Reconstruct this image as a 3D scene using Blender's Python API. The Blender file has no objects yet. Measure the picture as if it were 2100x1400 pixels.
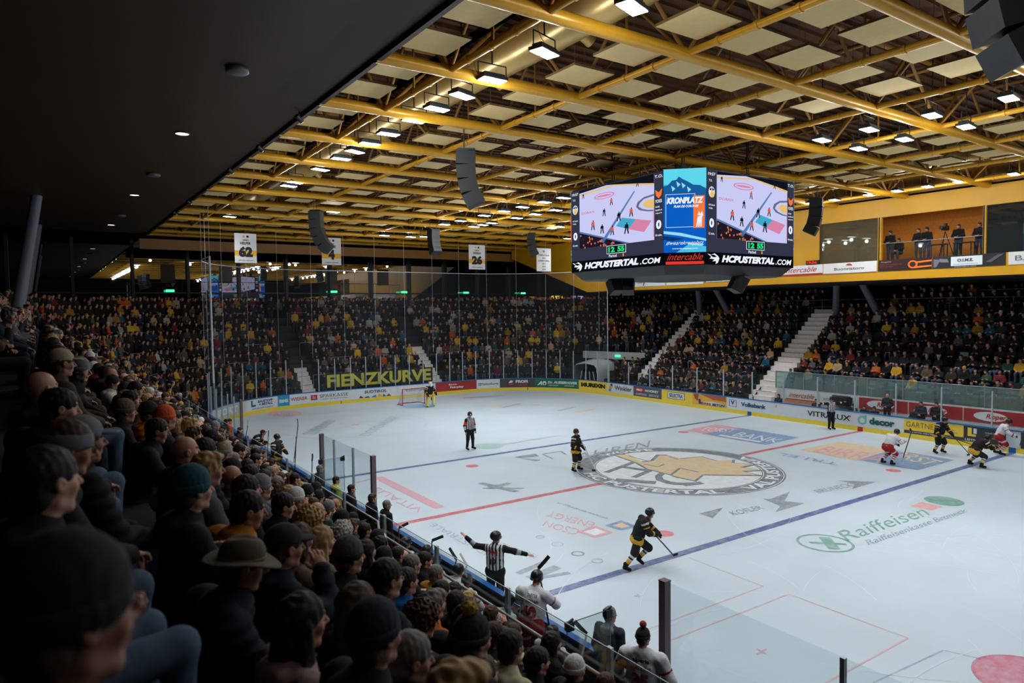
import bpy, math, random
import numpy as np
from mathutils import Vector, Matrix

# ------------------------------------------------------------------ camera, world, exposure
scene = bpy.context.scene
COL = scene.collection
CAMQ = [-22.92445, -20.81677, 7.1004, 0.59862, -0.04698, -0.01148, 1412.0997]          # position, yaw, pitch, roll, focal length in pixels of a 2100 px wide frame
ROT = [[0.8257539, -0.563914, -0.0114683], [0.0359441, 0.0323206, 0.998831], [0.5628841, 0.8252008, -0.0469583]]
cam_data = bpy.data.cameras.new('camera')
cam_data.sensor_width = 36.0
cam_data.lens = 36.0 * CAMQ[6] / 2100.0
cam_data.clip_start = 0.05
cam_data.clip_end = 500
cam_data.dof.use_dof = True
cam_data.dof.focus_distance = 26.0
cam_data.dof.aperture_fstop = 2.0
camera = bpy.data.objects.new('camera', cam_data)
COL.objects.link(camera)
_r, _u, _f = [Vector(v) for v in ROT]
camera.matrix_world = Matrix(((_r.x, _u.x, -_f.x, CAMQ[0]), (_r.y, _u.y, -_f.y, CAMQ[1]),
                              (_r.z, _u.z, -_f.z, CAMQ[2]), (0, 0, 0, 1)))
scene.camera = camera

world = bpy.data.worlds.new('night')
scene.world = world
world.use_nodes = True
world.node_tree.nodes['Background'].inputs[0].default_value = (0.010, 0.012, 0.018, 1)
world.node_tree.nodes['Background'].inputs[1].default_value = 0.25

vs = scene.view_settings
vs.view_transform = 'Standard'
vs.look = 'None'
vs.gamma = 1
vs.use_curve_mapping = False
vs.exposure = 0.0
try:
    scene.cycles.max_bounces = 5
    scene.cycles.diffuse_bounces = 3
    scene.cycles.glossy_bounces = 2
    scene.cycles.transmission_bounces = 4
    scene.cycles.transparent_max_bounces = 14
    scene.cycles.caustics_reflective = False
    scene.cycles.caustics_refractive = False
    scene.cycles.sample_clamp_indirect = 4.0
    scene.cycles.use_denoising = True
    scene.cycles.use_adaptive_sampling = True
    scene.cycles.adaptive_threshold = 0.015
except Exception:
    pass

LAMP_W = 67.0        # watts of each floodlight
LAMP_COL = (0.93, 0.97, 1.0)

PI = math.pi
ORD = ['zeroth', 'first', 'second', 'third', 'fourth', 'fifth', 'sixth', 'seventh', 'eighth', 'ninth', 'tenth', 'eleventh', 'twelfth',
       'thirteenth', 'fourteenth', 'fifteenth', 'sixteenth', 'seventeenth', 'eighteenth', 'nineteenth', 'twentieth', 'twenty-first',
       'twenty-second', 'twenty-third', 'twenty-fourth', 'twenty-fifth', 'twenty-sixth', 'twenty-seventh', 'twenty-eighth',
       'twenty-ninth', 'thirtieth', 'thirty-first', 'thirty-second', 'thirty-third', 'thirty-fourth', 'thirty-fifth', 'thirty-sixth',
       'thirty-seventh', 'thirty-eighth', 'thirty-ninth', 'fortieth', 'forty-first', 'forty-second', 'forty-third', 'forty-fourth',
       'forty-fifth', 'forty-sixth', 'forty-seventh', 'forty-eighth', 'forty-ninth', 'fiftieth', 'fifty-first', 'fifty-second',
       'fifty-third', 'fifty-fourth', 'fifty-fifth', 'fifty-sixth', 'fifty-seventh', 'fifty-eighth', 'fifty-ninth', 'sixtieth']

# ------------------------------------------------------------------ materials
MATS = {}

def lin(c):
    return tuple(((v / 255.0) / 12.92 if v <= 10.31 else (((v / 255.0) + 0.055) / 1.055) ** 2.4) for v in c)

def mat(name, rgb=(128, 128, 128), rough=0.6, metal=0.0, var=0.10, scale=8.0, bump=0.0, emit=None, alpha=None, spec=0.5, attr=None, worn=None):
    """procedural principled material; rgb in sRGB 0-255; var = brightness variation by noise; worn = (rgb, amount, scale) scratches."""
    if name in MATS:
        return MATS[name]
    m = bpy.data.materials.new(name)
    m.use_nodes = True
    nt = m.node_tree
    N, L = nt.nodes, nt.links
    b = N['Principled BSDF']
    c = lin(rgb)
    b.inputs['Roughness'].default_value = rough
    b.inputs['Metallic'].default_value = metal
    b.inputs['Specular IOR Level'].default_value = spec
    tc = N.new('ShaderNodeTexCoord')
    no = N.new('ShaderNodeTexNoise')
    no.inputs['Scale'].default_value = scale
    no.inputs['Detail'].default_value = 3
    L.new(tc.outputs['Object'], no.inputs['Vector'])
    mp = N.new('ShaderNodeMapRange')
    mp.inputs['From Min'].default_value = 0.3
    mp.inputs['From Max'].default_value = 0.7
    mp.inputs['To Min'].default_value = 1 - var
    mp.inputs['To Max'].default_value = 1 + var
    L.new(no.outputs['Fac'], mp.inputs['Value'])
    mul = N.new('ShaderNodeVectorMath')
    mul.operation = 'SCALE'
    if attr:
        at = N.new('ShaderNodeAttribute')
        at.attribute_name = attr
        L.new(at.outputs['Color'], mul.inputs[0])
    else:
        mul.inputs[0].default_value = c
    L.new(mp.outputs['Result'], mul.inputs['Scale'])
    out = mul.outputs['Vector']
    if worn:
        wc, amount, ws = worn
        wn = N.new('ShaderNodeTexNoise')
        wn.inputs['Scale'].default_value = ws
        wn.inputs['Detail'].default_value = 6
        wn.inputs['Roughness'].default_value = 0.7
        geo = N.new('ShaderNodeNewGeometry')
        L.new(geo.outputs['Position'], wn.inputs['Vector'])
        wr = N.new('ShaderNodeMapRange')
        wr.inputs['From Min'].default_value = 0.35
        wr.inputs['From Max'].default_value = 0.65
        wr.inputs['To Min'].default_value = max(0.0, amount - 0.22)
        wr.inputs['To Max'].default_value = min(1.0, amount + 0.22)
        L.new(wn.outputs['Fac'], wr.inputs['Value'])
        mx = N.new('ShaderNodeMix')
        mx.data_type = 'RGBA'
        L.new(wr.outputs['Result'], mx.inputs[0])
        L.new(out, mx.inputs[6])
        mx.inputs[7].default_value = (*lin(wc), 1)
        out = mx.outputs[2]
    L.new(out, b.inputs['Base Color'])
    if bump:
        bp = N.new('ShaderNodeBump')
        bp.inputs['Strength'].default_value = bump
        bp.inputs['Distance'].default_value = 0.01
        L.new(no.outputs['Fac'], bp.inputs['Height'])
        L.new(bp.outputs['Normal'], b.inputs['Normal'])
    if emit:
        b.inputs['Emission Color'].default_value = (*c, 1)
        b.inputs['Emission Strength'].default_value = emit
    if alpha is not None:
        tr = N.new('ShaderNodeBsdfTransparent')
        ms = N.new('ShaderNodeMixShader')
        ms.inputs[0].default_value = alpha
        L.new(tr.outputs[0], ms.inputs[1])
        L.new(b.outputs[0], ms.inputs[2])
        L.new(ms.outputs[0], N['Material Output'].inputs['Surface'])
    MATS[name] = m
    return m

def glow(name, rgb, strength):
    """something that gives off light: a lens, a screen pixel area, a lit sign"""
    if name in MATS:
        return MATS[name]
    m = bpy.data.materials.new(name)
    m.use_nodes = True
    nt = m.node_tree
    nt.nodes.remove(nt.nodes['Principled BSDF'])
    e = nt.nodes.new('ShaderNodeEmission')
    e.inputs[0].default_value = (*lin(rgb), 1)
    e.inputs[1].default_value = strength
    nt.links.new(e.outputs[0], nt.nodes['Material Output'].inputs['Surface'])
    MATS[name] = m
    return m

def glass_mat(name, tint=(235, 242, 244), refl=0.08, rough=0.02, haze=0.0, hazecol=(150, 160, 165)):
    if name in MATS:
        return MATS[name]
    m = bpy.data.materials.new(name)
    m.use_nodes = True
    nt = m.node_tree
    N, L = nt.nodes, nt.links
    N.remove(N['Principled BSDF'])
    tr = N.new('ShaderNodeBsdfTransparent')
    tr.inputs[0].default_value = (*lin(tint), 1)
    gl = N.new('ShaderNodeBsdfGlossy')
    gl.inputs['Roughness'].default_value = rough
    lw = N.new('ShaderNodeLayerWeight')
    lw.inputs[0].default_value = 0.25
    mr = N.new('ShaderNodeMapRange')
    mr.inputs['To Min'].default_value = refl
    mr.inputs['To Max'].default_value = min(1.0, refl * 6)
    L.new(lw.outputs['Fresnel'], mr.inputs['Value'])
    ms = N.new('ShaderNodeMixShader')
    L.new(mr.outputs['Result'], ms.inputs[0])
    L.new(tr.outputs[0], ms.inputs[1])
    L.new(gl.outputs[0], ms.inputs[2])
    out = ms
    if haze:
        df = N.new('ShaderNodeBsdfDiffuse')
        df.inputs[0].default_value = (*lin(hazecol), 1)
        no = N.new('ShaderNodeTexNoise')
        no.inputs['Scale'].default_value = 1.5
        hr = N.new('ShaderNodeMapRange')
        hr.inputs['To Min'].default_value = haze * 0.6
        hr.inputs['To Max'].default_value = haze * 1.4
        L.new(no.outputs['Fac'], hr.inputs['Value'])
        m2 = N.new('ShaderNodeMixShader')
        L.new(hr.outputs['Result'], m2.inputs[0])
        L.new(ms.outputs[0], m2.inputs[1])
        L.new(df.outputs[0], m2.inputs[2])
        out = m2
    L.new(out.outputs[0], N['Material Output'].inputs['Surface'])
    MATS[name] = m
    return m

# ------------------------------------------------------------------ object helpers
def tag(o, label=None, cat=None, group=None, kind=None):
    if label: o['label'] = label
    if cat: o['category'] = cat
    if group: o['group'] = group
    if kind: o['kind'] = kind
    return o

def empty(name, loc=(0, 0, 0), rz=0.0, label=None, cat=None, group=None, kind=None):
    o = bpy.data.objects.new(name, None)
    COL.objects.link(o)
    o.location = loc
    o.rotation_euler = (0, 0, rz)
    o.empty_display_size = 0.2
    return tag(o, label, cat, group, kind)

def copy_tree(o, parent=None):
    c = o.copy()
    COL.objects.link(c)
    c.parent = parent
    for ch in o.children:
        copy_tree(ch, c)
    return c

class MB:
    """collects faces in lists and links them as ONE mesh object"""
    def __init__(self):
        self.v, self.f, self.m, self.s = [], [], [], []

    def add(self, vs, fs, mi=0, smooth=False):
        n = len(self.v)
        self.v += [tuple(p) for p in vs]
        for f in fs:
            self.f.append([i + n for i in f])
            self.m.append(mi)
            self.s.append(smooth)
        return self

    def box(self, c, d, rz=0.0, mi=0, M=None):
        hx, hy, hz = d[0] / 2, d[1] / 2, d[2] / 2
        ca, sa = math.cos(rz), math.sin(rz)
        vs = []
        for x, y, z in ((-1, -1, -1), (1, -1, -1), (1, 1, -1), (-1, 1, -1), (-1, -1, 1), (1, -1, 1), (1, 1, 1), (-1, 1, 1)):
            p = (x * hx, y * hy, z * hz)
            if M is not None:
                p = M @ Vector(p)
                vs.append((c[0] + p[0], c[1] + p[1], c[2] + p[2]))
            else:
                vs.append((c[0] + p[0] * ca - p[1] * sa, c[1] + p[0] * sa + p[1] * ca, c[2] + p[2]))
        return self.add(vs, [(0, 3, 2, 1), (4, 5, 6, 7), (0, 1, 5, 4), (1, 2, 6, 5), (2, 3, 7, 6), (3, 0, 4, 7)], mi)

    def bar(self, p0, p1, w, h, mi=0):
        """rectangular bar along p0-p1, w across, h upward-ish"""
        a, b = Vector(p0), Vector(p1)
        d = (b - a).normalized()
        up = Vector((0, 0, 1)) if abs(d.z) < 0.9 else Vector((0, 1, 0))
        s = d.cross(up).normalized() * (w / 2)
        t = s.cross(d).normalized() * (h / 2)
        vs = [a - s - t, a + s - t, a + s + t, a - s + t, b - s - t, b + s - t, b + s + t, b - s + t]
        return self.add(vs, [(0, 1, 2, 3), (4, 7, 6, 5), (0, 4, 5, 1), (1, 5, 6, 2), (2, 6, 7, 3), (3, 7, 4, 0)], mi)

    def tube(self, p0, p1, r0, r1=None, n=10, mi=0, caps=True):
        r1 = r0 if r1 is None else r1
        a, b = Vector(p0), Vector(p1)
        d = (b - a).normalized()
        up = Vector((0, 0, 1)) if abs(d.z) < 0.9 else Vector((1, 0, 0))
        s = d.cross(up).normalized()
        t = s.cross(d).normalized()
        vs, fs = [], []
        for c, r in ((a, r0), (b, r1)):
            for i in range(n):
                an = 2 * PI * i / n
                vs.append(c + s * (r * math.cos(an)) + t * (r * math.sin(an)))
        for i in range(n):
            j = (i + 1) % n
            fs.append((i, j, n + j, n + i))
        self.add(vs, fs, mi, True)
        if caps:
            self.add(vs, [tuple(range(n - 1, -1, -1)), tuple(range(n, 2 * n))], mi)
        return self

    def path(self, pts, r, n=8, mi=0):
        for a, b in zip(pts[:-1], pts[1:]):
            self.tube(a, b, r, n=n, mi=mi)
        return self

    def ell(self, c, r, n=12, m=8, mi=0, M=None):
        vs, fs = [], []
        for i in range(m + 1):
            ph = PI * i / m
            for j in range(n):
                th = 2 * PI * j / n
                p = Vector((r[0] * math.sin(ph) * math.cos(th), r[1] * math.sin(ph) * math.sin(th), r[2] * math.cos(ph)))
                if M is not None:
                    p = M @ p
                vs.append((c[0] + p[0], c[1] + p[1], c[2] + p[2]))
        for i in range(m):
            for j in range(n):
                k = (j + 1) % n
                fs.append((i * n + j, (i + 1) * n + j, (i + 1) * n + k, i * n + k))
        return self.add(vs, fs, mi, True)

    def lathe(self, prof, c=(0, 0, 0), n=20, mi=0, smooth=True):
        vs, fs = [], []
        for r, z in prof:
            for j in range(n):
                th = 2 * PI * j / n
                vs.append((c[0] + r * math.cos(th), c[1] + r * math.sin(th), c[2] + z))
        for i in range(len(prof) - 1):
            for j in range(n):
                k = (j + 1) % n
                fs.append((i * n + j, i * n + k, (i + 1) * n + k, (i + 1) * n + j))
        return self.add(vs, fs, mi, smooth)

    def build(self, name, mats, parent=None):
        me = bpy.data.meshes.new(name)
        me.from_pydata(self.v, [], self.f)
        if not isinstance(mats, (list, tuple)):
            mats = [mats]
        for m in mats:
            me.materials.append(m)
        if len(mats) > 1:
            me.polygons.foreach_set('material_index', self.m)
        me.polygons.foreach_set('use_smooth', self.s)
        me.update()
        o = bpy.data.objects.new(name, me)
        COL.objects.link(o)
        o.parent = parent
        return o

def np_mesh(name, V, F, mats, parent=None, smooth=True, mi=None, col=None):
    """V (n,3) array, F (m,k) array of equal-sided faces"""
    V = np.asarray(V, dtype=np.float32)
    F = np.asarray(F, dtype=np.int32)
    me = bpy.data.meshes.new(name)
    me.vertices.add(len(V))
    me.vertices.foreach_set('co', V.ravel())
    k = F.shape[1]
    me.loops.add(F.size)
    me.loops.foreach_set('vertex_index', F.ravel())
    me.polygons.add(len(F))
    me.polygons.foreach_set('loop_start', np.arange(0, F.size, k, dtype=np.int32))
    try:
        me.polygons.foreach_set('loop_total', np.full(len(F), k, dtype=np.int32))
    except Exception:
        pass
    if not isinstance(mats, (list, tuple)):
        mats = [mats]
    for m in mats:
        me.materials.append(m)
    if mi is not None:
        me.polygons.foreach_set('material_index', np.asarray(mi, dtype=np.int32))
    me.polygons.foreach_set('use_smooth', np.full(len(F), smooth, dtype=bool))
    me.update(calc_edges=True)
    if col is not None:
        a = me.color_attributes.new('Col', 'FLOAT_COLOR', 'POINT')
        rgba = np.ones((len(V), 4), dtype=np.float32)
        rgba[:, :3] = col
        a.data.foreach_set('color', rgba.ravel())
    o = bpy.data.objects.new(name, me)
    COL.objects.link(o)
    o.parent = parent
    return o

# ------------------------------------------------------------------ lettering
_TXT = {}

def text_shape(s, bold=0.0, shear=0.0, space=1.0):
    """outline of a word as (verts in a box 0..w x 0..1, faces, w)"""
    key = (s, bold, shear, space)
    if key in _TXT:
        return _TXT[key]
    cu = bpy.data.curves.new('lettering', 'FONT')
    cu.body = s
    cu.offset = bold
    cu.shear = shear
    cu.space_character = space
    cu.resolution_u = 3
    o = bpy.data.objects.new('lettering', cu)
    COL.objects.link(o)
    bpy.context.view_layer.update()
    me = bpy.data.meshes.new_from_object(o.evaluated_get(bpy.context.evaluated_depsgraph_get()))
    vs = np.array([v.co[:2] for v in me.vertices]) if len(me.vertices) else np.zeros((1, 2))
    fs = [tuple(p.vertices) for p in me.polygons]
    bpy.data.objects.remove(o)
    bpy.data.meshes.remove(me)
    bpy.data.curves.remove(cu)
    lo, hi = vs.min(0), vs.max(0)
    h = max(hi[1] - lo[1], 1e-4)
    vs = (vs - lo) / h
    _TXT[key] = (vs, fs, (hi[0] - lo[0]) / h)
    return _TXT[key]

def letter(mb, s, place, u0, v0, w, h, mi=0, bold=0.0, shear=0.0, space=1.0, push=0.0):
    """puts the word s in the rectangle u0,v0,w,h (w None: natural width) through place(u, v, push)"""
    vs, fs, ww = text_shape(s, bold, shear, space)
    if w is None:
        w = ww * h
    pts = [place(u0 + x / ww * w, v0 + y * h, push) for x, y in vs]
    mb.add(pts, fs, mi)
    return w

def plane_place(o, ux, uy, n):
    o, ux, uy, n = Vector(o), Vector(ux), Vector(uy), Vector(n)
    return lambda u, v, p=0.0: o + ux * u + uy * v + n * p

# ------------------------------------------------------------------ the rink: ice, markings, boards
W, HL, CR = 15.0, 30.0, 8.5          # half width, half length, corner radius

def rink_curve(off=0.0, step=0.5):
    """closed outline of the rink grown by off, anticlockwise from (W, 0) going +Y"""
    w, l, r = W + off, HL + off, CR + off
    pts = []
    ys = np.arange(0, l - r, step * 2)
    pts += [(w, y) for y in ys]
    n = max(6, int(r * PI / 2 / step))
    pts += [(w - r + r * math.cos(a), l - r + r * math.sin(a)) for a in np.linspace(0, PI / 2, n + 1)]
    xs = np.arange(w - r, -(w - r), -step * 2)[1:]
    pts += [(x, l) for x in xs]
    pts += [(-(w - r) + r * math.cos(a), l - r + r * math.sin(a)) for a in np.linspace(PI / 2, PI, n + 1)]
    ys = np.arange(l - r, -(l - r), -step * 2)[1:]
    pts += [(-w, y) for y in ys]
    pts += [(-(w - r) + r * math.cos(a), -(l - r) + r * math.sin(a)) for a in np.linspace(PI, 1.5 * PI, n + 1)]
    xs = np.arange(-(w - r), w - r, step * 2)[1:]
    pts += [(x, -l) for x in xs]
    pts += [((w - r) + r * math.cos(a), -(l - r) + r * math.sin(a)) for a in np.linspace(1.5 * PI, 2 * PI, n + 1)]
    ys = np.arange(-(l - r), 0, step * 2)[1:]
    pts += [(w, y) for y in ys]
    return pts

# arc length parameter along the rink outline: s = 0 at (W, 0), growing to +Y, across the far end, back along the near side
S1 = HL - CR
S2 = S1 + CR * PI / 2
S3 = S2 + 2 * (W - CR)
S4 = S3 + CR * PI / 2

def bpos(s, off=0.0):
    """point and outward normal on the outline (grown by off) at arc length s of the bare outline"""
    if s <= S1:
        return (W + off, s), (1, 0)
    if s <= S2:
        a = (s - S1) / CR
        n = (math.cos(a), math.sin(a))
        return (W - CR + (CR + off) * n[0], HL - CR + (CR + off) * n[1]), n
    if s <= S3:
        return (W - CR - (s - S2), HL + off), (0, 1)
    if s <= S4:
        a = PI / 2 + (s - S3) / CR
        n = (math.cos(a), math.sin(a))
        return (-(W - CR) + (CR + off) * n[0], HL - CR + (CR + off) * n[1]), n
    return (-W - off, HL - CR - (s - S4)), (-1, 0)

ICE = (190, 203, 213)
ice_m = mat('ice', ICE, rough=0.28, var=0.05, scale=0.35, spec=0.3)
_nt = ice_m.node_tree
_N, _L = _nt.nodes, _nt.links
_b = _N['Principled BSDF']
_geo = _N.new('ShaderNodeNewGeometry')
_map = _N.new('ShaderNodeMapping')
_map.inputs['Scale'].default_value = (1.0, 6.0, 1.0)
_map.inputs['Rotation'].default_value = (0, 0, 0.6)
_L.new(_geo.outputs['Position'], _map.inputs['Vector'])
_sn = _N.new('ShaderNodeTexNoise')
_sn.inputs['Scale'].default_value = 0.35
_sn.inputs['Detail'].default_value = 4
_sn.inputs['Roughness'].default_value = 0.75
_L.new(_map.outputs['Vector'], _sn.inputs['Vector'])
_rr = _N.new('ShaderNodeMapRange')
_rr.inputs['From Min'].default_value = 0.35
_rr.inputs['From Max'].default_value = 0.65
_rr.inputs['To Min'].default_value = 0.37
_rr.inputs['To Max'].default_value = 0.40
_L.new(_sn.outputs['Fac'], _rr.inputs['Value'])
_L.new(_rr.outputs['Result'], _b.inputs['Roughness'])
_bp = _N.new('ShaderNodeBump')
_bp.inputs['Strength'].default_value = 0.004
_bp.inputs['Distance'].default_value = 0.02
_L.new(_sn.outputs['Fac'], _bp.inputs['Height'])

oc = rink_curve(0.0)
mb = MB()
mb.add([(x, y, 0.0) for x, y in oc], [tuple(range(len(oc)))])
mb.add([(x, y, -0.05) for x, y in oc] + [(x, y, 0.0) for x, y in oc],
       [(i, (i + 1) % len(oc), len(oc) + (i + 1) % len(oc), len(oc) + i) for i in range(len(oc))])
ice = tag(mb.build('floor', ice_m), 'pale blue-grey ice sheet of the hockey rink with painted lines and adverts', kind='structure')

conc = mat('concrete', (92, 90, 88), rough=0.85, var=0.15, scale=2.0)
mb = MB()
mb.box((0, 3, -0.11), (70, 96, 0.1))
tag(mb.build('floor', conc), 'grey concrete arena floor around and under the rink', kind='structure')

# paint under the ice: every marking is a child of the ice sheet
LAY = [0.002]


def paint(name, rgb, worn=0.25, label=None, mats=None):
    LAY[0] = 0.002 if name.endswith('line') else (0.0035 if 'face' in name or 'crease' in name else 0.005)
    class P(MB):
        def poly(self, pts, mi=0):
            LAY[0] += 0.0004
            return self.add([(x, y, LAY[0]) for x, y in pts], [tuple(range(len(pts)))], mi)
        def strip(self, a, b, w, mi=0):
            a, b = Vector((a[0], a[1])), Vector((b[0], b[1]))
            d = (b - a).normalized() * (w / 2)
            n = Vector((-d.y, d.x))
            return self.poly([a - n, b - n, b + n, a + n], mi)
        def ring(self, c, r0, r1, mi=0, a0=0.0, a1=2 * PI, n=64):
            if n > 20: LAY[0] += 0.0004
            vs, fs = [], []
            for i in range(n + 1):
                a = a0 + (a1 - a0) * i / n
                for r in (r0, r1):
                    vs.append((c[0] + r * math.cos(a), c[1] + r * math.sin(a), LAY[0]))
            for i in range(n):
                fs.append((2 * i, 2 * i + 1, 2 * i + 3, 2 * i + 2))
            return self.add(vs, fs, mi)
        def disc(self, c, r, mi=0, n=40, ry=None, rot=0.0):
            ry = r if ry is None else ry
            ca, sa = math.cos(rot), math.sin(rot)
            return self.poly([(c[0] + r * math.cos(t) * ca - ry * math.sin(t) * sa, c[1] + r * math.cos(t) * sa + ry * math.sin(t) * ca)
                              for t in (2 * PI * i / n for i in range(n))], mi)
        def word(self, s, o, d, h, w=None, mi=0, bold=0.03, shear=0.0):
            """word starting at o (lower left) running towards d, letters h tall"""
            d = Vector((d[0], d[1])).normalized()
            up = Vector((-d.y, d.x))
            pl = lambda u, v, p=0.0: (o[0] + d.x * u + up.x * v, o[1] + d.y * u + up.y * v, LAY[0])
            return letter(self, s, pl, 0, 0, w, h, mi, bold, shear)
        def quadword(self, s, p, mi=0, bold=0.03):
            """word warped into the four corners p: lower left, lower right, upper right, upper left"""
            p = [Vector((q[0], q[1])) for q in p]
            def pl(u, v, pp=0.0):
                a = p[0].lerp(p[1], u)
                b = p[3].lerp(p[2], u)
                c = a.lerp(b, v)
                return (c.x, c.y, LAY[0])
            return letter(self, s, pl, 0, 0, 1.0, 1.0, mi, 0.0)
        def done(self):
            ms = mats or [mat('paint_' + name + '_%d_%d_%d' % rgb, rgb, rough=0.3, var=0.08, scale=3, worn=(ICE, worn, 3.5))]
            o = self.build(name, ms, ice)
            if label:
                o['label'] = label
            return o
    return P()

def pm(rgb, worn=0.3):
    return mat('paint_%d_%d_%d_%d' % (*rgb, int(worn * 100)), rgb, rough=0.3, var=0.08, scale=3, worn=(ICE, worn, 3.5))

BL = 7.37            # blue lines
p = paint('centre_line', (196, 52, 72), 0.2, 'red centre line'); p.strip((-W, 0), (W, 0), 0.3); p.done()
for y in (BL, -BL):
    p = paint('blue_line', (40, 66, 138), 0.22, 'blue line'); p.strip((-W, y), (W, y), 0.3); p.done()
for y in (26, -26):
    p = paint('goal_line', (200, 60, 80), 0.45, 'thin red goal line'); p.strip((-14.6, y), (14.6, y), 0.05); p.done()
for sx in (-1, 1):
    for y in (20, -20):
        p = paint('faceoff_circle', (214, 90, 110), 0.6)
        p.ring((7 * sx, y), 4.46, 4.5); p.disc((7 * sx, y), 0.3)
        for a in (-1, 1):
            for b in (-1, 1):
                p.strip((7 * sx + a * 0.6, y + b * 0.5), (7 * sx + a * 0.6, y + b * 1.4), 0.05)
                p.strip((7 * sx + a * 0.6, y + b * 0.5), (7 * sx + a * 1.7, y + b * 0.5), 0.05)
        p.done()
    for y in (5.85, -5.85):
        p = paint('faceoff_spot', (214, 92, 108), 0.2, 'red faceoff spot'); p.disc((7 * sx, y), 0.3); p.done()
p = paint('goal_crease', (120, 172, 214), 0.25, 'light blue goal crease')
p.poly([(-1.22, 26), (-1.22, 25.0)] + [(1.8 * math.sin(a), 26 - 1.8 * math.cos(a)) for a in np.linspace(-0.72, 0.72, 14)] + [(1.22, 25.0), (1.22, 26)])
p.done()

# centre logo: grey ring with white letters, black HC and a yellow wolf head
GREY = (96, 102, 112)
p = paint('club_crest', GREY, mats=[pm((62, 68, 78), 0.34), pm((222, 228, 232), 0.1), pm((226, 190, 120), 0.35), pm((105, 112, 122), 0.25)])
p.ring((0, 0), 3.55, 4.5, 0)
p.disc((0, 0), 3.55, 1)
p.ring((0, 0), 4.40, 4.43, 1)
p.ring((0, 0), 3.60, 3.63, 1)

def arc_word(p, s, r, h, a_mid, mi, flip=False, width=None, bold=0.03):
    vs, fs, ww = text_shape(s, bold)
    w = width or ww * h
    def pl(u, v, pp=0.0):
        if not flip:
            a = a_mid + w / (2 * r) - u / r
            rr = r + v - h / 2
        else:
            a = a_mid - w / (2 * r) + u / r
            rr = r - v + h / 2
        return (rr * math.cos(a), rr * math.sin(a), LAY[0])
    letter(p, s, pl, 0, 0, w, h, mi, bold)

LAY[0] += 0.0005
arc_word(p, 'HC PUSTERTAL', 4.0, 0.55, PI * 1.12, 1, True, 6.4)
arc_word(p, 'VAL PUSTERIA', 4.0, 0.55, PI * 1.72, 1, True, 6.6)
arc_word(p, 'WOLFE', 4.0, 0.5, PI * 0.45, 1, False, 3.0)
def gp(pts): return pts
p.quadword('HC', [(-3.093, 1.400), (-2.217, -2.326), (0.952, -1.208), (-0.474, 2.174)], 0, 0.10)
LAY[0] += 0.0005
wolf = [(-0.278, 3.635), (0.320, 3.318), (-0.370, 1.712), (0.239, 1.631), (1.309, 2.284), (1.676, 2.002), (1.548, 1.155), (2.668, 0.835), (2.508, -0.096), (3.274, -0.422), (2.744, -0.781),
        (3.279, -1.558), (2.341, -1.566), (2.583, -2.442), (1.770, -2.052), (1.774, -2.930), (-0.038, -1.456), (-1.071, -1.927), (-1.193, -1.012), (-1.085, -0.558), (-1.130, 0.597), (-0.654, 1.677)]
ctr = np.mean(np.array(wolf), axis=0)
p.poly([(ctr[0] + (a - ctr[0]) * 1.06, ctr[1] + (b - ctr[1]) * 1.10) for a, b in wolf], 0)
LAY[0] += 0.0005
for poly_ in (wolf,):
    p.poly(poly_, 2)
LAY[0] += 0.0005
for a, b, w_ in (((-0.619, 1.403), (-0.449, 0.668), 0.12), ((-0.449, 0.668), (0.113, 0.847), 0.10), ((-1.148, -0.726), (0.092, -0.096), 0.12), ((0.092, -0.096), (0.171, -1.067), 0.10),
                 ((0.088, 3.078), (-0.012, 1.694), 0.08), ((1.514, 1.852), (1.319, 1.068), 0.08)):
    p.strip(a, b, w_, 0)
p.strip((-3.588, 0.068), (-2.612, -1.265), 0.5, 3)
p.strip((-2.045, -2.173), (-1.128, -2.379), 0.4, 3)
p.done()

def advert(name, words, mats_, label, polys=(), strips=(), discs=(), rings=()):
    p = paint(name, (0, 0, 0), mats=mats_, label=label)
    for q, mi in polys: p.poly(q, mi)
    LAY[0] += 0.0005
    for a, b, w, mi in strips: p.strip(a, b, w, mi)
    LAY[0] += 0.0005
    for c, r, mi in discs: p.disc(c, r, mi)
    for c, r0, r1, mi in rings: p.ring(c, r0, r1, mi)
    LAY[0] += 0.0005
    for s, q, mi, bold in words: p.quadword(s, q, mi, bold)
    return p.done()

green, dgrey, pink, blue, orange, lgrey = pm((44, 138, 102), 0.38), pm((70, 78, 90), 0.48), pm((228, 120, 136), 0.45), pm((70, 120, 176), 0.35), pm((236, 190, 130), 0.35), pm((112, 120, 132), 0.5)
whitep = pm((222, 228, 232), 0.1)
advert('ice_advert', [('Raiffeisen', ((-3.134, -9.602), (1.589, -9.799), (2.369, -9.090), (-2.538, -8.912)), 0, 0.03),
                      ('Raiffeisenkasse Bruneck', ((-2.956, -10.157), (2.945, -10.387), (3.311, -10.084), (-2.630, -9.863)), 1, 0.03)],
       [green, dgrey, pm((232, 140, 120), 0.4), pm((232, 214, 130), 0.4)], 'green and grey bank advert painted in the ice',
       strips=(((-4.124, -8.984), (-3.403, -9.725), 0.16, 0), ((-3.325, -8.966), (-4.069, -9.753), 0.34, 0), ((2.152, -9.225), (2.972, -9.236), 0.7, 2)),
       discs=(((3.757, -9.278), 0.62, 0),), rings=(((-3.791, -9.281), 0.72, 0.80, 0),))
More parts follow.
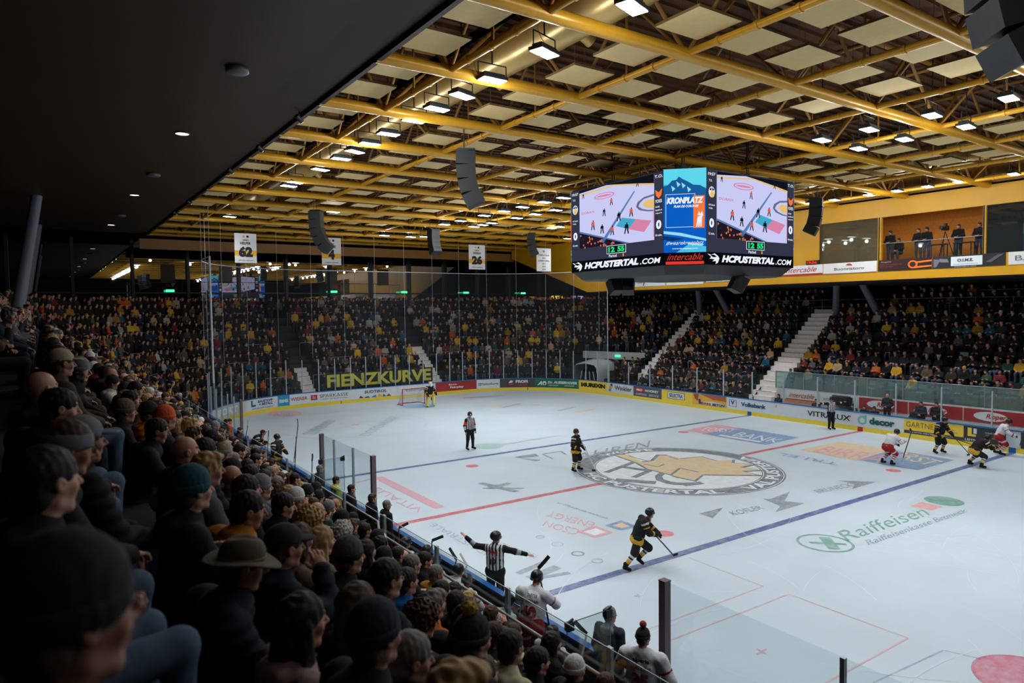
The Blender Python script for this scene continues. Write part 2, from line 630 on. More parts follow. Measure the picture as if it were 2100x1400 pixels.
advert('ice_advert', [('KOFLER', ((-3.723, -5.937), (-2.210, -6.062), (-2.016, -5.682), (-3.501, -5.540)), 0, 0.03),
                      ('BRUNECK', ((1.111, -6.071), (3.177, -6.276), (3.500, -5.855), (1.383, -5.661)), 0, 0.03)],
       [dgrey], 'grey advert with triangles beside the near blue line',
       polys=((((-4.486, -5.094), (-3.207, -5.099), (-4.508, -5.697)), 0), (((-1.259, -5.464), (-1.111, -6.047), (0.485, -5.255)), 0),
              (((-1.150, -5.221), (-0.501, -6.501), (-2.264, -6.528), (-1.516, -6.205)), 0), (((3.530, -5.387), (4.506, -6.416), (2.699, -6.466), (3.464, -6.115)), 0)))
advert('ice_advert', [('CSON', ((-8.861, -4.021), (-9.213, -2.622), (-9.629, -2.960), (-9.376, -4.351)), 0, 0.06), ('ENERGY', ((-8.016, -3.766), (-8.430, -1.816), (-8.911, -2.168), (-8.512, -4.094)), 0, 0.06)],
       [pink, whitep], 'pink energy company advert painted in the ice',
       polys=((((-9.098, -4.087), (-8.220, -3.998), (-8.229, -4.844), (-9.038, -4.885)), 0), (((-8.923, -4.215), (-8.386, -4.187), (-8.383, -4.672), (-8.886, -4.711)), 1)))
advert('ice_advert', [('www.energy.it', ((-7.257, -3.597), (-7.453, -1.014), (-7.668, -1.172), (-7.492, -3.759)), 0, 0.0)],
       [dgrey, blue, orange], 'small blue diamond crest and thin grey lettering on the ice', polys=((((-7.956, -4.130), (-7.163, -4.069), (-7.160, -4.842), (-7.899, -4.849)), 1), (((-7.752, -4.280), (-7.331, -4.271), (-7.363, -4.693), (-7.717, -4.679)), 2)))
advert('ice_advert', [('INDUSTRIALE', ((-12.304, -4.525), (-12.324, -0.588), (-12.603, -0.704), (-12.628, -4.667)), 0, 0.02), ('MONTAGEN', ((-11.330, -5.042), (-11.621, -3.379), (-11.908, -3.494), (-11.626, -5.210)), 0, 0.02)],
       [lgrey], 'faded grey mirrored lettering on the ice near the bench')
advert('ice_advert', [], [dgrey], 'grey slanted bars painted in the ice by the visitors bench',
       strips=(((-12.604, -5.839), (-11.495, -5.586), 0.22, 0), ((-12.556, -6.288), (-11.433, -6.084), 0.30, 0), ((-12.542, -6.378), (-11.439, -6.600), 0.16, 0)),
       rings=(((-10.335, -5.621), 0.14, 0.20, 0), ((-10.328, -4.652), 0.16, 0.18, 0), ((-10.344, -3.813), 0.12, 0.14, 0), ((-10.265, -6.390), 0.14, 0.16, 0)))
advert('ice_advert', [('AHREN', ((-2.597, 3.920), (2.332, 3.995), (3.724, 5.218), (-1.554, 5.036)), 0, 0.0)],
       [dgrey], 'grey company name beside the club crest', polys=((((-4.425, 6.250), (-3.145, 6.254), (-3.393, 5.599), (-4.326, 5.902), (-3.766, 4.942), (-4.169, 4.858)), 0),),
       strips=(((-2.947, 5.959), (-1.799, 5.953), 0.12, 0), ((-2.947, 5.959), (-3.201, 4.776), 0.12, 0), ((-1.799, 5.953), (-2.111, 5.178), 0.12, 0)))
advert('ice_advert', [('FORST', ((10.211, -3.259), (9.092, -6.332), (10.505, -6.309), (11.519, -3.528)), 2, 0.1), ('BIRRA', ((7.863, -1.603), (7.811, -4.756), (9.736, -4.428), (9.656, -1.331)), 3, 0.06)],
       [orange, blue, pm((236, 200, 150), 0.2), pink], 'large orange and blue advert rectangle near the near blue line',
       polys=((((7.760, -0.938), (11.266, -0.958), (11.286, -3.646), (7.605, -3.977)), 0), (((7.799, -3.869), (11.286, -3.646), (11.215, -6.471), (7.866, -6.439)), 1)))
advert('ice_advert', [('BANK', ((8.232, 3.508), (8.321, 0.820), (9.529, 1.068), (9.513, 3.842)), 2, 0.1), ('FORST', ((8.123, 5.523), (8.961, 4.078), (10.117, 4.572), (9.278, 6.066)), 3, 0.05)],
       [blue, pink, whitep, whitep], 'blue and pink advert rectangles beyond the club crest',
       polys=((((7.443, 4.876), (10.611, 5.021), (10.623, 0.923), (7.490, 0.812)), 0), (((7.504, 6.209), (10.496, 6.419), (10.607, 4.812), (7.570, 4.777)), 1)),
       strips=(((7.828, 4.009), (7.953, 1.436), 0.35, 2),))
advert('ice_advert', [('TRI.EL', ((6.609, -3.720), (6.409, -0.776), (5.839, -0.903), (6.020, -3.881)), 0, 0.04)], [blue], 'small blue mirrored word on the ice')
advert('ice_advert', [('VITALIS', ((-11.861, 1.023), (-11.962, 4.977), (-12.410, 4.657), (-12.272, 0.742)), 0, 0.0)], [pink], 'red bar and scribbled red word by the centre line',
       strips=(((-11.305, 6.502), (-11.353, 0.871), 0.42, 0), ((-12.440, 6.116), (-11.305, 6.502), 0.12, 0)))
advert('ice_advert', [], [dgrey], 'grey star shaped mark on the ice between blue and red lines',
       strips=(((-8.318, 3.020), (-7.890, 1.006), 0.3, 0), ((-8.493, 2.002), (-7.358, 2.299), 0.3, 0), ((-8.686, 2.240), (-7.351, 1.241), 0.12, 0), ((-8.410, 2.315), (-7.908, 1.939), 0.6, 0)))
advert('ice_advert', [('STRABAND', ((-10.730, 18.843), (-7.895, 22.833), (-7.336, 22.391), (-10.048, 18.311)), 0, 0.04)], [dgrey], 'dark grey word inside the far left faceoff circle')
advert('ice_advert', [('DOLOMITES', ((-8.255, 16.333), (-3.875, 21.710), (-3.499, 21.145), (-7.743, 15.935)), 0, 0.04)], [lgrey], 'pale blue word inside the far left faceoff circle',)
advert('ice_advert', [('Audi', ((-10.130, 26.959), (-9.061, 26.108), (-8.709, 27.511), (-9.753, 28.346)), 1, 0.0)], [pink, dgrey], 'pink strip advert by the far left boards',
       polys=((((-10.325, 27.946), (-9.602, 29.405), (-8.091, 28.193), (-8.196, 26.529), (-9.127, 25.889), (-10.138, 26.693)), 0),))
advert('ice_advert', [], [orange, lgrey], 'faded orange and grey advert strokes before the far goal line',
       strips=(((3.574, 21.601), (5.552, 22.332), 0.35, 0), ((4.273, 20.401), (6.640, 21.448), 0.3, 1), ((6.538, 16.753), (8.675, 17.481), 0.3, 1), ((6.939, 15.278), (9.071, 15.915), 0.35, 0), ((4.849, 26.953), (8.147, 26.250), 0.7, 1)))
advert('ice_advert', [('Raiffeisen', ((-3.197, 9.216), (-2.244, 9.150), (1.649, 9.199), (0.612, 9.436)), 0, 0.0)], [pm((150, 200, 184), 0.5), pm((232, 180, 160), 0.5)], 'faded green oval beside the far blue line',
       discs=(((-3.915, 9.281), 0.75, 0),), strips=(((-3.042, 9.263), (-2.203, 9.118), 0.3, 1),))
# thin court lines and the pink oval in the near zone
p = paint('court_line', (214, 120, 140), 0.5, 'thin pink court lines')
for a, b in (((-8.004, -7.711), (-8.045, -10.189)), ((-8.045, -10.189), (-11.400, -10.167)), ((-11.400, -10.167), (-12.534, -10.159)), ((-12.442, -10.788), (-7.944, -10.853)), ((-7.944, -10.853), (-7.916, -13.666)), ((-7.916, -13.666), (-11.029, -13.654)),
             ((-10.910, -12.092), (-10.955, -12.357)), ((-11.116, -12.242), (-10.747, -12.209)), ((-11.112, -8.705), (-10.937, -8.831)), ((-10.951, -8.677), (-11.096, -8.857))):
    p.strip(a, b, 0.045)
p.done()
p = paint('court_line', (96, 116, 140), 0.45, 'thin dark blue court line')
for a, b in (((-7.868, -14.347), (-10.258, -14.163)), ((-7.868, -14.347), (-7.411, -15.593))):
    p.strip(a, b, 0.04)
p.done()
p = paint('ice_advert', (200, 96, 124), 0.3, 'large pink oval advert in the near zone', mats=[pm((196, 92, 122), 0.25), pm((180, 60, 100), 0.25)])
p.disc((-7.755, -15.907), 1.02, 0)
LAY[0] += 0.0005
p.ring((-7.755, -15.907), 0.96, 1.02, 1)
p.done()
p = paint('ice_scratches', (236, 240, 244), 0.5, 'white skate scratches')
rs = random.Random(4)
for i in range(170):
    x, y = rs.uniform(-14, 14), rs.uniform(-26, 2)
    a, r, sp = rs.uniform(0, 2 * PI), rs.uniform(2, 9), rs.uniform(0.2, 0.7)
    p.ring((x, y), r, r + rs.uniform(0.006, 0.016), a0=a, a1=a + sp, n=10)
ok = []
for f in p.f:
    if all(abs(p.v[i][0]) < 14.4 and abs(p.v[i][1]) < 27 for i in f):
        ok.append(f)
p.f = ok; p.m = [0] * len(ok); p.s = [False] * len(ok)
p.done()

# ------------------------------------------------------------------ boards, adverts on them, glass, netting, goal
white_board = mat('board_white', (205, 216, 222), rough=0.35, var=0.04, scale=1.5)
kick_y = mat('kick_yellow', (232, 206, 60), rough=0.4, var=0.05)
cap_b = mat('cap_blue', (22, 96, 168), rough=0.35, var=0.05)
dark_in = mat('board_inside', (44, 38, 40), rough=0.6, var=0.1)
steel = mat('steel', (150, 160, 170), rough=0.35, metal=0.7, var=0.05)
alu = mat('aluminium_post', (172, 186, 196), rough=0.4, metal=0.0, var=0.06)
post_brown = mat('post_brown', (112, 96, 98), rough=0.4, metal=0.0, var=0.05)
red_m = mat('red', (170, 36, 46), rough=0.5)
TOTAL = 2 * (S4 + S1) - 0.0

def loop_band(mb, off0, off1, z0, z1, mi=0, a=None, b=None):
    """closed band between two offsets and heights; a, b limit the arc length"""
    pass

def band(s0, s1, offs, zs, mb, mi=0, step=0.6):
    """sheet along the boards from s0 to s1: offs and zs are lists for the cross-section polyline"""
    n = max(2, int((s1 - s0) / step) + 1)
    ss = np.linspace(s0, s1, n)
    vs, fs, k = [], [], len(offs)
    for s in ss:
        for o_, z_ in zip(offs, zs):
            (x, y), _ = bp(s, o_)
            vs.append((x, y, z_))
    for i in range(n - 1):
        for j in range(k - 1):
            fs.append((i * k + j, i * k + j + 1, (i + 1) * k + j + 1, (i + 1) * k + j))
    mb.add(vs, fs, mi)

def bp(s, off=0.0):
    """bpos over the whole loop, also for negative s (near end) by symmetry"""
    if s < -S1:
        (x, y), n = bpos(-s, off)
        return (x, -y), (n[0], -n[1])
    if s < 0:
        return (W + off, s), (1, 0)
    return bpos(s, off)

SEND = S4 + 21.5 * 2
boards = empty('rink_boards', (0, 0, 0), 0, 'white rink boards with yellow kick strip and blue top rail around the ice', 'rink boards')
mb = MB()
band(-30, S4 + 2 * S1, [0, 0, 0.09, 0.09], [0.25, 1.03, 1.03, 0], mb, 0)
mb.build('panel', white_board, boards)
mb = MB()
band(-30, S4 + 2 * S1, [0.0, -0.012, -0.012, 0.0], [0.0, 0.0, 0.25, 0.25], mb, 0)
mb.build('kick_strip', kick_y, boards)
mb = MB()
band(-30, S4 + 2 * S1, [-0.02, -0.02, 0.13, 0.13, -0.02], [1.03, 1.08, 1.08, 1.03, 1.03], mb, 0)
mb.build('top_rail', cap_b, boards)
mb = MB()
band(S4 + 5, S4 + 2 * S1, [0.092, 0.092], [0.02, 1.02], mb, 0)
mb.build('bench_side_lining', dark_in, boards)
for s, c in ((0, red_m), (BL, cap_b), (-BL, cap_b), (28.9, red_m), (45.55, red_m)):
    mb = MB()
    w_ = 0.3 if abs(s) < 10 else 0.06
    band(s - w_ / 2, s + w_ / 2, [-0.018, -0.018], [0.0, 0.25], mb)
    mb.build('line_mark', c, boards)

def board_place(off=-0.006):
    """u runs to the right as seen from the ice (decreasing s)"""
    def mk(s_left, z0=0.0):
        def pl(u, v, p=0.0):
            (x, y), n = bp(s_left - u, off - p)
            return (x, y, z0 + v)
        return pl
    return mk
bplace = board_place()

A = {}
def am(rgb, rough=0.4):
    k = 'ad_%d_%d_%d' % rgb
    return mat(k, rgb, rough=rough, var=0.03, scale=4)

def board_ad(s_left, s_right, bg, words, label, blobs=(), z0=0.26, z1=1.02, cat='advert', name='advertising_board'):
    """words: (text, u0 fraction, v0 fraction, width fraction or None, height fraction, rgb, bold, shear)"""
    wid = s_left - s_right
    pl = bplace(s_left)
    mb = MB()
    n = max(1, int(wid / 0.4))
    vs, fs = [], []
    for i in range(n + 1):
        for z in (z0, z1):
            vs.append(pl(wid * i / n, z))
    for i in range(n):
        fs.append((2 * i, 2 * i + 2, 2 * i + 3, 2 * i + 1))
    mb.add(vs, fs)
    root = mb.build(name, am(bg), None)
    tag(root, label, cat, 'adverts on the rink boards')
    hh = z1 - z0
    groups = {}
    for bl in blobs:
        rgb, pts = bl
        groups.setdefault((rgb, 0), []).append(('p', pts))
    for w_ in words:
        groups.setdefault((w_[5], 1), []).append(('w', w_))
    lay = 0.004
    for (rgb, _k), items in groups.items():
        m = MB()
        for kind, it in items:
            if kind == 'p':
                m.add([pl(u * wid, z0 + v * hh, lay) for u, v in it], [tuple(range(len(it)))])
            else:
                t, u0, v0, ww, h_, _c, bold, shear = it
                letter(m, t, pl, u0 * wid, z0 + v0 * hh, ww * wid if ww else None, h_ * hh, 0, bold, shear, 1.0, lay)
        m.build('lettering' if any(k == 'w' for k, _ in items) else 'emblem', am(rgb), root)
        lay += 0.003
    return root

def ell_pts(cu, cv, ru, rv, n=20, a0=0, a1=2 * PI):
    return [(cu + ru * math.cos(a0 + (a1 - a0) * i / n), cv + rv * math.sin(a0 + (a1 - a0) * i / n)) for i in range(n)]

def rect_pts(u0, v0, u1, v1):
    return [(u0, v0), (u1, v0), (u1, v1), (u0, v1)]

WHT, BLK, NAVY, RED, GRN, YEL, GRY = (214, 222, 226), (24, 26, 30), (26, 66, 130), (168, 46, 52), (28, 104, 70), (236, 200, 62), (96, 100, 106)
board_ad(-7.7, -12.0, (52, 52, 56), [('LEITNER', 0.08, 0.12, 0.2, 0.2, WHT, 0.02, 0), ('ropeways', 0.45, 0.4, 0.4, 0.16, GRY, 0, 0)], 'dark board advert with yellow letter at the right edge of the photo',
         [(YEL, [(0.08, 0.45), (0.2, 0.45), (0.2, 0.55), (0.14, 0.55), (0.14, 0.9), (0.08, 0.9)])])
board_ad(-5.26, -7.1, (46, 46, 50), [('LEITNER', 0.04, 0.06, 0.42, 0.14, WHT, 0.02, 0), ('Seilbahnen / funivie', 0.52, 0.66, 0.45, 0.08, WHT, 0, 0), ('ropeways', 0.52, 0.34, 0.3, 0.07, WHT, 0, 0)],
         'dark grey board advert with a yellow angular letter behind crouching player', [(YEL, [(0.1, 0.36), (0.3, 0.36), (0.3, 0.5), (0.2, 0.5), (0.2, 0.92), (0.1, 0.92)]), (WHT, [(0.24, 0.55), (0.32, 0.55), (0.32, 0.9), (0.24, 0.9)])])
board_ad(-2.38, -5.26, YEL, [('GARTNER', 0.04, 0.46, 0.55, 0.36, (60, 54, 40), -0.01, 0), ('www.gartnerbau.it', 0.1, 0.05, 0.74, 0.13, WHT, 0.02, 0), ('Metallbau', 0.66, 0.56, 0.2, 0.1, (60, 54, 40), 0, 0), ('costruzioni', 0.66, 0.4, 0.24, 0.1, (60, 54, 40), 0, 0)],
         'yellow board advert with dark foot strip behind the black jersey player', [((60, 58, 54), rect_pts(0, 0, 1, 0.22))])
board_ad(0.3, -2.38, WHT, [('decor', 0.30, 0.26, 0.52, 0.52, (14, 84, 84), 0.06, 0)], 'white board advert with dark green word and pale green ring right of the red line',
         [((120, 190, 176), ell_pts(0.15, 0.5, 0.10, 0.34)), (WHT, ell_pts(0.15, 0.48, 0.055, 0.19)), ((120, 190, 178), rect_pts(0.2, 0.5, 0.245, 0.9))])
board_ad(6.0, 0.3, WHT, [('VITRALUX', 0.48, 0.30, 0.47, 0.42, (30, 32, 38), 0.02, 0)], 'white board advert with thin black capitals behind the far linesman',
         [((188, 60, 66), rect_pts(0.10, 0.62, 0.108, 0.86)), ((60, 110, 190), [(0.93, 0.64), (0.955, 0.64), (0.955, 0.74)])])
board_ad(9.18, 6.0, WHT, [('Volksbank', 0.36, 0.36, 0.60, 0.36, (22, 74, 132), 0.05, 0), ('V', 0.105, 0.40, 0.10, 0.36, (22, 74, 132), 0.06, 0)], 'white board advert with blue word and squared V emblem left of the blue line',
         [((200, 60, 60), rect_pts(0.06, 0.24, 0.25, 0.28)), ((200, 60, 60), rect_pts(0.235, 0.24, 0.25, 0.84)), ((60, 110, 190), rect_pts(0.06, 0.24, 0.075, 0.84)), ((60, 110, 190), rect_pts(0.06, 0.80, 0.25, 0.84))])
board_ad(12.14, 9.18, (228, 168, 66), [('BIRRE', 0.28, 0.06, 0.28, 0.22, (150, 60, 40), 0.05, 0), ('BETON', 0.6, 0.06, 0.34, 0.22, BLK, 0.05, 0)], 'orange board advert with brown curved shapes and concrete company name',
         [((150, 84, 58), [(0.02, 0.95), (0.2, 0.98), (0.16, 0.3), (0.08, 0.5)]), ((170, 96, 60), [(0.24, 0.98), (0.98, 0.98), (0.98, 0.55), (0.6, 0.6)]), ((40, 60, 120), [(0.18, 0.5), (0.24, 0.56), (0.28, 0.1), (0.2, 0.06)]),
          (WHT, [(0.28, 0.06), (0.96, 0.06), (0.92, 0.3), (0.6, 0.42), (0.34, 0.32)])])
board_ad(15.08, 12.14, YEL, [('SELECTRA', 0.26, 0.35, 0.44, 0.36, BLK, 0.03, 0)], 'yellow board advert with black word in a white framed box', [(BLK, rect_pts(0.2, 0.2, 0.76, 0.86)), (WHT, rect_pts(0.215, 0.245, 0.745, 0.815))])
board_ad(18.04, 15.08, (84, 78, 84), [('PRO', 0.12, 0.55, 0.2, 0.22, WHT, 0.06, 0), ('HOCKEY', 0.42, 0.55, 0.48, 0.22, WHT, 0.05, 0), ('SHARPENING', 0.1, 0.14, 0.38, 0.2, (190, 190, 196), 0.02, 0.2), ('SERVICE', 0.56, 0.14, 0.34, 0.2, (190, 190, 196), 0.02, 0.2)],
         'dark grey board advert of a hockey shop with small red box', [((180, 40, 60), rect_pts(0.08, 0.46, 0.36, 0.86))])
board_ad(21.02, 18.04, (206, 206, 204), [('Winkler', 0.28, 0.34, 0.66, 0.46, (50, 48, 50), 0.02, 0)], 'light grey board advert with dark word and a small figure drawing',
         [((60, 60, 66), ell_pts(0.16, 0.8, 0.05, 0.14)), ((220, 150, 80), ell_pts(0.12, 0.55, 0.07, 0.18)), ((90, 140, 170), ell_pts(0.1, 0.25, 0.05, 0.16))])
board_ad(24.2, 21.02, YEL, [('MUREXIN', 0.07, 0.30, 0.84, 0.46, BLK, 0.08, 0)], 'yellow board advert with heavy black capitals at the far right corner')
board_ad(28.24, 24.2, GRN, [('Dr. AUSSERHOFER', 0.28, 0.46, 0.68, 0.30, WHT, 0.05, 0.2), ('IMMOBILIEN', 0.30, 0.22, 0.22, 0.1, WHT, 0.03, 0), ('IMMOBILIARE', 0.66, 0.22, 0.22, 0.1, WHT, 0.03, 0), ('A', 0.05, 0.26, 0.11, 0.46, WHT, 0.05, 0.3)],
         'dark green board advert with white slanted lettering', [(WHT, ell_pts(0.205, 0.5, 0.045, 0.24)), (GRN, ell_pts(0.205, 0.44, 0.02, 0.1))])
board_ad(31.34, 28.24, (66, 64, 68), [('PROFI', 0.45, 0.52, 0.34, 0.32, WHT, 0.06, 0), ('COLOR', 0.45, 0.16, 0.34, 0.28, (176, 60, 54), 0.02, 0)], 'charcoal board advert with white and dark red words',
         [((190, 60, 54), [(0.24, 0.3), (0.36, 0.3), (0.40, 0.45), (0.28, 0.45)]), (WHT, [(0.24, 0.5), (0.30, 0.8), (0.38, 0.8), (0.36, 0.55)])])
board_ad(33.44, 31.34, WHT, [('betonform', 0.25, 0.36, 0.68, 0.30, GRY, 0.02, 0)], 'white board advert with thin grey lowercase word', [(GRY, rect_pts(0.08, 0.36, 0.22, 0.62)), (WHT, rect_pts(0.11, 0.42, 0.14, 0.56)), (WHT, rect_pts(0.16, 0.42, 0.19, 0.56))])
board_ad(37.38, 33.44, (160, 48, 46), [('Etrata', 0.32, 0.62, 0.2, 0.18, WHT, 0.03, 0), ('Fairplay', 0.35, 0.22, 0.34, 0.28, WHT, 0.05, 0)], 'red board advert with white word beside the goalkeeper')
board_ad(40.7, 37.6, WHT, [('nigon', 0.2, 0.2, 0.62, 0.5, (60, 66, 74), 0.02, 0)], 'white board advert with grey word seen behind the goal')
board_ad(44.8, 40.9, WHT, [('SUDTIROL', 0.30, 0.5, 0.48, 0.30, (70, 66, 66), 0.02, 0)], 'white board advert with a coloured mountain skyline',
         [((150, 50, 46), [(0.18, 0.04), (0.28, 0.04), (0.25, 0.2), (0.21, 0.3)]), ((90, 80, 70), [(0.28, 0.04), (0.42, 0.04), (0.38, 0.2), (0.32, 0.16)]), ((60, 130, 180), [(0.44, 0.04), (0.56, 0.04), (0.54, 0.28), (0.48, 0.2)]),
          ((236, 180, 60), [(0.56, 0.04), (0.68, 0.04), (0.66, 0.26), (0.6, 0.36)]), ((60, 120, 80), [(0.68, 0.04), (0.76, 0.04), (0.74, 0.2), (0.7, 0.3)]), ((170, 60, 50), [(0.76, 0.04), (0.88, 0.04), (0.82, 0.3)])])
board_ad(48.0, 44.9, WHT, [('SPARKASSE', 0.26, 0.44, 0.72, 0.34, (92, 90, 92), 0.0, 0), ('CASSA DI RISPARMIO', 0.26, 0.22, 0.72, 0.12, (92, 90, 92), 0, 0)], 'white board advert with grey capitals and a small red square emblem',
         [((180, 50, 56), rect_pts(0.04, 0.26, 0.2, 0.78)), (WHT, rect_pts(0.09, 0.4, 0.105, 0.7)), (WHT, rect_pts(0.13, 0.34, 0.145, 0.6))])
board_ad(49.5, 48.05, WHT, [('WIERER', 0.05, 0.36, 0.9, 0.34, (180, 44, 54), 0.02, 0)], 'white board advert with red serif-like capitals')
board_ad(50.46, 49.5, (40, 150, 200), [('BMI', 0.14, 0.32, 0.72, 0.32, WHT, 0.05, 0)], 'bright blue board advert with three white capitals')
board_ad(53.1, 50.5, WHT, [('BAUSTOFF', 0.36, 0.62, 0.50, 0.24, (24, 82, 146), 0.05, 0.2), ('+ METALL', 0.40, 0.34, 0.46, 0.24, (24, 82, 146), 0.05, 0.2), ('www.baustoff-metall.it', 0.14, 0.08, 0.72, 0.13, (24, 82, 146), 0.02, 0.2)],
         'white board advert with blue slanted words and drop emblem', [((24, 82, 146), [(0.12, 0.9), (0.18, 0.9), (0.18, 0.5), (0.28, 0.5), (0.3, 0.4), (0.26, 0.32), (0.14, 0.32), (0.12, 0.5)])])
board_ad(57.5, 53.3, (196, 200, 200), [('SPORT', 0.1, 0.2, 0.7, 0.6, (235, 238, 240), 0.06, 0)], 'pale board advert with big white capitals in the far left corner')

# clear panes standing on the boards
clear = glass_mat('clear_pane', (248, 251, 251), refl=0.02, haze=0.006, hazecol=(150, 168, 178))
clear_far = glass_mat('clear_pane_far', (240, 245, 246), refl=0.02, haze=0.02, hazecol=(140, 156, 166))

def screen_run(label, s0, s1, zt, step, mat_, pane_group):
    root = empty('glass_screen', (0, 0, 0), 0, label, 'glass screen')
    n = max(1, int(round((s1 - s0) / step)))
    for i in range(n):
        a, b = s0 + (s1 - s0) * i / n, s0 + (s1 - s0) * (i + 1) / n
        mb = MB()
        band(a + 0.03, b - 0.03, [0.05, 0.05], [1.08, zt], mb, 0, 0.8)
        mb.build('pane', mat_, root)
    for i in range(n + 1):
        a = s0 + (s1 - s0) * i / n
        (x, y), nn = bp(a, 0.05)
        mb = MB()
        mb.box((x, y, (1.08 + zt) / 2), (0.07, 0.055, zt - 1.08), math.atan2(nn[1], nn[0]))
        mb.build('post', alu, root)
    return root

screen_run('low clear glass screen with grey posts along the far long side of the rink', -27.0, 20.9, 2.85, 2.3, clear, '')
screen_run('tall clear glass screen with grey posts round the far end of the rink', 21.0, S4 - 1.5, 3.5, 1.25, clear_far, '')
screen_run('low clear glass screen behind which the home bench starts in the far left corner', S4 - 1.4, S4 + (HL - CR) - 14.3, 2.85, 1.5, clear_far, '')

def near_screen(label, y0, y1, posts, thick=()):
    root = empty('glass_screen', (0, 0, 0), 0, label, 'glass screen')
    ps = sorted(list(posts))
    for a, b in zip(ps[:-1], ps[1:]):
        mb = MB()
        mb.box((-W - 0.05, (a + b) / 2, (1.08 + 2.84) / 2), (0.012, b - a - 0.06, 1.76))
        mb.build('pane', clear, root)
    for y in ps:
        t = 0.13 if y in thick else 0.06
        mb = MB()
        mb.box((-W - 0.05, y, (1.08 + 2.84) / 2), (t, t, 1.76))
        if y in thick:
            mb.box((-W - 0.05, y, 2.85), (t + 0.01, t + 0.01, 0.02))
        mb.build('post', post_brown if y in thick else alu, root)
    return root
near_screen('clear glass screen between two thick brown posts in front of the penalty box', -1.97, 2.53, (-1.97, -0.4, 1.3, 2.53), (-1.97, 2.53))
near_screen('clear glass screen starting at the thick brown post beside the visitors bench', -28, -13.42, (-13.42, -16.32, -18.9, -21.4, -24.0), (-13.42,))
# the end posts of the benches
t = MB(); t.box((-W - 0.05, 14.2, 1.94), (0.12, 0.12, 1.78)); tag(t.build('bench_post', post_brown), 'thick brown glass post at the far end of the home bench', 'post')

# netting behind the far end
netm = bpy.data.materials.new('netting')
netm.use_nodes = True
nt = netm.node_tree
b_ = nt.nodes['Principled BSDF']
b_.inputs['Base Color'].default_value = (0.16, 0.17, 0.2, 1)
b_.inputs['Roughness'].default_value = 0.8
tr = nt.nodes.new('ShaderNodeBsdfTransparent')
ms = nt.nodes.new('ShaderNodeMixShader')
no = nt.nodes.new('ShaderNodeTexNoise'); no.inputs['Scale'].default_value = 0.6
mr = nt.nodes.new('ShaderNodeMapRange'); mr.inputs['To Min'].default_value = 0.05; mr.inputs['To Max'].default_value = 0.10
nt.links.new(no.outputs['Fac'], mr.inputs['Value'])
nt.links.new(mr.outputs['Result'], ms.inputs[0])
nt.links.new(tr.outputs[0], ms.inputs[1]); nt.links.new(b_.outputs[0], ms.inputs[2])
nt.links.new(ms.outputs[0], nt.nodes['Material Output'].inputs['Surface'])
net = empty('safety_net', (0, 0, 0), 0, 'see-through safety netting hanging round the far end behind the goal', 'safety net')
NS0, NS1 = 21.2, S4 + 1.6
mb = MB(); band(NS0, NS1, [0.2, 0.2], [3.3, 10.15], mb, 0, 1.0); mb.build('netting', netm, net)
ropem = mat('rope', (196, 204, 212), rough=0.6)
mb = MB()
pts = [(*bp(s, 0.2)[0], 10.17) for s in np.linspace(NS0, NS1, 40)]
mb.path(pts, 0.03, 6)
mb.build('top_rope', ropem, net)
for s in (NS0, NS1):
    mb = MB(); (x, y), _ = bp(s, 0.2); mb.tube((x, y, 3.2), (x, y, 10.2), 0.06 if s > 30 else 0.03, n=6); mb.build('edge_rope', ropem, net)
for s in np.linspace(NS0 + 1.0, NS1, 17):
    mb = MB(); (x, y), _ = bp(float(s), 0.2); mb.tube((x, y, 3.6), (x, y, 12.9), 0.010, n=5); mb.build('hanging_cable', ropem, net)

# goal
gl = empty('goal', (0, 26, 0), 0, 'red framed hockey goal with white net at the far end', 'goal')
mb = MB()
for sx in (-1, 1):
    mb.tube((sx * 0.915, 0, 0), (sx * 0.915, 0, 1.22), 0.03, n=10)
    mb.tube((sx * 0.915, 0.02, 0.03), (sx * 1.0, 0.75, 0.03), 0.03, n=8)
mb.tube((-0.945, 0, 1.22), (0.945, 0, 1.22), 0.03, n=10)
mb.path([(-1.0, 0.75, 0.03), (-0.8, 1.05, 0.03), (0.8, 1.05, 0.03), (1.0, 0.75, 0.03)], 0.03)
mb.build('frame', mat('goal_red', (176, 30, 40), rough=0.35), gl)
mb = MB()
mb.path([(-0.9, 0.0, 1.22), (-0.7, 0.55, 1.18), (0.7, 0.55, 1.18), (0.9, 0.0, 1.22)], 0.02)
mb.path([(-0.7, 0.55, 1.18), (-0.8, 1.05, 0.03)], 0.015); mb.path([(0.7, 0.55, 1.18), (0.8, 1.05, 0.03)], 0.015)
mb.build('top_frame', mat('goal_white', (220, 224, 228), rough=0.5), gl)
gn = bpy.data.materials.get('goal_net') or mat('goal_net', (225, 228, 230), rough=0.8, alpha=0.35)
mb = MB()
mb.add([(-0.915, 0, 0.03), (-0.915, 0, 1.2), (-0.7, 0.55, 1.17), (-0.8, 1.05, 0.03), (0.915, 0, 0.03), (0.915, 0, 1.2), (0.7, 0.55, 1.17), (0.8, 1.05, 0.03)],
       [(0, 1, 2, 3), (4, 7, 6, 5), (2, 6, 7, 3), (1, 5, 6, 2)])
mb.build('netting', gn, gl)

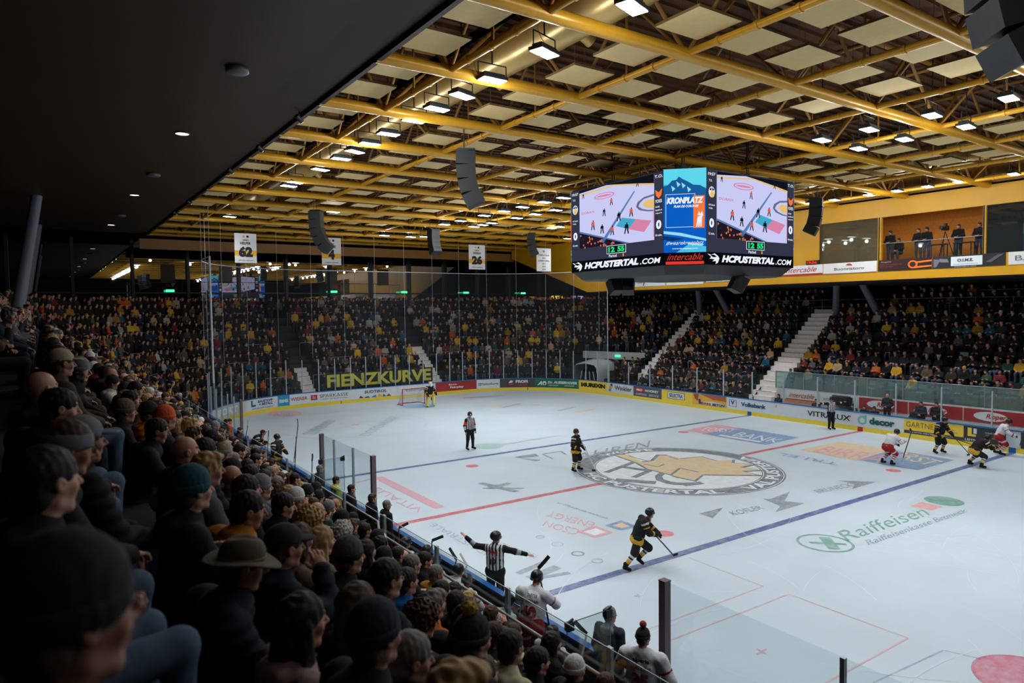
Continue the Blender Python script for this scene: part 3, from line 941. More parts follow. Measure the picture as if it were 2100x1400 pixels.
# ------------------------------------------------------------------ hall: roof, stands, gallery, glass front
deck_m = mat('roof_deck', (96, 62, 34), rough=0.8, var=0.12, scale=3)
tube_m = mat('tube_yellow', (214, 156, 34), rough=0.35, var=0.05, metal=0.1)
web_m = mat('web_yellow', (150, 104, 38), rough=0.45, var=0.08)
panel_m = mat('ceiling_panel', (246, 212, 146), rough=0.75, var=0.03)
panel_e = mat('panel_edge', (120, 96, 52), rough=0.7)
soff_m = mat('soffit_brown', (62, 36, 16), rough=0.55, var=0.08, scale=0.5)
yel_wall = mat('gallery_yellow', (206, 150, 20), rough=0.45, var=0.05, scale=0.7)
dark_m = mat('dark_wall', (20, 20, 24), rough=0.8)
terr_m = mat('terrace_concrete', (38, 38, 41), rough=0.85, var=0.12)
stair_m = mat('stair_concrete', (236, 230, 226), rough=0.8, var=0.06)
black_m = mat('black_metal', (16, 16, 18), rough=0.5)

def struct(o, label=None):
    return tag(o, label, kind='structure')

# roof deck with corrugation
mb = MB()
mb.box((0, 6, 15.35), (33.4, 68, 0.1))
for i in range(130):
    mb.box((0, -27 + i * 0.5, 15.26), (33.0, 0.16, 0.10))
struct(mb.build('ceiling', deck_m), 'dark corrugated roof deck above the trusses')
XT = [-16.3, -14.35, -10.25, -6.15, -2.05, 2.05, 6.15, 10.25, 14.35, 16.3]
Y0, DY = 2.3, 3.97
YT = [Y0 + DY * k for k in range(-7, 9)] + [36.6]
for y in YT:
    mb = MB()
    mb.tube((-16.3, y, 13.0), (16.3, y, 13.0), 0.155, n=14)
    struct(mb.build('beam', tube_m), 'long yellow roof tube running across the rink')
    mb = MB()
    mb.tube((-16.3, y, 15.0), (16.3, y, 15.0), 0.09, n=8)
    for i in range(len(XT) - 1):
        a, b = XT[i], XT[i + 1]
        m_ = (a + b) / 2
        mb.tube((a, y, 13.0), (m_, y, 15.0), 0.055, n=6, caps=False)
        mb.tube((m_, y, 15.0), (b, y, 13.0), 0.055, n=6, caps=False)
    struct(mb.build('beam', web_m), 'diagonal lattice above a yellow roof tube')
for x in XT[1:-1]:
    mb = MB()
    mb.tube((x, -26, 13.02), (x, 36.6, 13.02), 0.085, n=10)
    for y in YT[:-1]:
        for k in (1, 2, 3):
            mb.tube((x, y + k * 1.0, 13.02), (x, y + k * 1.0 + 0.08, 13.02), 0.105, n=10)
    struct(mb.build('beam', tube_m), 'thinner yellow tube running along the hall')
    mb = MB()
    mb.tube((x, -26, 15.0), (x, 36.6, 15.0), 0.07, n=6)
    for a, b in zip(YT[:-1], YT[1:]):
        m_ = (a + b) / 2
        mb.tube((x, a, 13.0), (x, m_, 15.0), 0.05, n=5, caps=False)
        mb.tube((x, m_, 15.0), (x, b, 13.0), 0.05, n=5, caps=False)
        mb.tube((x, m_, 13.0), (x, m_, 15.0), 0.035, n=5, caps=False)
    struct(mb.build('beam', web_m), 'lattice of a lengthwise roof truss')
# edge beams
for x in (-16.15, 16.2):
    mb = MB(); mb.box((x, 5.5, 14.2), (0.12, 63, 2.2)); struct(mb.build('beam', web_m), 'edge beam of the roof')

# acoustic panels
pan = MB()
pan.box((0, 0, 0), (1.36, 1.22, 0.06), mi=1)
pan.add([(-0.68, -0.61, -0.031), (0.68, -0.61, -0.031), (0.68, 0.61, -0.031), (-0.68, 0.61, -0.031)], [(0, 3, 2, 1)], 0)
pan.tube((-0.5, -0.4, 0), (-0.5, -0.4, 1.9), 0.006, n=4, mi=1)
pan.tube((0.5, 0.4, 0), (0.5, 0.4, 1.9), 0.006, n=4, mi=1)
p0 = pan.build('ceiling_panel', [panel_m, panel_e])
first = True
cols_ = [-15.35, -11.0, -9.2, -7.2, -5.13, -3.08, 3.08, 5.13, 7.2, 9.2, 11.0, 15.35]
prow = 0
for ky in range(-7, 9):
    for h in (0, 1):
        y = Y0 + DY * ky + 1.05 + 1.92 * h
        if y > 36 or y < -17: continue
        prow += 1
        for ci, x in enumerate(cols_):
            if y < -13 and x > 0 and x < 0: continue
            o = p0 if first else p0.copy()
            if not first: COL.objects.link(o)
            first = False
            o.location = (x, y, 13.22)
            tag(o, 'square cream acoustic panel under the roof, %s row from the camera, %s column from the left' % (ORD[prow], ORD[ci + 1]), 'ceiling panel', 'cream panels hanging under the roof')

# air ducts
duct_m = mat('duct', (196, 164, 96), rough=0.35, metal=0.3, var=0.04)
for x, lab in ((-12.1, 'long round air duct above the near row of floodlights'), (12.1, 'long round air duct above the far row of floodlights')):
    d = empty('air_duct', (x, 5, 14.1), 0, lab, 'air duct')
    mb = MB(); mb.tube((0, -30, 0), (0, 30, 0), 0.55, n=20)
    for k in range(20): mb.tube((0, -30 + 3 * k, 0), (0, -29.95 + 3 * k, 0), 0.565, n=20)
    mb.build('pipe', duct_m, d)
    for k in range(15):
        mb = MB()
        y = -28.6 + 4 * k
        s = 1 if x < 0 else -1
        mb.tube((s * 0.45, y, -0.28), (s * 0.68, y, -0.42), 0.17, 0.15, n=14)
        mb.tube((s * 0.66, y, -0.41), (s * 0.70, y, -0.435), 0.11, n=12, mi=1)
        o = mb.build('nozzle', [duct_m, black_m], d)
    # cable tray
mb = MB()
for k in range(2): mb.box((-13.9 + 0.0, 5, 13.8 + 0.0), (0.3, 60, 0.04))
tag(mb.build('cable_tray', duct_m), 'perforated cable tray running beside the near air duct', 'cable tray')

# floodlights
lens = glow('lamp_lens', (226, 244, 255), 26.0)
house_m = mat('lamp_housing', (34, 40, 46), rough=0.5, metal=0.3)
lroot = empty('floodlight', (0, 0, 0), 0, 'x', 'floodlight')
mb = MB()
mb.box((0, 0, 0.06), (0.72, 0.38, 0.08)); mb.box((0, 0, 0.13), (0.6, 0.26, 0.08))
mb.build('housing', house_m, lroot)
for sx in (-1, 1):
    mb = MB(); mb.box((sx * 0.18, 0, 0.012), (0.31, 0.33, 0.012)); mb.build('lens', lens, lroot)
mb = MB()
mb.path([(-0.42, 0, 0.1), (-0.42, 0, 0.42), (0.42, 0, 0.42), (0.42, 0, 0.1)], 0.015, 6); mb.tube((0, 0, 0.42), (0, 0, 2.72), 0.02, n=6)
mb.box((0, 0, -0.002), (0.035, 0.36, 0.008))
mb.build('bracket', house_m, lroot)
ld = bpy.data.lights.new('floodlight_beam', 'AREA')
ld.shape = 'RECTANGLE'; ld.size = 0.66; ld.size_y = 0.33
ld.energy = LAMP_W; ld.color = LAMP_COL
ld.spread = math.radians(125)
lo_ = bpy.data.objects.new('beam', ld); COL.objects.link(lo_); lo_.parent = lroot; lo_.location = (0, 0, 0.004)
sd = bpy.data.lights.new('floodlight_spill', 'POINT')  # extra point light below each floodlight, added to brighten roof tubes and panels
sd.energy = 58; sd.color = LAMP_COL; sd.shadow_soft_size = 0.12
so_ = bpy.data.objects.new('spill', sd); COL.objects.link(so_); so_.parent = lroot; so_.location = (0, 0, -0.22)

lamps = []
for a, rz in (((-13.758, -10.948, 12.900), .3), ((-13.852, -8.149, 12.900), .3), ((-13.773, -5.962, 12.900), .0), ((-13.867, -4.448, 12.900), .3), ((-13.769, -3.003, 12.900), .1), ((-13.748, -1.543, 12.900), 0), ((-13.758, 0.347, 12.900), .0), ((-13.710, 1.926, 12.900), .0), ((-13.864, 3.291, 12.900), .4),
              ((-13.742, 4.702, 12.900), 0), ((-13.803, 7.040, 12.900), .3), ((-13.801, 10.368, 12.900), .3), ((-13.678, 11.412, 12.900), .2), ((-13.553, 23.464, 12.900), .3), ((-8.642, 18.519, 12.900), .2)):
    lamps.append((-13.3 if a[0] < -11 else a[0], a[1], 'near', rz))
for y in (-13.0, -15.5, -18.5, -22.0):
    lamps.append((-13.3, y, 'near', 0.2))
for a in ((-1.797, -12.825, 12.900), (-1.725, -10.886, 12.900), (-1.736, -9.027, 12.900), (-1.767, -7.438, 12.900), (0.269, 7.980, 12.900), (-1.785, 6.384, 12.900), (-1.841, 7.942, 12.900), (-1.805, 9.945, 12.900), (-1.844, 11.771, 12.900), (-1.659, 13.848, 12.900), (-1.869, 16.617, 12.900), (-1.839, 18.715, 12.900)):
    lamps.append((-1.15, a[1], 'centre', 0.1))
for a in ((0.668, -10.844, 12.900), (0.606, -8.981, 12.900), (0.548, -7.417, 12.900), (0.600, 9.948, 12.900), (0.586, 11.887, 12.900), (0.479, 13.804, 12.900), (0.462, 16.609, 12.900), (0.443, 17.715, 12.900), (0.480, 18.837, 12.900), (0.696, 25.973, 12.900)):
    lamps.append((1.15, a[1], 'centre', 0.1))
for y in (-14.5, -17, -20): lamps += [(-1.15, y, 'centre', 0.1), (1.15, y, 'centre', .1)]
for a in ((12.827, -7.785, 12.900), (12.709, -5.555, 12.900), (12.839, -4.149, 12.900), (12.783, -2.683, 12.900), (12.636, -1.235, 12.900), (12.845, 0.666, 12.900), (12.619, 2.185, 12.900), (12.828, 23.932, 12.900)):
    lamps.append((13.3, a[1], 'far', 0.1))
for y in (-10, -12.5, -16, 5.5, 9.0, 13.0, 17.0): lamps.append((13.3, y, 'far', 0.1))
for a in ((7.569, 18.683, 12.900), (7.549, 17.699, 12.900), (-1.851, 26.616, 12.900), (0.267, 26.580, 12.900)): lamps.append((a[0], a[1], 'end', 0.2))
lamps.sort(key=lambda t: (t[2], t[1]))
cnt = {}
fst = True
for x, y, row, rz in lamps:
    cnt[row] = cnt.get(row, 0) + 1
    o = lroot if fst else copy_tree(lroot)
    fst = False
    o.location = (x, y, 12.86 if abs(x) > 2 else 12.6); o.rotation_euler = (0, 0, rz)
    where = {'near': 'row above the near boards', 'centre': 'double row over mid ice', 'far': 'row above the far boards', 'end': 'group near the far end'}[row]
    tag(o, 'twin-lens floodlight, %s from the camera in the %s' % (ORD[cnt[row]], where), 'floodlight', 'floodlights under the roof')

# soffit over the near stand with round lights
mb = MB(); mb.box((-27.1, 5.5, 13.06), (22, 73, 0.12)); struct(mb.build('ceiling', soff_m), 'smooth dark brown soffit above the near stand')
mb = MB(); mb.box((-16.25, 5.5, 13.0), (0.12, 63, 0.25)); struct(mb.build('trim', soff_m))
dl = glow('downlight_disc', (255, 236, 228), 3.0)
ring_m = mat('downlight_ring', (60, 56, 60), rough=0.5)
first = None
n_ = 0
for y in (-23.6, -9.7, 4.15, 18.2, 32.0):
    n_ += 1
    if first is None:
        r_ = empty('downlight', (0, 0, 0), 0, 'x', 'downlight')
        mb = MB(); mb.tube((0, 0, -0.02), (0, 0, 0.02), 0.20, n=24); mb.build('disc', dl, r_)
        mb = MB(); mb.lathe([(0.205, -0.025), (0.235, -0.025), (0.235, 0.03), (0.205, 0.03), (0.205, -0.025)], n=24); mb.build('ring', ring_m, r_)
        first = r_
        pl_ = bpy.data.lights.new('downlight_glow', 'SPOT'); pl_.energy = 60; pl_.color = (1.0, 0.82, 0.72); pl_.spot_size = 2.0; pl_.shadow_soft_size = 0.18
        po = bpy.data.objects.new('glow', pl_); COL.objects.link(po); po.parent = r_; po.location = (0, 0, -0.06)
        o = r_
    else:
        o = copy_tree(first)
    o.location = (-18.9, y, 12.98)
    tag(o, 'round lit downlight in the dark soffit, %s from the camera end' % ORD[n_], 'downlight', 'round lights in the soffit')
first = None
dome_m = mat('dome', (96, 92, 100), rough=0.5)
for i, y in enumerate((-3.1, 12.0, 26.5)):
    mb = MB()
    mb.lathe([(0.0, -0.12), (0.22, -0.12), (0.27, -0.09), (0.27, 0.0), (0.2, 0.0)], n=24)
    o = mb.build('ceiling_dome', dome_m); o.location = (-18.8, y, 12.99)
    tag(o, 'unlit grey round ceiling unit in the dark soffit, %s from the camera' % ORD[i + 1], 'ceiling unit', 'unlit round units in the soffit')
# small spotlights along the soffit edge
for i, px_ in enumerate(((-16.839, -0.341, 12.900), (-16.792, 4.065, 12.900), (-16.736, 8.587, 12.900), (-16.583, 17.963, 12.900), (-16.537, 22.562, 12.900))):
    r_ = empty('spotlight', (-16.45, px_[1], 12.78), 0.3, 'small black spotlight on the soffit edge, %s from the camera' % ORD[i + 1], 'spotlight', 'small spotlights on the soffit edge')
    mb = MB(); mb.tube((-0.1, 0, 0.05), (0.12, 0.05, -0.06), 0.07, n=12); mb.tube((0, 0, 0), (0, 0, 0.2), 0.015, n=6); mb.build('body', black_m, r_)
    mb = MB(); mb.tube((0.12, 0.05, -0.06), (0.13, 0.052, -0.064), 0.055, n=12); mb.build('lens', glow('spot_lens', (255, 240, 235), 6.0), r_)

# outer walls
for nme, c, d in (('wall_near', (-34, 4, 5), (0.3, 100, 18)), ('wall_back', (0, -40, 5), (70, 0.3, 18)), ('wall_far', (33, 4, 5), (0.3, 100, 18))):
    mb = MB(); mb.box(c, d); struct(mb.build(nme, dark_m))
# glass front behind the far end
front = glass_mat('night_glass', (30, 32, 36), refl=0.33, rough=0.01)
YF = 42.0
n_ = 0
xs_ = [-33 + 4.05 * k for k in range(17)]
for a, b in zip(xs_[:-1], xs_[1:]):
    n_ += 1
    mb = MB(); mb.box(((a + b) / 2, YF, 9.6), (b - a - 0.05, 0.03, 7.0)); struct(mb.build('window_%d' % n_, front))
mb = MB(); mb.box((0, YF + 4, 5), (70, 0.3, 18)); struct(mb.build('wall_end', dark_m))
for i, x in enumerate(xs_):
    mb = MB(); mb.box((x, YF - 0.2, 9.7), (0.22, 0.35, 7.0)); struct(mb.build('trim_%d' % (i + 1), black_m))
mb = MB(); mb.box((0, YF - 0.05, 8.75), (66, 0.1, 0.12)); struct(mb.build('trim_%d' % 20, black_m))
mb = MB(); mb.box((0, 37.0, 12.25), (33.5, 0.3, 0.75)); mb.box((0, 39.8, 12.62), (33.5, 5.6, 0.06)); struct(mb.build('beam', mat('end_beam', (150, 100, 34), rough=0.5)), 'brown-yellow beam closing the roof at the far end')
mb = MB(); mb.box((0, 39.6, 13.06), (66, 5.6, 0.12)); struct(mb.build('ceiling', soff_m))

# ---------------- terraces of the stands
def floor_z(i): return 1.7 + 0.6 * i
NROW = 9
def row_off(i): return 2.9 + 0.8 * i      # offset of the heads of row i from the boards
mb = MB()
for i in range(0, NROW):
    band(-28, S4 + 2 * S1 + 0, [row_off(i) - 0.55, row_off(i) - 0.55, row_off(i) + 0.25], [floor_z(i) - 0.6 if i else 0.0, floor_z(i), floor_z(i)], mb, 0, 1.2)
band(-28, S4 + 2 * S1, [row_off(NROW) - 0.55, row_off(NROW) - 0.55, row_off(NROW) + 9.0], [floor_z(NROW - 1), 6.5, 6.5], mb, 0, 1.2)
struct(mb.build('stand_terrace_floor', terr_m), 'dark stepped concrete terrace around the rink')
mb = MB()
for i in (-2, -1):
    band(8.2, S4 + 4.0, [row_off(i) - 0.55, row_off(i) - 0.55, row_off(i) + 0.25], [0.0, floor_z(i), floor_z(i)], mb, 0, 1.2)
for s in (8.2, S4 + 4.0):
    (x0, y0), _ = bp(s, 0.75); (x1, y1), _ = bp(s, 2.4)
    mb.add([(x0, y0, 0), (x1, y1, 0), (x1, y1, 1.7), (x0, y0, 0.5)], [(0, 1, 2, 3)])
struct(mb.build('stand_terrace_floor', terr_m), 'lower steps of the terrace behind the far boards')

# bright stairs cutting through the terrace
def stairs(s, w, i0, i1, lab):
    root = MB()
    (xa, ya), n = bp(s, row_off(i0) - 0.9)
    ang = math.atan2(n[1], n[0])
    red = MB()
    for i in range(i0, i1 + 1):
        for k in (0, 1):
            o_ = row_off(i) - 0.55 + 0.4 * k
            (x, y), _ = bp(s, o_ + 0.2)
            z = floor_z(i) - 0.01 + 0.3 * k
            root.box((x, y, z - 0.27), (0.42, w, 0.62), ang)
            if k: red.box((x - n[0] * 0.2, y - n[1] * 0.2, z + 0.03), (0.03, w * 0.7, 0.03), ang)
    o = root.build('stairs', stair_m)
    tag(o, lab, 'stairs')
    red.build('edge_strip', mat('step_red', (190, 110, 100), rough=0.6), o)
    return o
stairs(7.7, 1.75, -2, 8, 'pale concrete stairs with red edge strips rising through the far stand at mid rink')
stairs(19.3, 1.2, 0, 8, 'pale concrete stairs in the far stand above the white tunnel')
stairs(36.6, 1.3, -2, 3, 'pale stairs through the end stand beside the black and yellow banner')
stairs(47.5, 1.0, -2, 1, 'pale stairs in the end stand left of the black and yellow banner')

# A-shaped columns
colm = mat('column_grey', (116, 120, 132), rough=0.5, var=0.04)
def acol(x, xt, y, z0, z1, lab, sp=1.5, grp='slanted columns'):
    o = empty('slanted_column', (x, y, z0), 0, lab, 'column', grp)
    for s in (-1, 1):
        mb = MB(); mb.tube((0, s * sp, 0), (xt - x, s * 0.18, z1 - z0), 0.24, 0.2, n=16); mb.build('leg', colm, o)
    return o
for i, y in enumerate((20.0, 33.5)):
    mb = MB(); mb.tube((-24.0, y, 6.5), (-22.9, y + 1.0, 13.0), 0.30, 0.24, n=18)
    tag(mb.build('slanted_column', colm), 'thick leaning grey column behind the near stand, %s from the camera' % ORD[i + 1], 'column', 'leaning columns behind the near stand')
for i, y in enumerate((-7.5, 5.1, 17.3)):
    acol(23.6, 21.5, y, 6.5, 11.0, 'white-grey slanted column pair under the far gallery, %s from the right edge' % ORD[i + 1])

# ---------------- yellow gallery above the far stand
GX = 16.2
mb = MB()
prof = [(-30, 8.55), (24.9, 8.55), (35.6, 12.0), (35.6, 13.0), (-30, 13.0)]
def gal_quad(y0, y1, z0, z1): mb.box((GX + 0.1, (y0 + y1) / 2, (z0 + z1) / 2), (0.2, y1 - y0, z1 - z0))
gal_quad(-30, 24.9, 8.5, 9.6)
gal_quad(-30, 24.9, 12.0, 13.0)
gal_quad(3.3, 24.9, 9.6, 12.0)
gal_quad(-0.38, -0.2, 9.6, 12.0)
gal_quad(-5.6, -5.45, 9.6, 12.0)
mb.add([(GX, 24.9, 8.5), (GX, 24.9, 13.0), (GX, 36.4, 13.0), (GX, 36.4, 12.1), (GX + 0.2, 24.9, 8.5), (GX + 0.2, 24.9, 13.0), (GX + 0.2, 36.4, 13.0), (GX + 0.2, 36.4, 12.1)],
       [(0, 1, 2, 3), (7, 6, 5, 4), (0, 3, 7, 4)])
struct(mb.build('wall_gallery', yel_wall), 'saffron yellow gallery front above the far stand')
mb = MB()
mb.box((GX + 4.2, -2.5, 8.5), (8.2, 55, 0.12)); mb.box((GX + 8.2, -2.5, 10.7), (0.2, 55, 4.6))
mb.add([(GX + 0.2, 24.9, 8.44), (GX + 8.2, 24.9, 8.44), (GX + 8.2, 36.4, 12.1), (GX + 0.2, 36.4, 12.1)], [(0, 1, 2, 3)])
struct(mb.build('wall_gallery_underside', dark_m), 'dark underside of the gallery')
mb = MB()
mb.box((GX + 3.6, -2.5, 10.8), (0.1, 13, 4.4)); mb.box((GX + 1.9, 3.6, 10.8), (3.4, 0.1, 4.4)); mb.box((GX + 1.9, -8.6, 10.8), (3.4, 0.1, 4.4)); mb.box((GX + 1.9, -2.5, 12.9), (3.4, 13, 0.08))
struct(mb.build('wall_gallery_room', mat('room_orange', (196, 126, 34), rough=0.6)), 'orange-brown inside of the press gallery')
mb = MB(); mb.box((GX + 1.9, -2.5, 9.5), (3.4, 13, 0.1)); struct(mb.build('floor', mat('gallery_floor', (90, 74, 56), rough=0.7)))
mb = MB(); mb.box((GX + 0.1, 1.55, 10.8), (0.03, 3.45, 2.4)); struct(mb.build('window_30', glass_mat('gallery_glass', (190, 196, 190), refl=0.06, haze=0.22, hazecol=(150, 140, 110))), 'pane of the press gallery reflecting the stands')
mb = MB(); mb.box((GX + 0.1, -8.3, 10.8), (0.03, 5.6, 2.4)); struct(mb.build('window_31', glass_mat('gallery_glass_dark', (70, 76, 82), refl=0.12, haze=0.05)), 'dark pane at the right end of the press gallery')
mb = MB()
for y in (3.28, -0.28, -5.5): mb.box((GX - 0.01, y, 10.8), (0.03, 0.06, 2.42))
struct(mb.build('trim_31', black_m))
mb = MB(); mb.box((GX + 0.12, -2.9, 10.05), (0.02, 5.0, 0.95)); struct(mb.build('window_32', clear), 'low glass parapet of the open gallery window')
mb = MB(); mb.tube((GX + 0.12, -5.4, 10.53), (GX + 0.12, -0.4, 10.53), 0.02, n=6); struct(mb.build('trim_32', steel))
tubelight = glow('tube_light', (255, 240, 214), 9.0)
for i, (y, x) in enumerate(((2.2, 1.6), (-1.0, 1.6), (-2.9, 1.6), (-4.6, 1.6), (-7.4, 1.6))):
    mb = MB(); mb.bar((GX + x - 0.35, y + 0.25, 12.45), (GX + x + 0.35, y - 0.25, 12.45), 0.07, 0.04)
    o = mb.build('tube_lamp', tubelight); tag(o, 'slim warm tube lamp in the press gallery, %s from the left' % ORD[i + 1], 'tube lamp', 'tube lamps in the press gallery')
    mb = MB(); mb.tube((GX + x, y, 12.46), (GX + x, y, 12.86), 0.01, n=5); mb.build('cord', black_m, o)
gl_ = bpy.data.lights.new('gallery_lamp', 'AREA'); gl_.shape = 'RECTANGLE'; gl_.size = 0.3; gl_.size_y = 9; gl_.energy = 70; gl_.color = (1.0, 0.85, 0.62)
go = bpy.data.objects.new('gallery_lamp', gl_); COL.objects.link(go); go.location = (GX + 1.6, -2.5, 12.4)

# banners along the gallery front: y_left > y_right as seen from the ice
def gal_ad(yl, yr, bg, words, label, blobs=(), z0=8.98, z1=9.6, x=GX - 0.03, grp='banners along the gallery front', rot=False):
    wid, hh = yl - yr, z1 - z0
    pl = lambda u, v, p=0.0: (x - p, yl - u, z0 + v)
    mb = MB(); mb.box((x + 0.01, (yl + yr) / 2, (z0 + z1) / 2), (0.02, wid - 0.01, hh))
    root = mb.build('advertising_banner', am(bg)); tag(root, label, 'advert', grp)
    groups = {}
    for rgb, pts in blobs: groups.setdefault((rgb, 0), []).append(('p', pts))
    for w_ in words: groups.setdefault((w_[5], 1), []).append(('w', w_))
    lay = 0.008
    for (rgb, _k), items in groups.items():
        m = MB()
        for k, it in items:
            if k == 'p': m.add([pl(u * wid, v * hh, lay) for u, v in it], [tuple(range(len(it)))])
            else:
                t, u0, v0, ww, h_, _c, bold, shear = it
                letter(m, t, pl, u0 * wid, v0 * hh, ww * wid if ww else None, h_ * hh, 0, bold, shear, 1.0, lay)
        m.build('lettering' if any(k == 'w' for k, _ in items) else 'emblem', am(rgb), root)
        lay += 0.004
    return root
gal_ad(19.9, 15.8, WHT, [('TECH', 0.25, 0.4, 0.2, 0.35, RED, 0.03, 0), ('LABORTECHNIK LOGISTIK', 0.5, 0.5, 0.42, 0.2, GRY, 0, 0)], 'white gallery banner with red chevrons left under the scoreboard',
       [(RED, [(0.42, 0.9), (0.45, 0.9), (0.48, 0.5), (0.45, 0.1), (0.42, 0.1), (0.45, 0.5)])], 8.75, 9.4)
gal_ad(15.7, 12.2, (226, 226, 224), [('LABORATORIUMSTECHNIK', 0.06, 0.62, 0.85, 0.2, GRY, 0.01, 0), ('servizi e impianti', 0.06, 0.3, 0.8, 0.14, GRY, 0, 0)], 'white gallery banner with thin grey lines of text', (), 8.75, 9.4)
gal_ad(12.1, 8.9, (150, 44, 48), [('intercable', 0.5, 0.6, 0.3, 0.2, WHT, 0, 0.3)], 'red white and teal gallery banner behind the hanging loudspeaker', [(WHT, rect_pts(0.05, 0.0, 1, 0.42)), ((60, 140, 150), rect_pts(0.1, 0.08, 0.5, 0.34))], 8.85, 9.5)
gal_ad(8.8, 5.9, (40, 36, 38), [('STEURER', 0.02, 0.42, 0.94, 0.5, (190, 190, 192), 0.05, 0), ('Seilbahnen', 0.04, 0.12, 0.6, 0.14, (120, 120, 122), 0, 0)], 'black gallery banner with pale grey capitals')
gal_ad(5.85, 3.08, (230, 228, 226), [('intercable', 0.06, 0.32, 0.80, 0.5, (190, 44, 44), 0.0, 0.45)], 'white gallery banner with red handwriting and a red foot strip', [((176, 40, 40), rect_pts(0.0, 0.0, 1, 0.16))])
gal_ad(3.05, -0.18, (226, 224, 222), [('Buonristoro', 0.22, 0.3, 0.56, 0.26, (70, 66, 66), 0.0, 0)], 'white gallery banner with grey word and a small red dome emblem',
       [((180, 60, 40), ell_pts(0.5, 0.68, 0.06, 0.22, 16, 0, PI)), ((212, 150, 150), [(0, 0), (1, 0), (1, 0.06), (0.5, 0.03), (0, 0.08)])])
gal_ad(-0.25, -3.1, (46, 22, 20), [('FEUER UND FLAMME FUR', 0.04, 0.52, 0.42, 0.10, (170, 60, 64), 0, 0), ('SPORT UND ARBEIT', 0.04, 0.32, 0.26, 0.10, (170, 60, 64), 0, 0), ('Zingerle', 0.06, 0.74, 0.2, 0.12, (200, 190, 190), 0, 0)], 'dark gallery banner with an orange glowing fist',
       [((230, 110, 30), ell_pts(0.66, 0.48, 0.09, 0.36, 16)), ((232, 120, 34), [(0.7, 0.7), (1, 0.8), (1, 0.66), (0.7, 0.55)]), ((232, 120, 34), [(0.68, 0.12), (1, 0.22), (1, 0.34), (0.7, 0.3)]), ((60, 26, 18), ell_pts(0.66, 0.48, 0.055, 0.22, 16))])
gal_ad(-3.12, -6.5, (44, 38, 40), [('O.I.M.E.', 0.36, 0.46, 0.22, 0.26, (60, 60, 66), 0.04, 0), ('elettromeccanica', 0.30, 0.24, 0.34, 0.08, (90, 90, 96), 0, 0), ('www.oilme.com', 0.32, 0.02, 0.3, 0.08, WHT, 0, 0)], 'dark gallery banner with a white box of letters and machine pictures',
       [((112, 112, 120), [(0.02, 0.1), (0.06, 0.1), (0.12, 0.7), (0.02, 0.8)]), ((120, 124, 134), [(0.1, 0.8), (0.22, 0.75), (0.24, 0.45), (0.12, 0.5)]), (WHT, rect_pts(0.27, 0.14, 0.70, 0.90)), ((84, 84, 92), [(0.74, 0.3), (0.9, 0.9), (0.98, 0.9), (0.82, 0.3)])])
gal_ad(-6.6, -9.5, (210, 210, 206), [('BAU', 0.1, 0.3, 0.4, 0.4, GRY, 0, 0)], 'pale gallery banner cut by the right edge of the photo')
mb = MB(); mb.box((GX - 0.03, 3.75, 9.74), (0.06, 0.85, 0.24)); o = mb.build('led_clock', black_m); tag(o, 'small black clock with red digits on the yellow gallery wall', 'clock')
m = MB(); letter(m, '19:56', lambda u, v, p=0.0: (GX - 0.066, 4.1 - u, 9.66 + v), 0, 0, 0.65, 0.15, 0, 0.03); m.build('digits', glow('led_red', (230, 40, 20), 1.6), o)
# far side lamps, cctv
# ---------------- exit signs and concourse screens at the end
exitm = glow('exit_green', (60, 230, 150), 2.2)
for i, px_ in enumerate(((-14.183, 41.400, 8.915), (-0.421, 41.400, 8.900), (6.712, 41.400, 8.886), (13.790, 41.400, 8.865), (21.088, 41.400, 8.840))):
    mb = MB(); mb.box((px_[0], 41.4, px_[2]), (0.62, 0.06, 0.2)); o = mb.build('exit_sign', exitm)
    mb = MB(); mb.bar((px_[0], 41.4, px_[2] + 0.09), (px_[0], 41.9, 8.74), 0.03, 0.03); mb.build('bracket', black_m, o)
    tag(o, 'small glowing green exit sign above the end stand, %s from the left' % ORD[i + 1], 'exit sign', 'green exit signs above the end stand')
# orange kiosk with two screens
mb = MB(); mb.box((25.5, 40.0, 7.6), (9.0, 0.2, 1.5)); o = mb.build('kiosk_wall', mat('kiosk_orange', (190, 104, 40), rough=0.5, emit=0.22)); tag(o, 'self-glowing orange kiosk wall behind the corner of the end stand', 'kiosk')  # wall is no lamp: emission in its orange stands in for kiosk lighting
for cx, r_, l_ in ((24.6, (240, 200, 70), 'yellow'), (27.6, (150, 130, 190), 'violet')):
    mb = MB(); mb.box((cx, 39.85, 8.2), (1.5, 0.06, 0.65)); o = mb.build('menu_screen', glow('menu_' + l_, r_, 1.0)); tag(o, '%s menu screen above the orange kiosk' % l_, 'screen')

# ------------------------------------------------------------------ scoreboard cube over mid ice
JX, JY = 0.0, -0.1
ja, jc = 3.76, 2.68
Z0, Z1, Z2, Z3 = 8.32, 8.66, 9.12, 12.12
sb = empty('scoreboard', (JX, JY, Z0), 0, 'large hanging eight-sided video scoreboard over mid ice', 'scoreboard')
housing = mat('scoreboard_housing', (30, 31, 36), rough=0.5)
octo = [(ja, -jc), (ja, jc), (jc, ja), (-jc, ja), (-ja, jc), (-ja, -jc), (-jc, -ja), (jc, -ja)]
mb = MB()
k = 0.97
lv = [(0.90, 0.0), (0.985, Z1 - Z0 - 0.02), (k + 0.02, Z1 - Z0), (k + 0.02, Z3 - Z0 + 0.05), (k - 0.1, Z3 - Z0 + 0.06)]
vs, fs = [], []
for sc, z in lv:
    for x, y in octo: vs.append((x * sc, y * sc, z))
for i in range(len(lv) - 1):
    for j in range(8):
        a, b = i * 8 + j, i * 8 + (j + 1) % 8
        fs.append((a, b, b + 8, a + 8))
fs.append(tuple(range(7, -1, -1))); n8 = (len(lv) - 1) * 8; fs.append(tuple(range(n8, n8 + 8)))
mb.add(vs, fs); mb.build('housing', housing, sb)

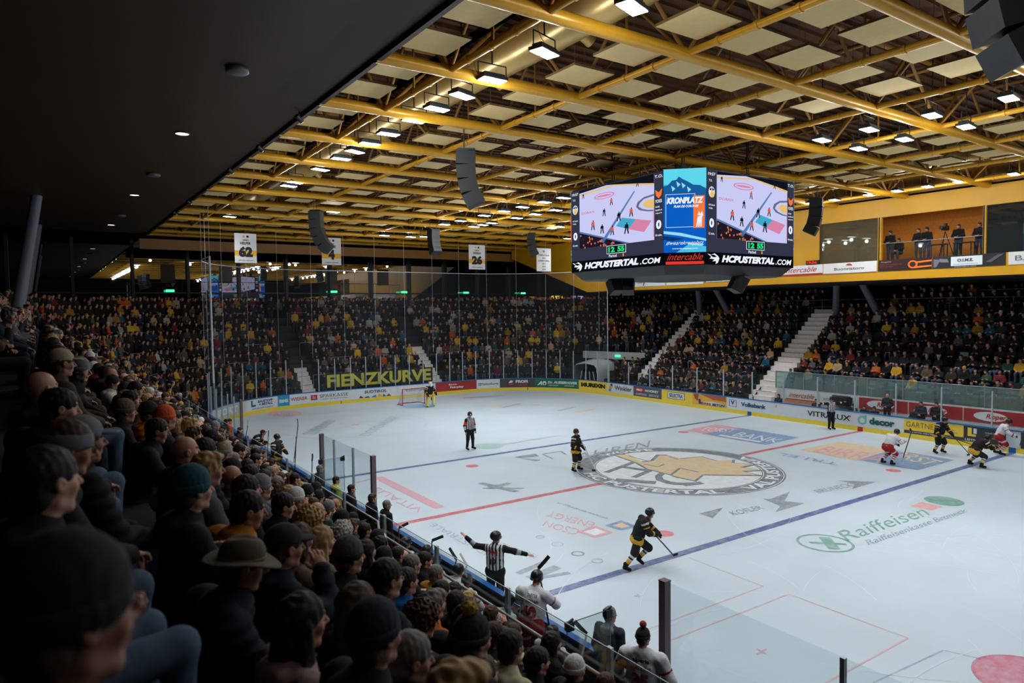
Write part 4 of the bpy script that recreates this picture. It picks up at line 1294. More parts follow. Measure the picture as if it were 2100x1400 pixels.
LW = 2 * jc
def face_place(p0, p1, z0):
    a, b = Vector((p0[0], p0[1], 0)), Vector((p1[0], p1[1], 0))
    d = (b - a).normalized()
    n = Vector((d.y, -d.x, 0))
    L = (b - a).length
    return (lambda u, v, p=0.0: a + d * (u * L) + n * (0.012 + p) + Vector((0, 0, z0 - Z0 + v))), L

PAL = {'ice': glow('px_ice', (196, 198, 238), 1.05), 'pink': glow('px_pink', (232, 140, 178), 0.85), 'line': glow('px_line', (96, 140, 200), 0.8), 'ring': glow('px_ring', (120, 126, 160), 0.7),
       'crowd': glow('px_crowd', (40, 26, 40), 0.8), 'yel': glow('px_yellow', (240, 200, 120), 0.9), 'panel': glow('px_panel', (58, 62, 82), 0.75), 'white': glow('px_white', (235, 240, 250), 1.0),
       'green': glow('px_green', (30, 220, 130), 1.1), 'navy': glow('px_navy', (30, 44, 84), 0.8), 'red': glow('px_red', (232, 92, 60), 0.95), 'cyan': glow('px_cyan', (70, 190, 230), 1.0), 'sky': glow('px_sky', (96, 214, 236), 1.0),
       'mt': glow('px_mountain', (26, 96, 160), 0.9), 'snow': glow('px_snow', (150, 220, 240), 1.0), 'blue': glow('px_blue', (10, 96, 200), 0.95), 'orange': glow('px_orange', (244, 120, 60), 1.0), 'teal': glow('px_teal', (70, 176, 210), 0.9),
       'dark': glow('px_dark', (22, 24, 34), 0.7), 'deep': glow('px_deep', (10, 60, 120), 0.8), 'skin': glow('px_skin', (210, 130, 100), 0.8), 'band': glow('px_band', (14, 14, 20), 0.6), 'redb': glow('px_redbar', (226, 60, 50), 0.95), 'amber': glow('px_amber', (240, 180, 60), 0.9)}

class Scr:
    """flat coloured shapes on a screen; u 0..1 across, v in metres from the bottom"""
    def __init__(self, place): self.pl, self.items, self.lay = place, {}, 0
    def P(self, col, pts, lay): self.items.setdefault((lay, col), MB()).add([self.pl(u, v, 0.004 * lay) for u, v in pts], [tuple(range(len(pts)))])
    def R(self, col, u0, v0, u1, v1, lay): self.P(col, [(u0, v0), (u1, v0), (u1, v1), (u0, v1)], lay)
    def E(self, col, u, v, ru, rv, lay, n=18): self.P(col, [(u + ru * math.cos(2 * PI * i / n), v + rv * math.sin(2 * PI * i / n)) for i in range(n)], lay)
    def T(self, col, s, u, v, w, h, lay, bold=0.02, shear=0.0):
        letter(self.items.setdefault((lay, col), MB()), s, self.pl, u, v, w, h, 0, bold, shear, 1.0, 0.004 * lay)
    def done(self, parent, name='picture'):
        out = []
        for (lay, col), m in sorted(self.items.items()):
            out.append(m.build('lettering' if False else '%s_area' % name, PAL[col], parent))
        return out

def player(S, u, v, h, col, lay, L):
    w = h * 0.28 / L
    S.P(col, [(u - w, v + h * 0.55), (u + w, v + h * 0.5), (u + w * 0.9, v + h * 0.85), (u - w * 0.6, v + h * 0.88)], lay)
    S.E('dark', u + w * 0.2, v + h * 0.95, h * 0.09 / L, h * 0.09, lay, 8)
    S.P('dark', [(u - w * 1.1, v), (u - w * 0.6, v), (u, v + h * 0.5), (u - w * 0.6, v + h * 0.52)], lay)
    S.P('dark', [(u + w * 0.7, v - h * 0.04), (u + w * 1.2, v), (u + w * 0.8, v + h * 0.5), (u + w * 0.1, v + h * 0.5)], lay)

def long_face(p0, p1):
    """main video face: live picture, score columns, clock"""
    pl, L = face_place(p0, p1, Z2)
    H = Z3 - Z2
    face = empty('video_screen', (0, 0, 0)); face.parent = sb; face['label'] = 'bright video screen with live game picture and score columns'
    S = Scr(pl)
    S.R('panel', 0, 0, 1, H, 0)
    u0, u1, v0, v1 = 0.105, 0.915, 0.52, H - 0.02
    X = lambda a: u0 + (u1 - u0) * a
    Y = lambda b: v0 + (v1 - v0) * b
    S.R('ice', u0, v0, u1, v1, 1)
    S.P('crowd', [(X(0), Y(0)), (X(0.66), Y(0.0)), (X(0), Y(0.27))], 2)
    S.P('line', [(X(0), Y(0.27)), (X(0.66), Y(0.0)), (X(0.70), Y(0.0)), (X(0), Y(0.30))], 3)
    S.P('dark', [(X(0), Y(0.95)), (X(0.45), Y(1)), (X(0), Y(1))], 2)
    S.P('dark', [(X(0.35), Y(1)), (X(1), Y(1)), (X(1), Y(0.86)), (X(0.8), Y(0.91)), (X(0.5), Y(0.975))], 2)
    S.P('yel', [(X(0), Y(0.90)), (X(0.5), Y(0.955)), (X(1), Y(0.83)), (X(1), Y(0.86)), (X(0.5), Y(0.975)), (X(0), Y(0.925))], 3)
    S.E('pink', X(0.36), Y(0.83), 0.115, 0.13, 2)
    S.E('ice', X(0.36), Y(0.83), 0.10, 0.10, 3)
    S.E('pink', X(0.36), Y(0.83), 0.085, 0.04, 4)
    S.P('line', [(X(0.31), Y(0.07)), (X(0.35), Y(0.05)), (X(0.77), Y(0.80)), (X(0.75), Y(0.80))], 2)
    S.P('ring', [(X(1), Y(0.70)), (X(0.88), Y(0.68)), (X(0.80), Y(0.62)), (X(0.78), Y(0.55)), (X(0.82), Y(0.49)), (X(0.92), Y(0.45)), (X(1), Y(0.44))], 2)
    S.P('ice', [(X(1), Y(0.67)), (X(0.88), Y(0.65)), (X(0.83), Y(0.60)), (X(0.81), Y(0.55)), (X(0.86), Y(0.50)), (X(0.93), Y(0.47)), (X(1), Y(0.46))], 3)
    S.P('yel', [(X(1), Y(0.62)), (X(0.9), Y(0.62)), (X(0.86), Y(0.56)), (X(0.92), Y(0.50)), (X(1), Y(0.49))], 4)
    S.P('teal', [(X(0.52), Y(0.30)), (X(0.60), Y(0.42)), (X(0.78), Y(0.36)), (X(0.68), Y(0.22))], 2)
    S.P('pink', [(X(0.68), Y(0.22)), (X(0.78), Y(0.36)), (X(0.97), Y(0.30)), (X(0.88), Y(0.14))], 2)
    S.T('pink', 'DOBAN', X(0.03), Y(0.58), 0.15, 0.1, 2)
    rs = random.Random(5)
    for i in range(40):
        a = rs.uniform(0.0, 0.5); b = rs.uniform(0.0, 0.24 * (1 - a / 0.62))
        S.E(rs.choice(('skin', 'dark', 'navy', 'skin', 'orange')), X(a), Y(b), 0.008, 0.045, 3, 8)
    for (a, b, h, c) in ((0.06, 0.86, 0.2, 'navy'), (0.46, 0.66, 0.28, 'red'), (0.36, 0.50, 0.3, 'navy'), (0.20, 0.30, 0.38, 'red'), (0.33, 0.22, 0.36, 'dark'), (0.56, 0.38, 0.36, 'dark'), (0.72, 0.42, 0.34, 'red'),
                         (0.47, 0.17, 0.36, 'red'), (0.66, 0.16, 0.42, 'dark'), (0.80, 0.87, 0.22, 'dark')):
        player(S, X(a), Y(b) - 0.02, h, c, 5, L)
    S.R('pink', u1 - 0.008, Y(0.05), u1, Y(0.6), 3)
    # score columns
    for cu, t, logo, name_, mins in ((0.052, '19:57', 'yel', ('HC Pustertal', 'Wolfe'), '12 min.'), (0.958, 'T.O.', 'orange', ('HCB', 'Sudtirol', 'Alperia'), '10 min.')):
        w = 0.075
        S.T('white', t, cu - w / 2, H - 0.2, w, 0.11, 2)
        if cu < 0.5: S.T('white', 'T.O.', cu - 0.03, H - 0.42, 0.035, 0.08, 2)
        if cu < 0.5:
            S.E('white', cu, H - 0.80, 0.032, 0.20, 2); S.E('yel', cu + 0.004, H - 0.88, 0.024, 0.12, 3)
            S.P('dark', [(cu - 0.026, H - 0.72), (cu - 0.004, H - 0.62), (cu - 0.004, H - 0.76)], 3); S.P('dark', [(cu + 0.004, H - 0.62), (cu + 0.026, H - 0.72), (cu + 0.004, H - 0.76)], 3)
        else:
            S.P('orange', [(cu - 0.034, H - 0.62), (cu, H - 0.74), (cu + 0.034, H - 0.62), (cu + 0.024, H - 0.86), (cu, H - 0.96), (cu - 0.024, H - 0.86)], 2)
            S.T('white', 'FOXES', cu - 0.03, H - 1.12, 0.06, 0.12, 2)
        for i, nm in enumerate(name_): S.T('white', nm, cu - w * 0.42, H - 1.30 - 0.12 * i, w * 0.84 if len(nm) > 5 else 0.04, 0.06, 2)
        S.T('white', '0', cu - 0.025, H - 2.10, 0.05, 0.34, 2, 0.05)
        S.T('white', mins, cu - w * 0.42, H - 2.36, w * 0.84, 0.08, 2)
    # clock
    S.R('white', 0.425, 0.17, 0.635, 0.50, 6); S.R('dark', 0.430, 0.19, 0.630, 0.48, 7)
    S.T('green', '12', 0.445, 0.225, 0.07, 0.22, 8, 0.05); S.T('green', '55', 0.545, 0.225, 0.075, 0.22, 8, 0.05)
    S.T('white', 'Period', 0.45, 0.03, 0.085, 0.11, 6, 0.02); S.T('amber', '1', 0.60, 0.03, 0.012, 0.11, 6, 0.03)
    out = S.done(face)
    # band with the web address
    pl2, _ = face_place(p0, p1, Z1)
    T = Scr(pl2)
    T.R('band', 0, 0, 1, Z2 - Z1, 0)
    T.T('white', 'HCPUSTERTAL', 0.16, 0.10, 0.60, 0.27, 1, 0.06, 0.25); T.T('white', '.COM', 0.775, 0.10, 0.20, 0.22, 1, 0.03, 0.2)
    wl = [(0.01, 0.40), (0.05, 0.36), (0.085, 0.42), (0.12, 0.33), (0.135, 0.24), (0.12, 0.08), (0.095, 0.03), (0.10, 0.14), (0.06, 0.12), (0.085, 0.20), (0.03, 0.22), (0.05, 0.28)]
    T.P('white', wl, 1); T.P('band', [(0.035, 0.35), (0.075, 0.37), (0.11, 0.30), (0.07, 0.27)], 2)
    T.done(face)
    return face

def short_face(p0, p1):
    pl, L = face_place(p0, p1, Z2)
    H = Z3 - Z2 + 0.06
    face = empty('advert_screen', (0, 0, 0)); face.parent = sb; face['label'] = 'blue mountain advert screen on the chamfered corner'
    S = Scr(pl)
    S.R('blue', 0, 0, 1, H, 0); S.R('sky', 0, H - 1.0, 1, H, 1)
    S.P('cyan', [(0, H - 1.0), (1, H - 1.0), (1, H - 0.7), (0, H - 0.55)], 2)
    S.P('mt', [(0, H - 1.1), (0, H - 0.62), (0.1, H - 0.58), (0.2, H - 0.42), (0.3, H - 0.40), (0.36, H - 0.28), (0.45, H - 0.38), (0.55, H - 0.46), (0.7, H - 0.6), (0.85, H - 0.62), (1, H - 0.76), (1, H - 1.1)], 3)
    for a in ((0.3, 0.45), (0.42, 0.5), (0.18, 0.6), (0.55, 0.65)):
        S.P('snow', [(a[0], H - a[1]), (a[0] + 0.1, H - a[1] - 0.12), (a[0] + 0.03, H - a[1] - 0.22)], 4)
    S.R('white', 0.05, 0.92, 0.74, H - 0.92, 5); S.R('blue', 0.06, 0.935, 0.73, H - 0.935, 6)
    S.R('orange', 0.70, 0.88, 0.96, H - 1.0, 7)
    S.T('white', 'KRONPLATZ', 0.07, H - 1.28, 0.87, 0.24, 8, 0.06, 0.25); S.T('white', 'PLAN DE CORONES', 0.24, H - 1.42, 0.58, 0.09, 8, 0.04, 0.25)
    for r in range(3): S.P('white', [(0.76 + r * 0.05, 0.92), (0.79 + r * 0.05, 0.92), (0.84 + r * 0.03, 1.25), (0.92, 1.30 + r * 0.05), (0.80 + r * 0.03, 1.30)], 8)
    S.P('white', [(0.80, 1.34), (0.83, 1.50), (0.86, 1.38), (0.9, 1.5), (0.93, 1.32)], 8)
    S.P('snow', [(0, 0.70), (0.35, 0.62), (1, 0.40), (1, 0.48), (0.4, 0.72), (0, 0.80)], 3); S.P('deep', [(0, 0.62), (0.5, 0.5), (0.2, 0.42), (0, 0.48)], 2); S.P('cyan', [(0.3, 0.0), (1, 0.0), (1, 0.2), (0.6, 0.3)], 2)
    S.P('snow', [(0.55, 0.35), (0.95, 0.28), (0.9, 0.22), (0.6, 0.28)], 3)
    S.T('white', '#wearekronplatz', 0.05, 0.24, 0.9, 0.18, 8, 0.0, 0.5); S.T('white', 'www.kronplatz.com', 0.2, 0.10, 0.6, 0.07, 8, 0.02)
    S.done(face)
    pl2, _ = face_place(p0, p1, Z1)
    T = Scr(pl2); T.R('band', 0, 0, 1, Z2 - Z1, 0); T.T('redb', 'intercable', 0.08, 0.18, 0.85, 0.24, 1, 0.0, 0.5); T.R('redb', 0.05, 0.02, 0.95, 0.13, 1)
    T.done(face)
for a, b in (((-ja, jc), (-ja, -jc)), ((-jc, -ja), (jc, -ja)), ((jc, ja), (-jc, ja))): long_face(a, b)
for a, b in (((-ja, -jc), (-jc, -ja)), ((-jc, ja), (-ja, jc)), ((jc, -ja), (ja, -jc)), ((ja, jc), (jc, ja))): short_face(a, b)
mb = MB()
for x, y in ((-2, -2), (2, -2), (-2, 2), (2, 2)):
    mb.tube((x, y, Z3 - Z0), (x, y, 15.0 - Z0), 0.035, n=6); mb.tube((x + 0.12, y, Z3 - Z0), (x + 0.12, y, 15.0 - Z0), 0.02, n=6); mb.box((x, y, Z3 - Z0 + 0.3), (0.35, 0.35, 0.4))
mb.build('hoist', black_m, sb)
cl_m = mat('cluster_black', (14, 14, 16), rough=0.5)
for i, (x, y, rz, lab) in enumerate(((-2.7, 0.6, 2.6, 'left'), (0.2, -3.1, 0.9, 'right'))):
    o = empty('loudspeaker', (x, y, 8.0), rz, 'black tilted loudspeaker under the %s face of the scoreboard' % lab, 'loudspeaker')
    mb = MB()
    for s in (-1, 1):
        M = Matrix.Rotation(s * 0.35, 3, 'Z') @ Matrix.Rotation(0.5, 3, 'X')
        mb.box((s * 0.28, 0, 0), (0.5, 0.45, 0.62), M=M)
    mb.build('cabinet', cl_m, o)
    mb = MB(); mb.tube((0, 0.1, 0.1), (0, 0.1, 0.62), 0.04, n=6); mb.build('bracket', black_m, o)

# ------------------------------------------------------------------ curved line arrays hanging from the roof
arr_m = mat('array_black', (16, 15, 18), rough=0.5); arr_g = mat('array_grille', (60, 62, 68), rough=0.6)
def line_array(x, y, rz, n, zt, sc, label):
    o = empty('line_array', (x, y, zt), rz, label, 'loudspeaker', None)
    mb = MB(); mb.box((0, 0, 0.03), (0.5 * sc, 0.7 * sc, 0.06)); mb.tube((0.1, 0.25 * sc, 0.05), (0.1, 0.25 * sc, 15.2 - zt), 0.012, n=5); mb.tube((0.1, -0.25 * sc, 0.05), (0.1, -0.25 * sc, 15.2 - zt), 0.012, n=5)
    mb.build('bumper', black_m, o)
    p, ang = Vector((0, 0, 0)), 0.0
    for i in range(n):
        h = 0.40 * sc
        ang = -0.03 if i == 0 else ang + (0.04 + 0.065 * i)
        d = Vector((-math.sin(ang), 0, -math.cos(ang)))
        c = p + d * (h / 2)
        M = Matrix.Rotation(ang, 3, 'Y')
        mb = MB()
        w0, w1 = 0.62 * sc, 0.48 * sc
        hh = h / 2 * 0.97
        pts = [(-w1 * 0.5, -0.30 * sc, -hh), (w0 * 0.5, -0.36 * sc, -hh), (w0 * 0.5, 0.36 * sc, -hh), (-w1 * 0.5, 0.30 * sc, -hh), (-w1 * 0.5, -0.30 * sc, hh), (w0 * 0.5, -0.36 * sc, hh), (w0 * 0.5, 0.36 * sc, hh), (-w1 * 0.5, 0.30 * sc, hh)]
        pts = [c + M @ Vector(q) for q in pts]
        mb.add(pts, [(0, 3, 2, 1), (4, 5, 6, 7), (0, 1, 5, 4), (2, 3, 7, 6), (3, 0, 4, 7)], 0)
        mb.add(pts, [(1, 2, 6, 5)], 1)
        mb.build('cabinet', [arr_m, arr_g], o)
        p = p + d * h
    return o
line_array((-10.975, -0.769, 12.500)[0], (-10.975, -0.769, 12.500)[1], 2.55, 4, 12.35, 1.12, 'curved black line-array loudspeaker hanging over mid ice left of the scoreboard')
line_array((-10.611, 15.522, 12.500)[0], (-10.611, 15.522, 12.500)[1], 2.5, 5, 12.4, 1.1, 'curved black line-array loudspeaker in front of the banner with number 4')
line_array((-1.000, 20.448, 12.500)[0], (-1.000, 20.448, 12.500)[1], 1.6, 4, 12.45, 1.0, 'small line-array loudspeaker left of the banner with number 26')
line_array((6.199, 19.248, 12.500)[0], (6.199, 19.248, 12.500)[1], 2.6, 4, 12.45, 1.0, 'small line-array loudspeaker left of the scoreboard')
line_array((9.418, -0.612, 12.500)[0], (9.418, -0.612, 12.500)[1], -1.1, 4, 12.45, 1.1, 'curved dark line-array loudspeaker hanging before the yellow gallery wall')
line_array(-9.85, -15.95, 2.4, 4, 13.1, 1.35, 'big black loudspeaker cut by the top right corner of the photo')

# ------------------------------------------------------------------ hanging banners
ban_m = mat('banner_white', (226, 226, 228), rough=0.8, var=0.02)
ban_y = mat('banner_yellow', (232, 176, 60), rough=0.8); ban_k = mat('banner_black', (34, 34, 38), rough=0.8)
def banner(px0, px1, lines, num, label, years):
    x0, z1 = px0[0], px0[2]; x1, z0 = px1[0], px1[2]
    w, h = x1 - x0, z1 - z0
    o = empty('jersey_banner', ((x0 + x1) / 2, 25.5, z0), 0, label, 'banner', 'white banners hanging before the end stand')
    mb = MB(); mb.box((0, 0, h / 2), (w, 0.01, h)); mb.build('cloth', ban_m, o)
    pl = lambda u, v, p=0.0: (-w / 2 + u, -0.008 - p, v)
    if num:
        mb = MB(); mb.add([pl(0, h * 0.24), pl(w, h * 0.24), pl(w, h * 0.42), pl(0, h * 0.42)], [(0, 1, 2, 3)]); mb.build('stripe', ban_y, o)
        mb = MB(); letter(mb, num, pl, w * (0.18 if len(num) > 1 else 0.34), h * 0.20, w * (0.64 if len(num) > 1 else 0.32), h * 0.36, 0, 0.07, 0, 1, 0.006); mb.build('number', ban_k, o)
        mb = MB(); letter(mb, lines[0], pl, w * 0.36, h * 0.75, w * 0.28, h * 0.045, 0, 0.04); letter(mb, lines[1], pl, w * 0.26, h * 0.62, w * 0.48, h * 0.09, 0, 0.04); letter(mb, years, pl, w * 0.16, h * 0.07, w * 0.68, h * 0.04, 0, 0.02)
        mb.build('lettering', ban_k, o)
        mb = MB(); mb.add([pl(w * 0.42 + 0.08 * math.cos(a), h * 0.89 + 0.08 * math.sin(a), 0.002) for a in np.linspace(0, 2 * PI, 14)[:-1]], [tuple(range(13))]); mb.build('emblem', ban_y, o)
        mb = MB(); mb.add([pl(w * 0.60 + 0.08 * math.cos(a), h * 0.89 + 0.08 * math.sin(a), 0.002) for a in np.linspace(0, 2 * PI, 14)[:-1]], [tuple(range(13))]); mb.build('emblem', ban_k, o)
    else:
        mb = MB()
        for i, t in enumerate(lines): letter(mb, t, pl, w * (0.12 if len(t) > 5 else 0.38), h * (0.66 - 0.12 * i), w * (0.76 if len(t) > 5 else 0.24), h * 0.07, 0, 0.03)
        mb.build('lettering', ban_k, o)
        mb = MB(); mb.add([pl(w * 0.5 + 0.1 * math.cos(a), h * 0.86 + 0.1 * math.sin(a), 0.002) for a in np.linspace(0, 2 * PI, 14)[:-1]], [tuple(range(13))]); mb.build('emblem', mat('banner_red', (190, 120, 110), rough=0.8), o)
    mb = MB()
    for s in (-1, 1): mb.tube((s * w * 0.47, 0, h), (s * w * 0.47, 0, 13.0 - z0), 0.006, n=4)
    mb.tube((-w / 2, 0, h), (w / 2, 0, h), 0.015, n=6); mb.tube((-w / 2, 0, 0), (w / 2, 0, 0), 0.015, n=6)
    mb.build('rod', black_m, o)
banner((-12.625, 25.500, 12.153), (-11.270, 25.500, 10.245), ('ARMIN', 'HELFER'), '62', 'white hanging banner with black number 62 and a yellow stripe', '1996-2001, 2004-2019')
banner((-6.972, 25.500, 12.153), (-5.604, 25.500, 10.268), ('MARTIN', 'CREPAZ'), '4', 'white hanging banner with black number 4 behind a loudspeaker', '1980-2004')
banner((4.690, 25.500, 12.160), (6.181, 25.500, 10.230), ('OSKAR', 'DEGILIA'), '26', 'white hanging banner with black number 26 and a yellow stripe', '1994-2009')
banner((11.229, 25.500, 12.160), (12.738, 25.500, 10.214), ('COPPA ITALIA', '2011', 'SUPERCOPPA', '2011', '2016', '2018'), '', 'white hanging banner with lines of small text and no number', '')

# black and yellow fan banner on the boards of the end stand
mb = MB(); vs = []
fb_place = lambda s0, off: (lambda u, v, p=0.0: ((lambda q: (q[0][0], q[0][1], v))(bp(s0 - u, off - p))))
def s_at(x): return S2 + (W - CR) - x
fs0, fs1 = 46.6, 37.4
pl = fb_place(fs0, 0.45)
band(fs1, fs0, [0.45, 0.45], [1.15, 2.35], mb, 0, 0.4)
fan = mb.build('fan_banner', mat('fan_black', (34, 32, 30), rough=0.8)); tag(fan, 'black cloth banner with big yellow capitals behind the glass of the end stand', 'banner')
mb = MB(); letter(mb, 'FIENZKURVE', pl, 0.15, 1.25, fs0 - fs1 - 0.3, 0.98, 0, 0.035, 0, 1.0, 0.02); mb.build('lettering', mat('fan_yellow', (214, 200, 70), rough=0.8), fan)

# ------------------------------------------------------------------ far benches and the wall of adverts behind them
wallw = mat('bench_wall_white', (196, 198, 200), rough=0.6)
mb = MB(); mb.box((17.26, -9.5, 0.85), (0.12, 32.8, 1.7)); struct(mb.build('wall_bench_side', wallw), 'white wall behind the penalty benches')
wx = 17.18
gal_ad(6.2, 3.9, WHT, [('intercable', 0.1, 0.36, 0.78, 0.46, (190, 44, 44), 0, 0.45)], 'white wall advert with red handwriting left of the scorers', [((176, 40, 40), rect_pts(0, 0, 1, 0.2))], 0.95, 1.62, wx, 'adverts on the wall behind the benches')
gal_ad(3.8, 1.4, WHT, [('KRONPLATZ', 0.1, 0.4, 0.5, 0.22, (60, 160, 150), 0, 0.2), ('RESKI', 0.62, 0.3, 0.3, 0.3, (60, 160, 150), 0.03, 0)], 'white wall advert with teal words behind the far linesman', (), 0.95, 1.62, wx, 'adverts on the wall behind the benches')
for k_, (a, b, nm) in enumerate(((1.3, -1.5, 'left'), (-1.55, -4.3, 'middle'), (-4.35, -7.1, 'right'))):
    gal_ad(a, b, (160, 40, 44), [('Ripper', 0.38, 0.22, 0.34, 0.5, (190, 40, 44), 0.03, 0.3)], 'red wall advert with white oval behind the scorers, %s one of three' % nm, [(WHT, ell_pts(0.45, 0.5, 0.28, 0.36))], 0.95, 1.62, wx, 'adverts on the wall behind the benches')
gal_ad(-7.2, -9.6, (210, 216, 216), [('SERVICE', 0.3, 0.3, 0.55, 0.36, WHT, 0.04, 0)], 'pale wall advert with a teal box', [((60, 160, 150), rect_pts(0.24, 0.2, 0.92, 0.75))], 0.95, 1.62, wx, 'adverts on the wall behind the benches')
gal_ad(-9.7, -12.6, WHT, [('intercable', 0.08, 0.4, 0.8, 0.46, (190, 44, 44), 0, 0.45)], 'white wall advert with red handwriting at the right edge', [((176, 40, 40), rect_pts(0, 0, 1, 0.2))], 0.95, 1.62, wx, 'adverts on the wall behind the benches')
wood = mat('bench_wood', (186, 140, 92), rough=0.5, var=0.12, scale=5)
for a, b, l_ in ((6.2, 4.0, 'left of the scorers'), (-8.6, -12.6, 'at the right edge')):
    o = empty('bench', (16.9, (a + b) / 2, 0), 0, 'pale wooden bench against the far wall %s' % l_, 'bench')
    mb = MB(); mb.box((0, 0, 0.78), (0.4, abs(a - b), 0.06)); mb.box((0.18, 0, 0.95), (0.05, abs(a - b), 0.16)); mb.build('seat', wood, o)
    for s in (-1, 1):
        mb = MB(); mb.box((0, s * (abs(a - b) / 2 - 0.2), 0.375), (0.34, 0.06, 0.75)); mb.build('leg', steel, o)
mb = MB(); mb.box((16.6, -3.0, 0.72), (0.6, 8.6, 0.05)); mb.box((16.35, -3.0, 0.36), (0.05, 8.6, 0.72)); o = mb.build('scorers_table', wallw); tag(o, 'long white scorers table behind the far boards', 'table')
# glass parapet on top of the wall
gp = empty('glass_parapet', (0, 0, 0), 0, 'greenish glass parapet with steel rail in front of the far stand', 'glass parapet')
pg = glass_mat('parapet_glass', (214, 232, 228), refl=0.08, haze=0.16, hazecol=(150, 178, 172))
for i in range(14):
    y1 = 7.0 - i * 2.05
    mb = MB(); mb.box((17.26, y1 - 1.02, 2.25), (0.014, 2.0, 1.08)); mb.build('pane', pg, gp)
    mb = MB(); mb.box((17.26, y1, 2.25), (0.05, 0.05, 1.1)); mb.build('post', steel, gp)
mb = MB(); mb.tube((17.26, 7.0, 2.8), (17.26, -22, 2.8), 0.022, n=8); mb.build('handrail', steel, gp)
# railing on the far concourse
rl = empty('railing', (0, 0, 0), 0, 'thin grey railing along the dark concourse above the far stand', 'railing')
mb = MB()
for z in (7.5, 7.0): mb.tube((24.2, 24, z), (24.2, -22, z), 0.02, n=6)
mb.build('rail', steel, rl)
for i in range(24):
    mb = MB(); mb.tube((24.2, 24 - 2 * i, 6.5), (24.2, 24 - 2 * i, 7.5), 0.02, n=6); mb.build('post', steel, rl)
# protruding frames above
mb = MB()
for y in (-2.0, -7.5): mb.tube((24.8, y, 6.5), (24.8, y, 7.95), 0.02, n=6)
mb.tube((24.8, -2.0, 7.95), (24.8, -7.5, 7.95), 0.02, n=6)
tag(mb.build('rail_frame', steel), 'taller rail frame behind the concourse railing', 'railing')

# white tunnel in the far corner
tun_m = mat('tunnel_cloth', (196, 196, 200), rough=0.7, var=0.05)
tx, ty = (20.959, 28.000, 0.237)[0], 28.0
tn = empty('tunnel', (0, 0, 0), 0, 'white cloth covered player tunnel with a dark opening in the far right corner', 'tunnel')
(ax, ay), nn = bp(23.9, 0.5)
tdir = Vector((nn[0], nn[1], 0)); side = Vector((-nn[1], nn[0], 0)); base = Vector((ax, ay, 0))
mb = MB(); arch = [(-1.15, 0), (-1.2, 1.5), (-1.12, 2.05), (-0.9, 2.28), (0, 2.42), (0.9, 2.28), (1.12, 2.05), (1.2, 1.5), (1.15, 0)]
vs = []
for k_, (dd, sc, hz) in enumerate(((0, 1, 1), (0.08, 1.04, 1.02), (2.2, 1.15, 1.12), (4.2, 1.25, 1.2))):
    for a_, z_ in arch: vs.append(base + tdir * dd + side * (a_ * sc) + Vector((0, 0, z_ * hz)))
na = len(arch)
mb.add(vs, [(k_ * na + i, k_ * na + i + 1, (k_ + 1) * na + i + 1, (k_ + 1) * na + i) for k_ in range(3) for i in range(na - 1)], 0, True)
mb.build('cloth', tun_m, tn)
mb = MB(); mb.add([base + tdir * 2.6 + side * a_ * 0.97 + Vector((0, 0, z_ * 0.97)) for a_, z_ in arch], [tuple(range(na))]); mb.build('inner_curtain', mat('tunnel_inner', (92, 78, 84), rough=0.8), tn)
mb = MB()
for a_ in (-0.9, -0.3, 0.35, 0.95): mb.tube(base + tdir * 0.4 + side * a_, base + tdir * 0.4 + side * (a_ * 0.6) + Vector((0, 0, 1.7)), 0.05, n=6)
mb.build('frame_pole', tun_m, tn)
# concrete lintel above the tunnel
mb = MB()
c_ = base + tdir * 2.4 + Vector((0, 0, 3.0)) - side * 1.4
mb.box((c_.x, c_.y, c_.z), (0.3, 6.2, 0.62), math.atan2(nn[1], nn[0])); struct(mb.build('beam', mat('lintel', (176, 174, 176), rough=0.7)), 'pale concrete lintel over the tunnel')
e_ = base + tdir * 2.2 + Vector((0, 0, 2.98)) - side * 1.9
mb = MB(); mb.box((e_.x, e_.y, e_.z), (0.06, 0.5, 0.2), math.atan2(nn[1], nn[0])); o = mb.build('exit_sign', exitm); tag(o, 'small glowing green exit sign on the pale lintel above the tunnel', 'exit sign')

# ------------------------------------------------------------------ near side: bench boxes, parapet, glass, clamps
lining = dark_in
mb = MB(); mb.box((-16.15, -5, 0.22), (2.05, 46, 0.44)); struct(mb.build('floor', mat('bench_floor', (34, 34, 38), rough=0.8)), 'dark rubber floor of the near benches')
mb = MB(); mb.box((-17.3, -4.0, 0.85), (0.16, 48, 1.7)); struct(mb.build('wall_near_parapet', mat('parapet_dark', (26, 26, 30), rough=0.7)), 'dark wall between the benches and the near stand')
par = empty('glass_parapet', (0, 0, 0), 0, 'glass parapet with posts and a bright handrail in front of the near stand', 'glass parapet')
par_g = glass_mat('parapet_glass_near', (240, 245, 245), refl=0.03, haze=0.02, hazecol=(120, 134, 140))
rail_pts = [(-17.3, -28), (-17.3, -7.6), (-17.02, -6.9), (-17.02, -3.2), (-17.3, -2.4), (-17.3, 20)]
hand = mat('handrail_bright', (198, 196, 200), rough=0.3, metal=0.0)
mb = MB(); mb.path([(x, y, 2.5) for x, y in rail_pts[:4]], 0.024, 10); mb.build('handrail', hand, par)
mb = MB(); mb.path([(x, y, 2.5) for x, y in rail_pts[3:]], 0.024, 10); mb.build('handrail', hand, par)
mb = MB(); mb.path([(-17.2, -26, 2.84), (-17.2, 18, 2.84)], 0.009, 5); mb.build('top_edge', alu, par)
ys = [-26 + 2.3 * i for i in range(20)]
for y in ys:
    mb = MB(); mb.box((-17.18, y, 2.25), (0.05, 0.085, 1.2)); mb.build('post', alu, par)
for a, b in zip(ys[:-1], ys[1:]):
    mb = MB(); mb.box((-17.22, (a + b) / 2, 2.27), (0.012, b - a - 0.08, 1.12)); mb.build('pane', par_g, par)
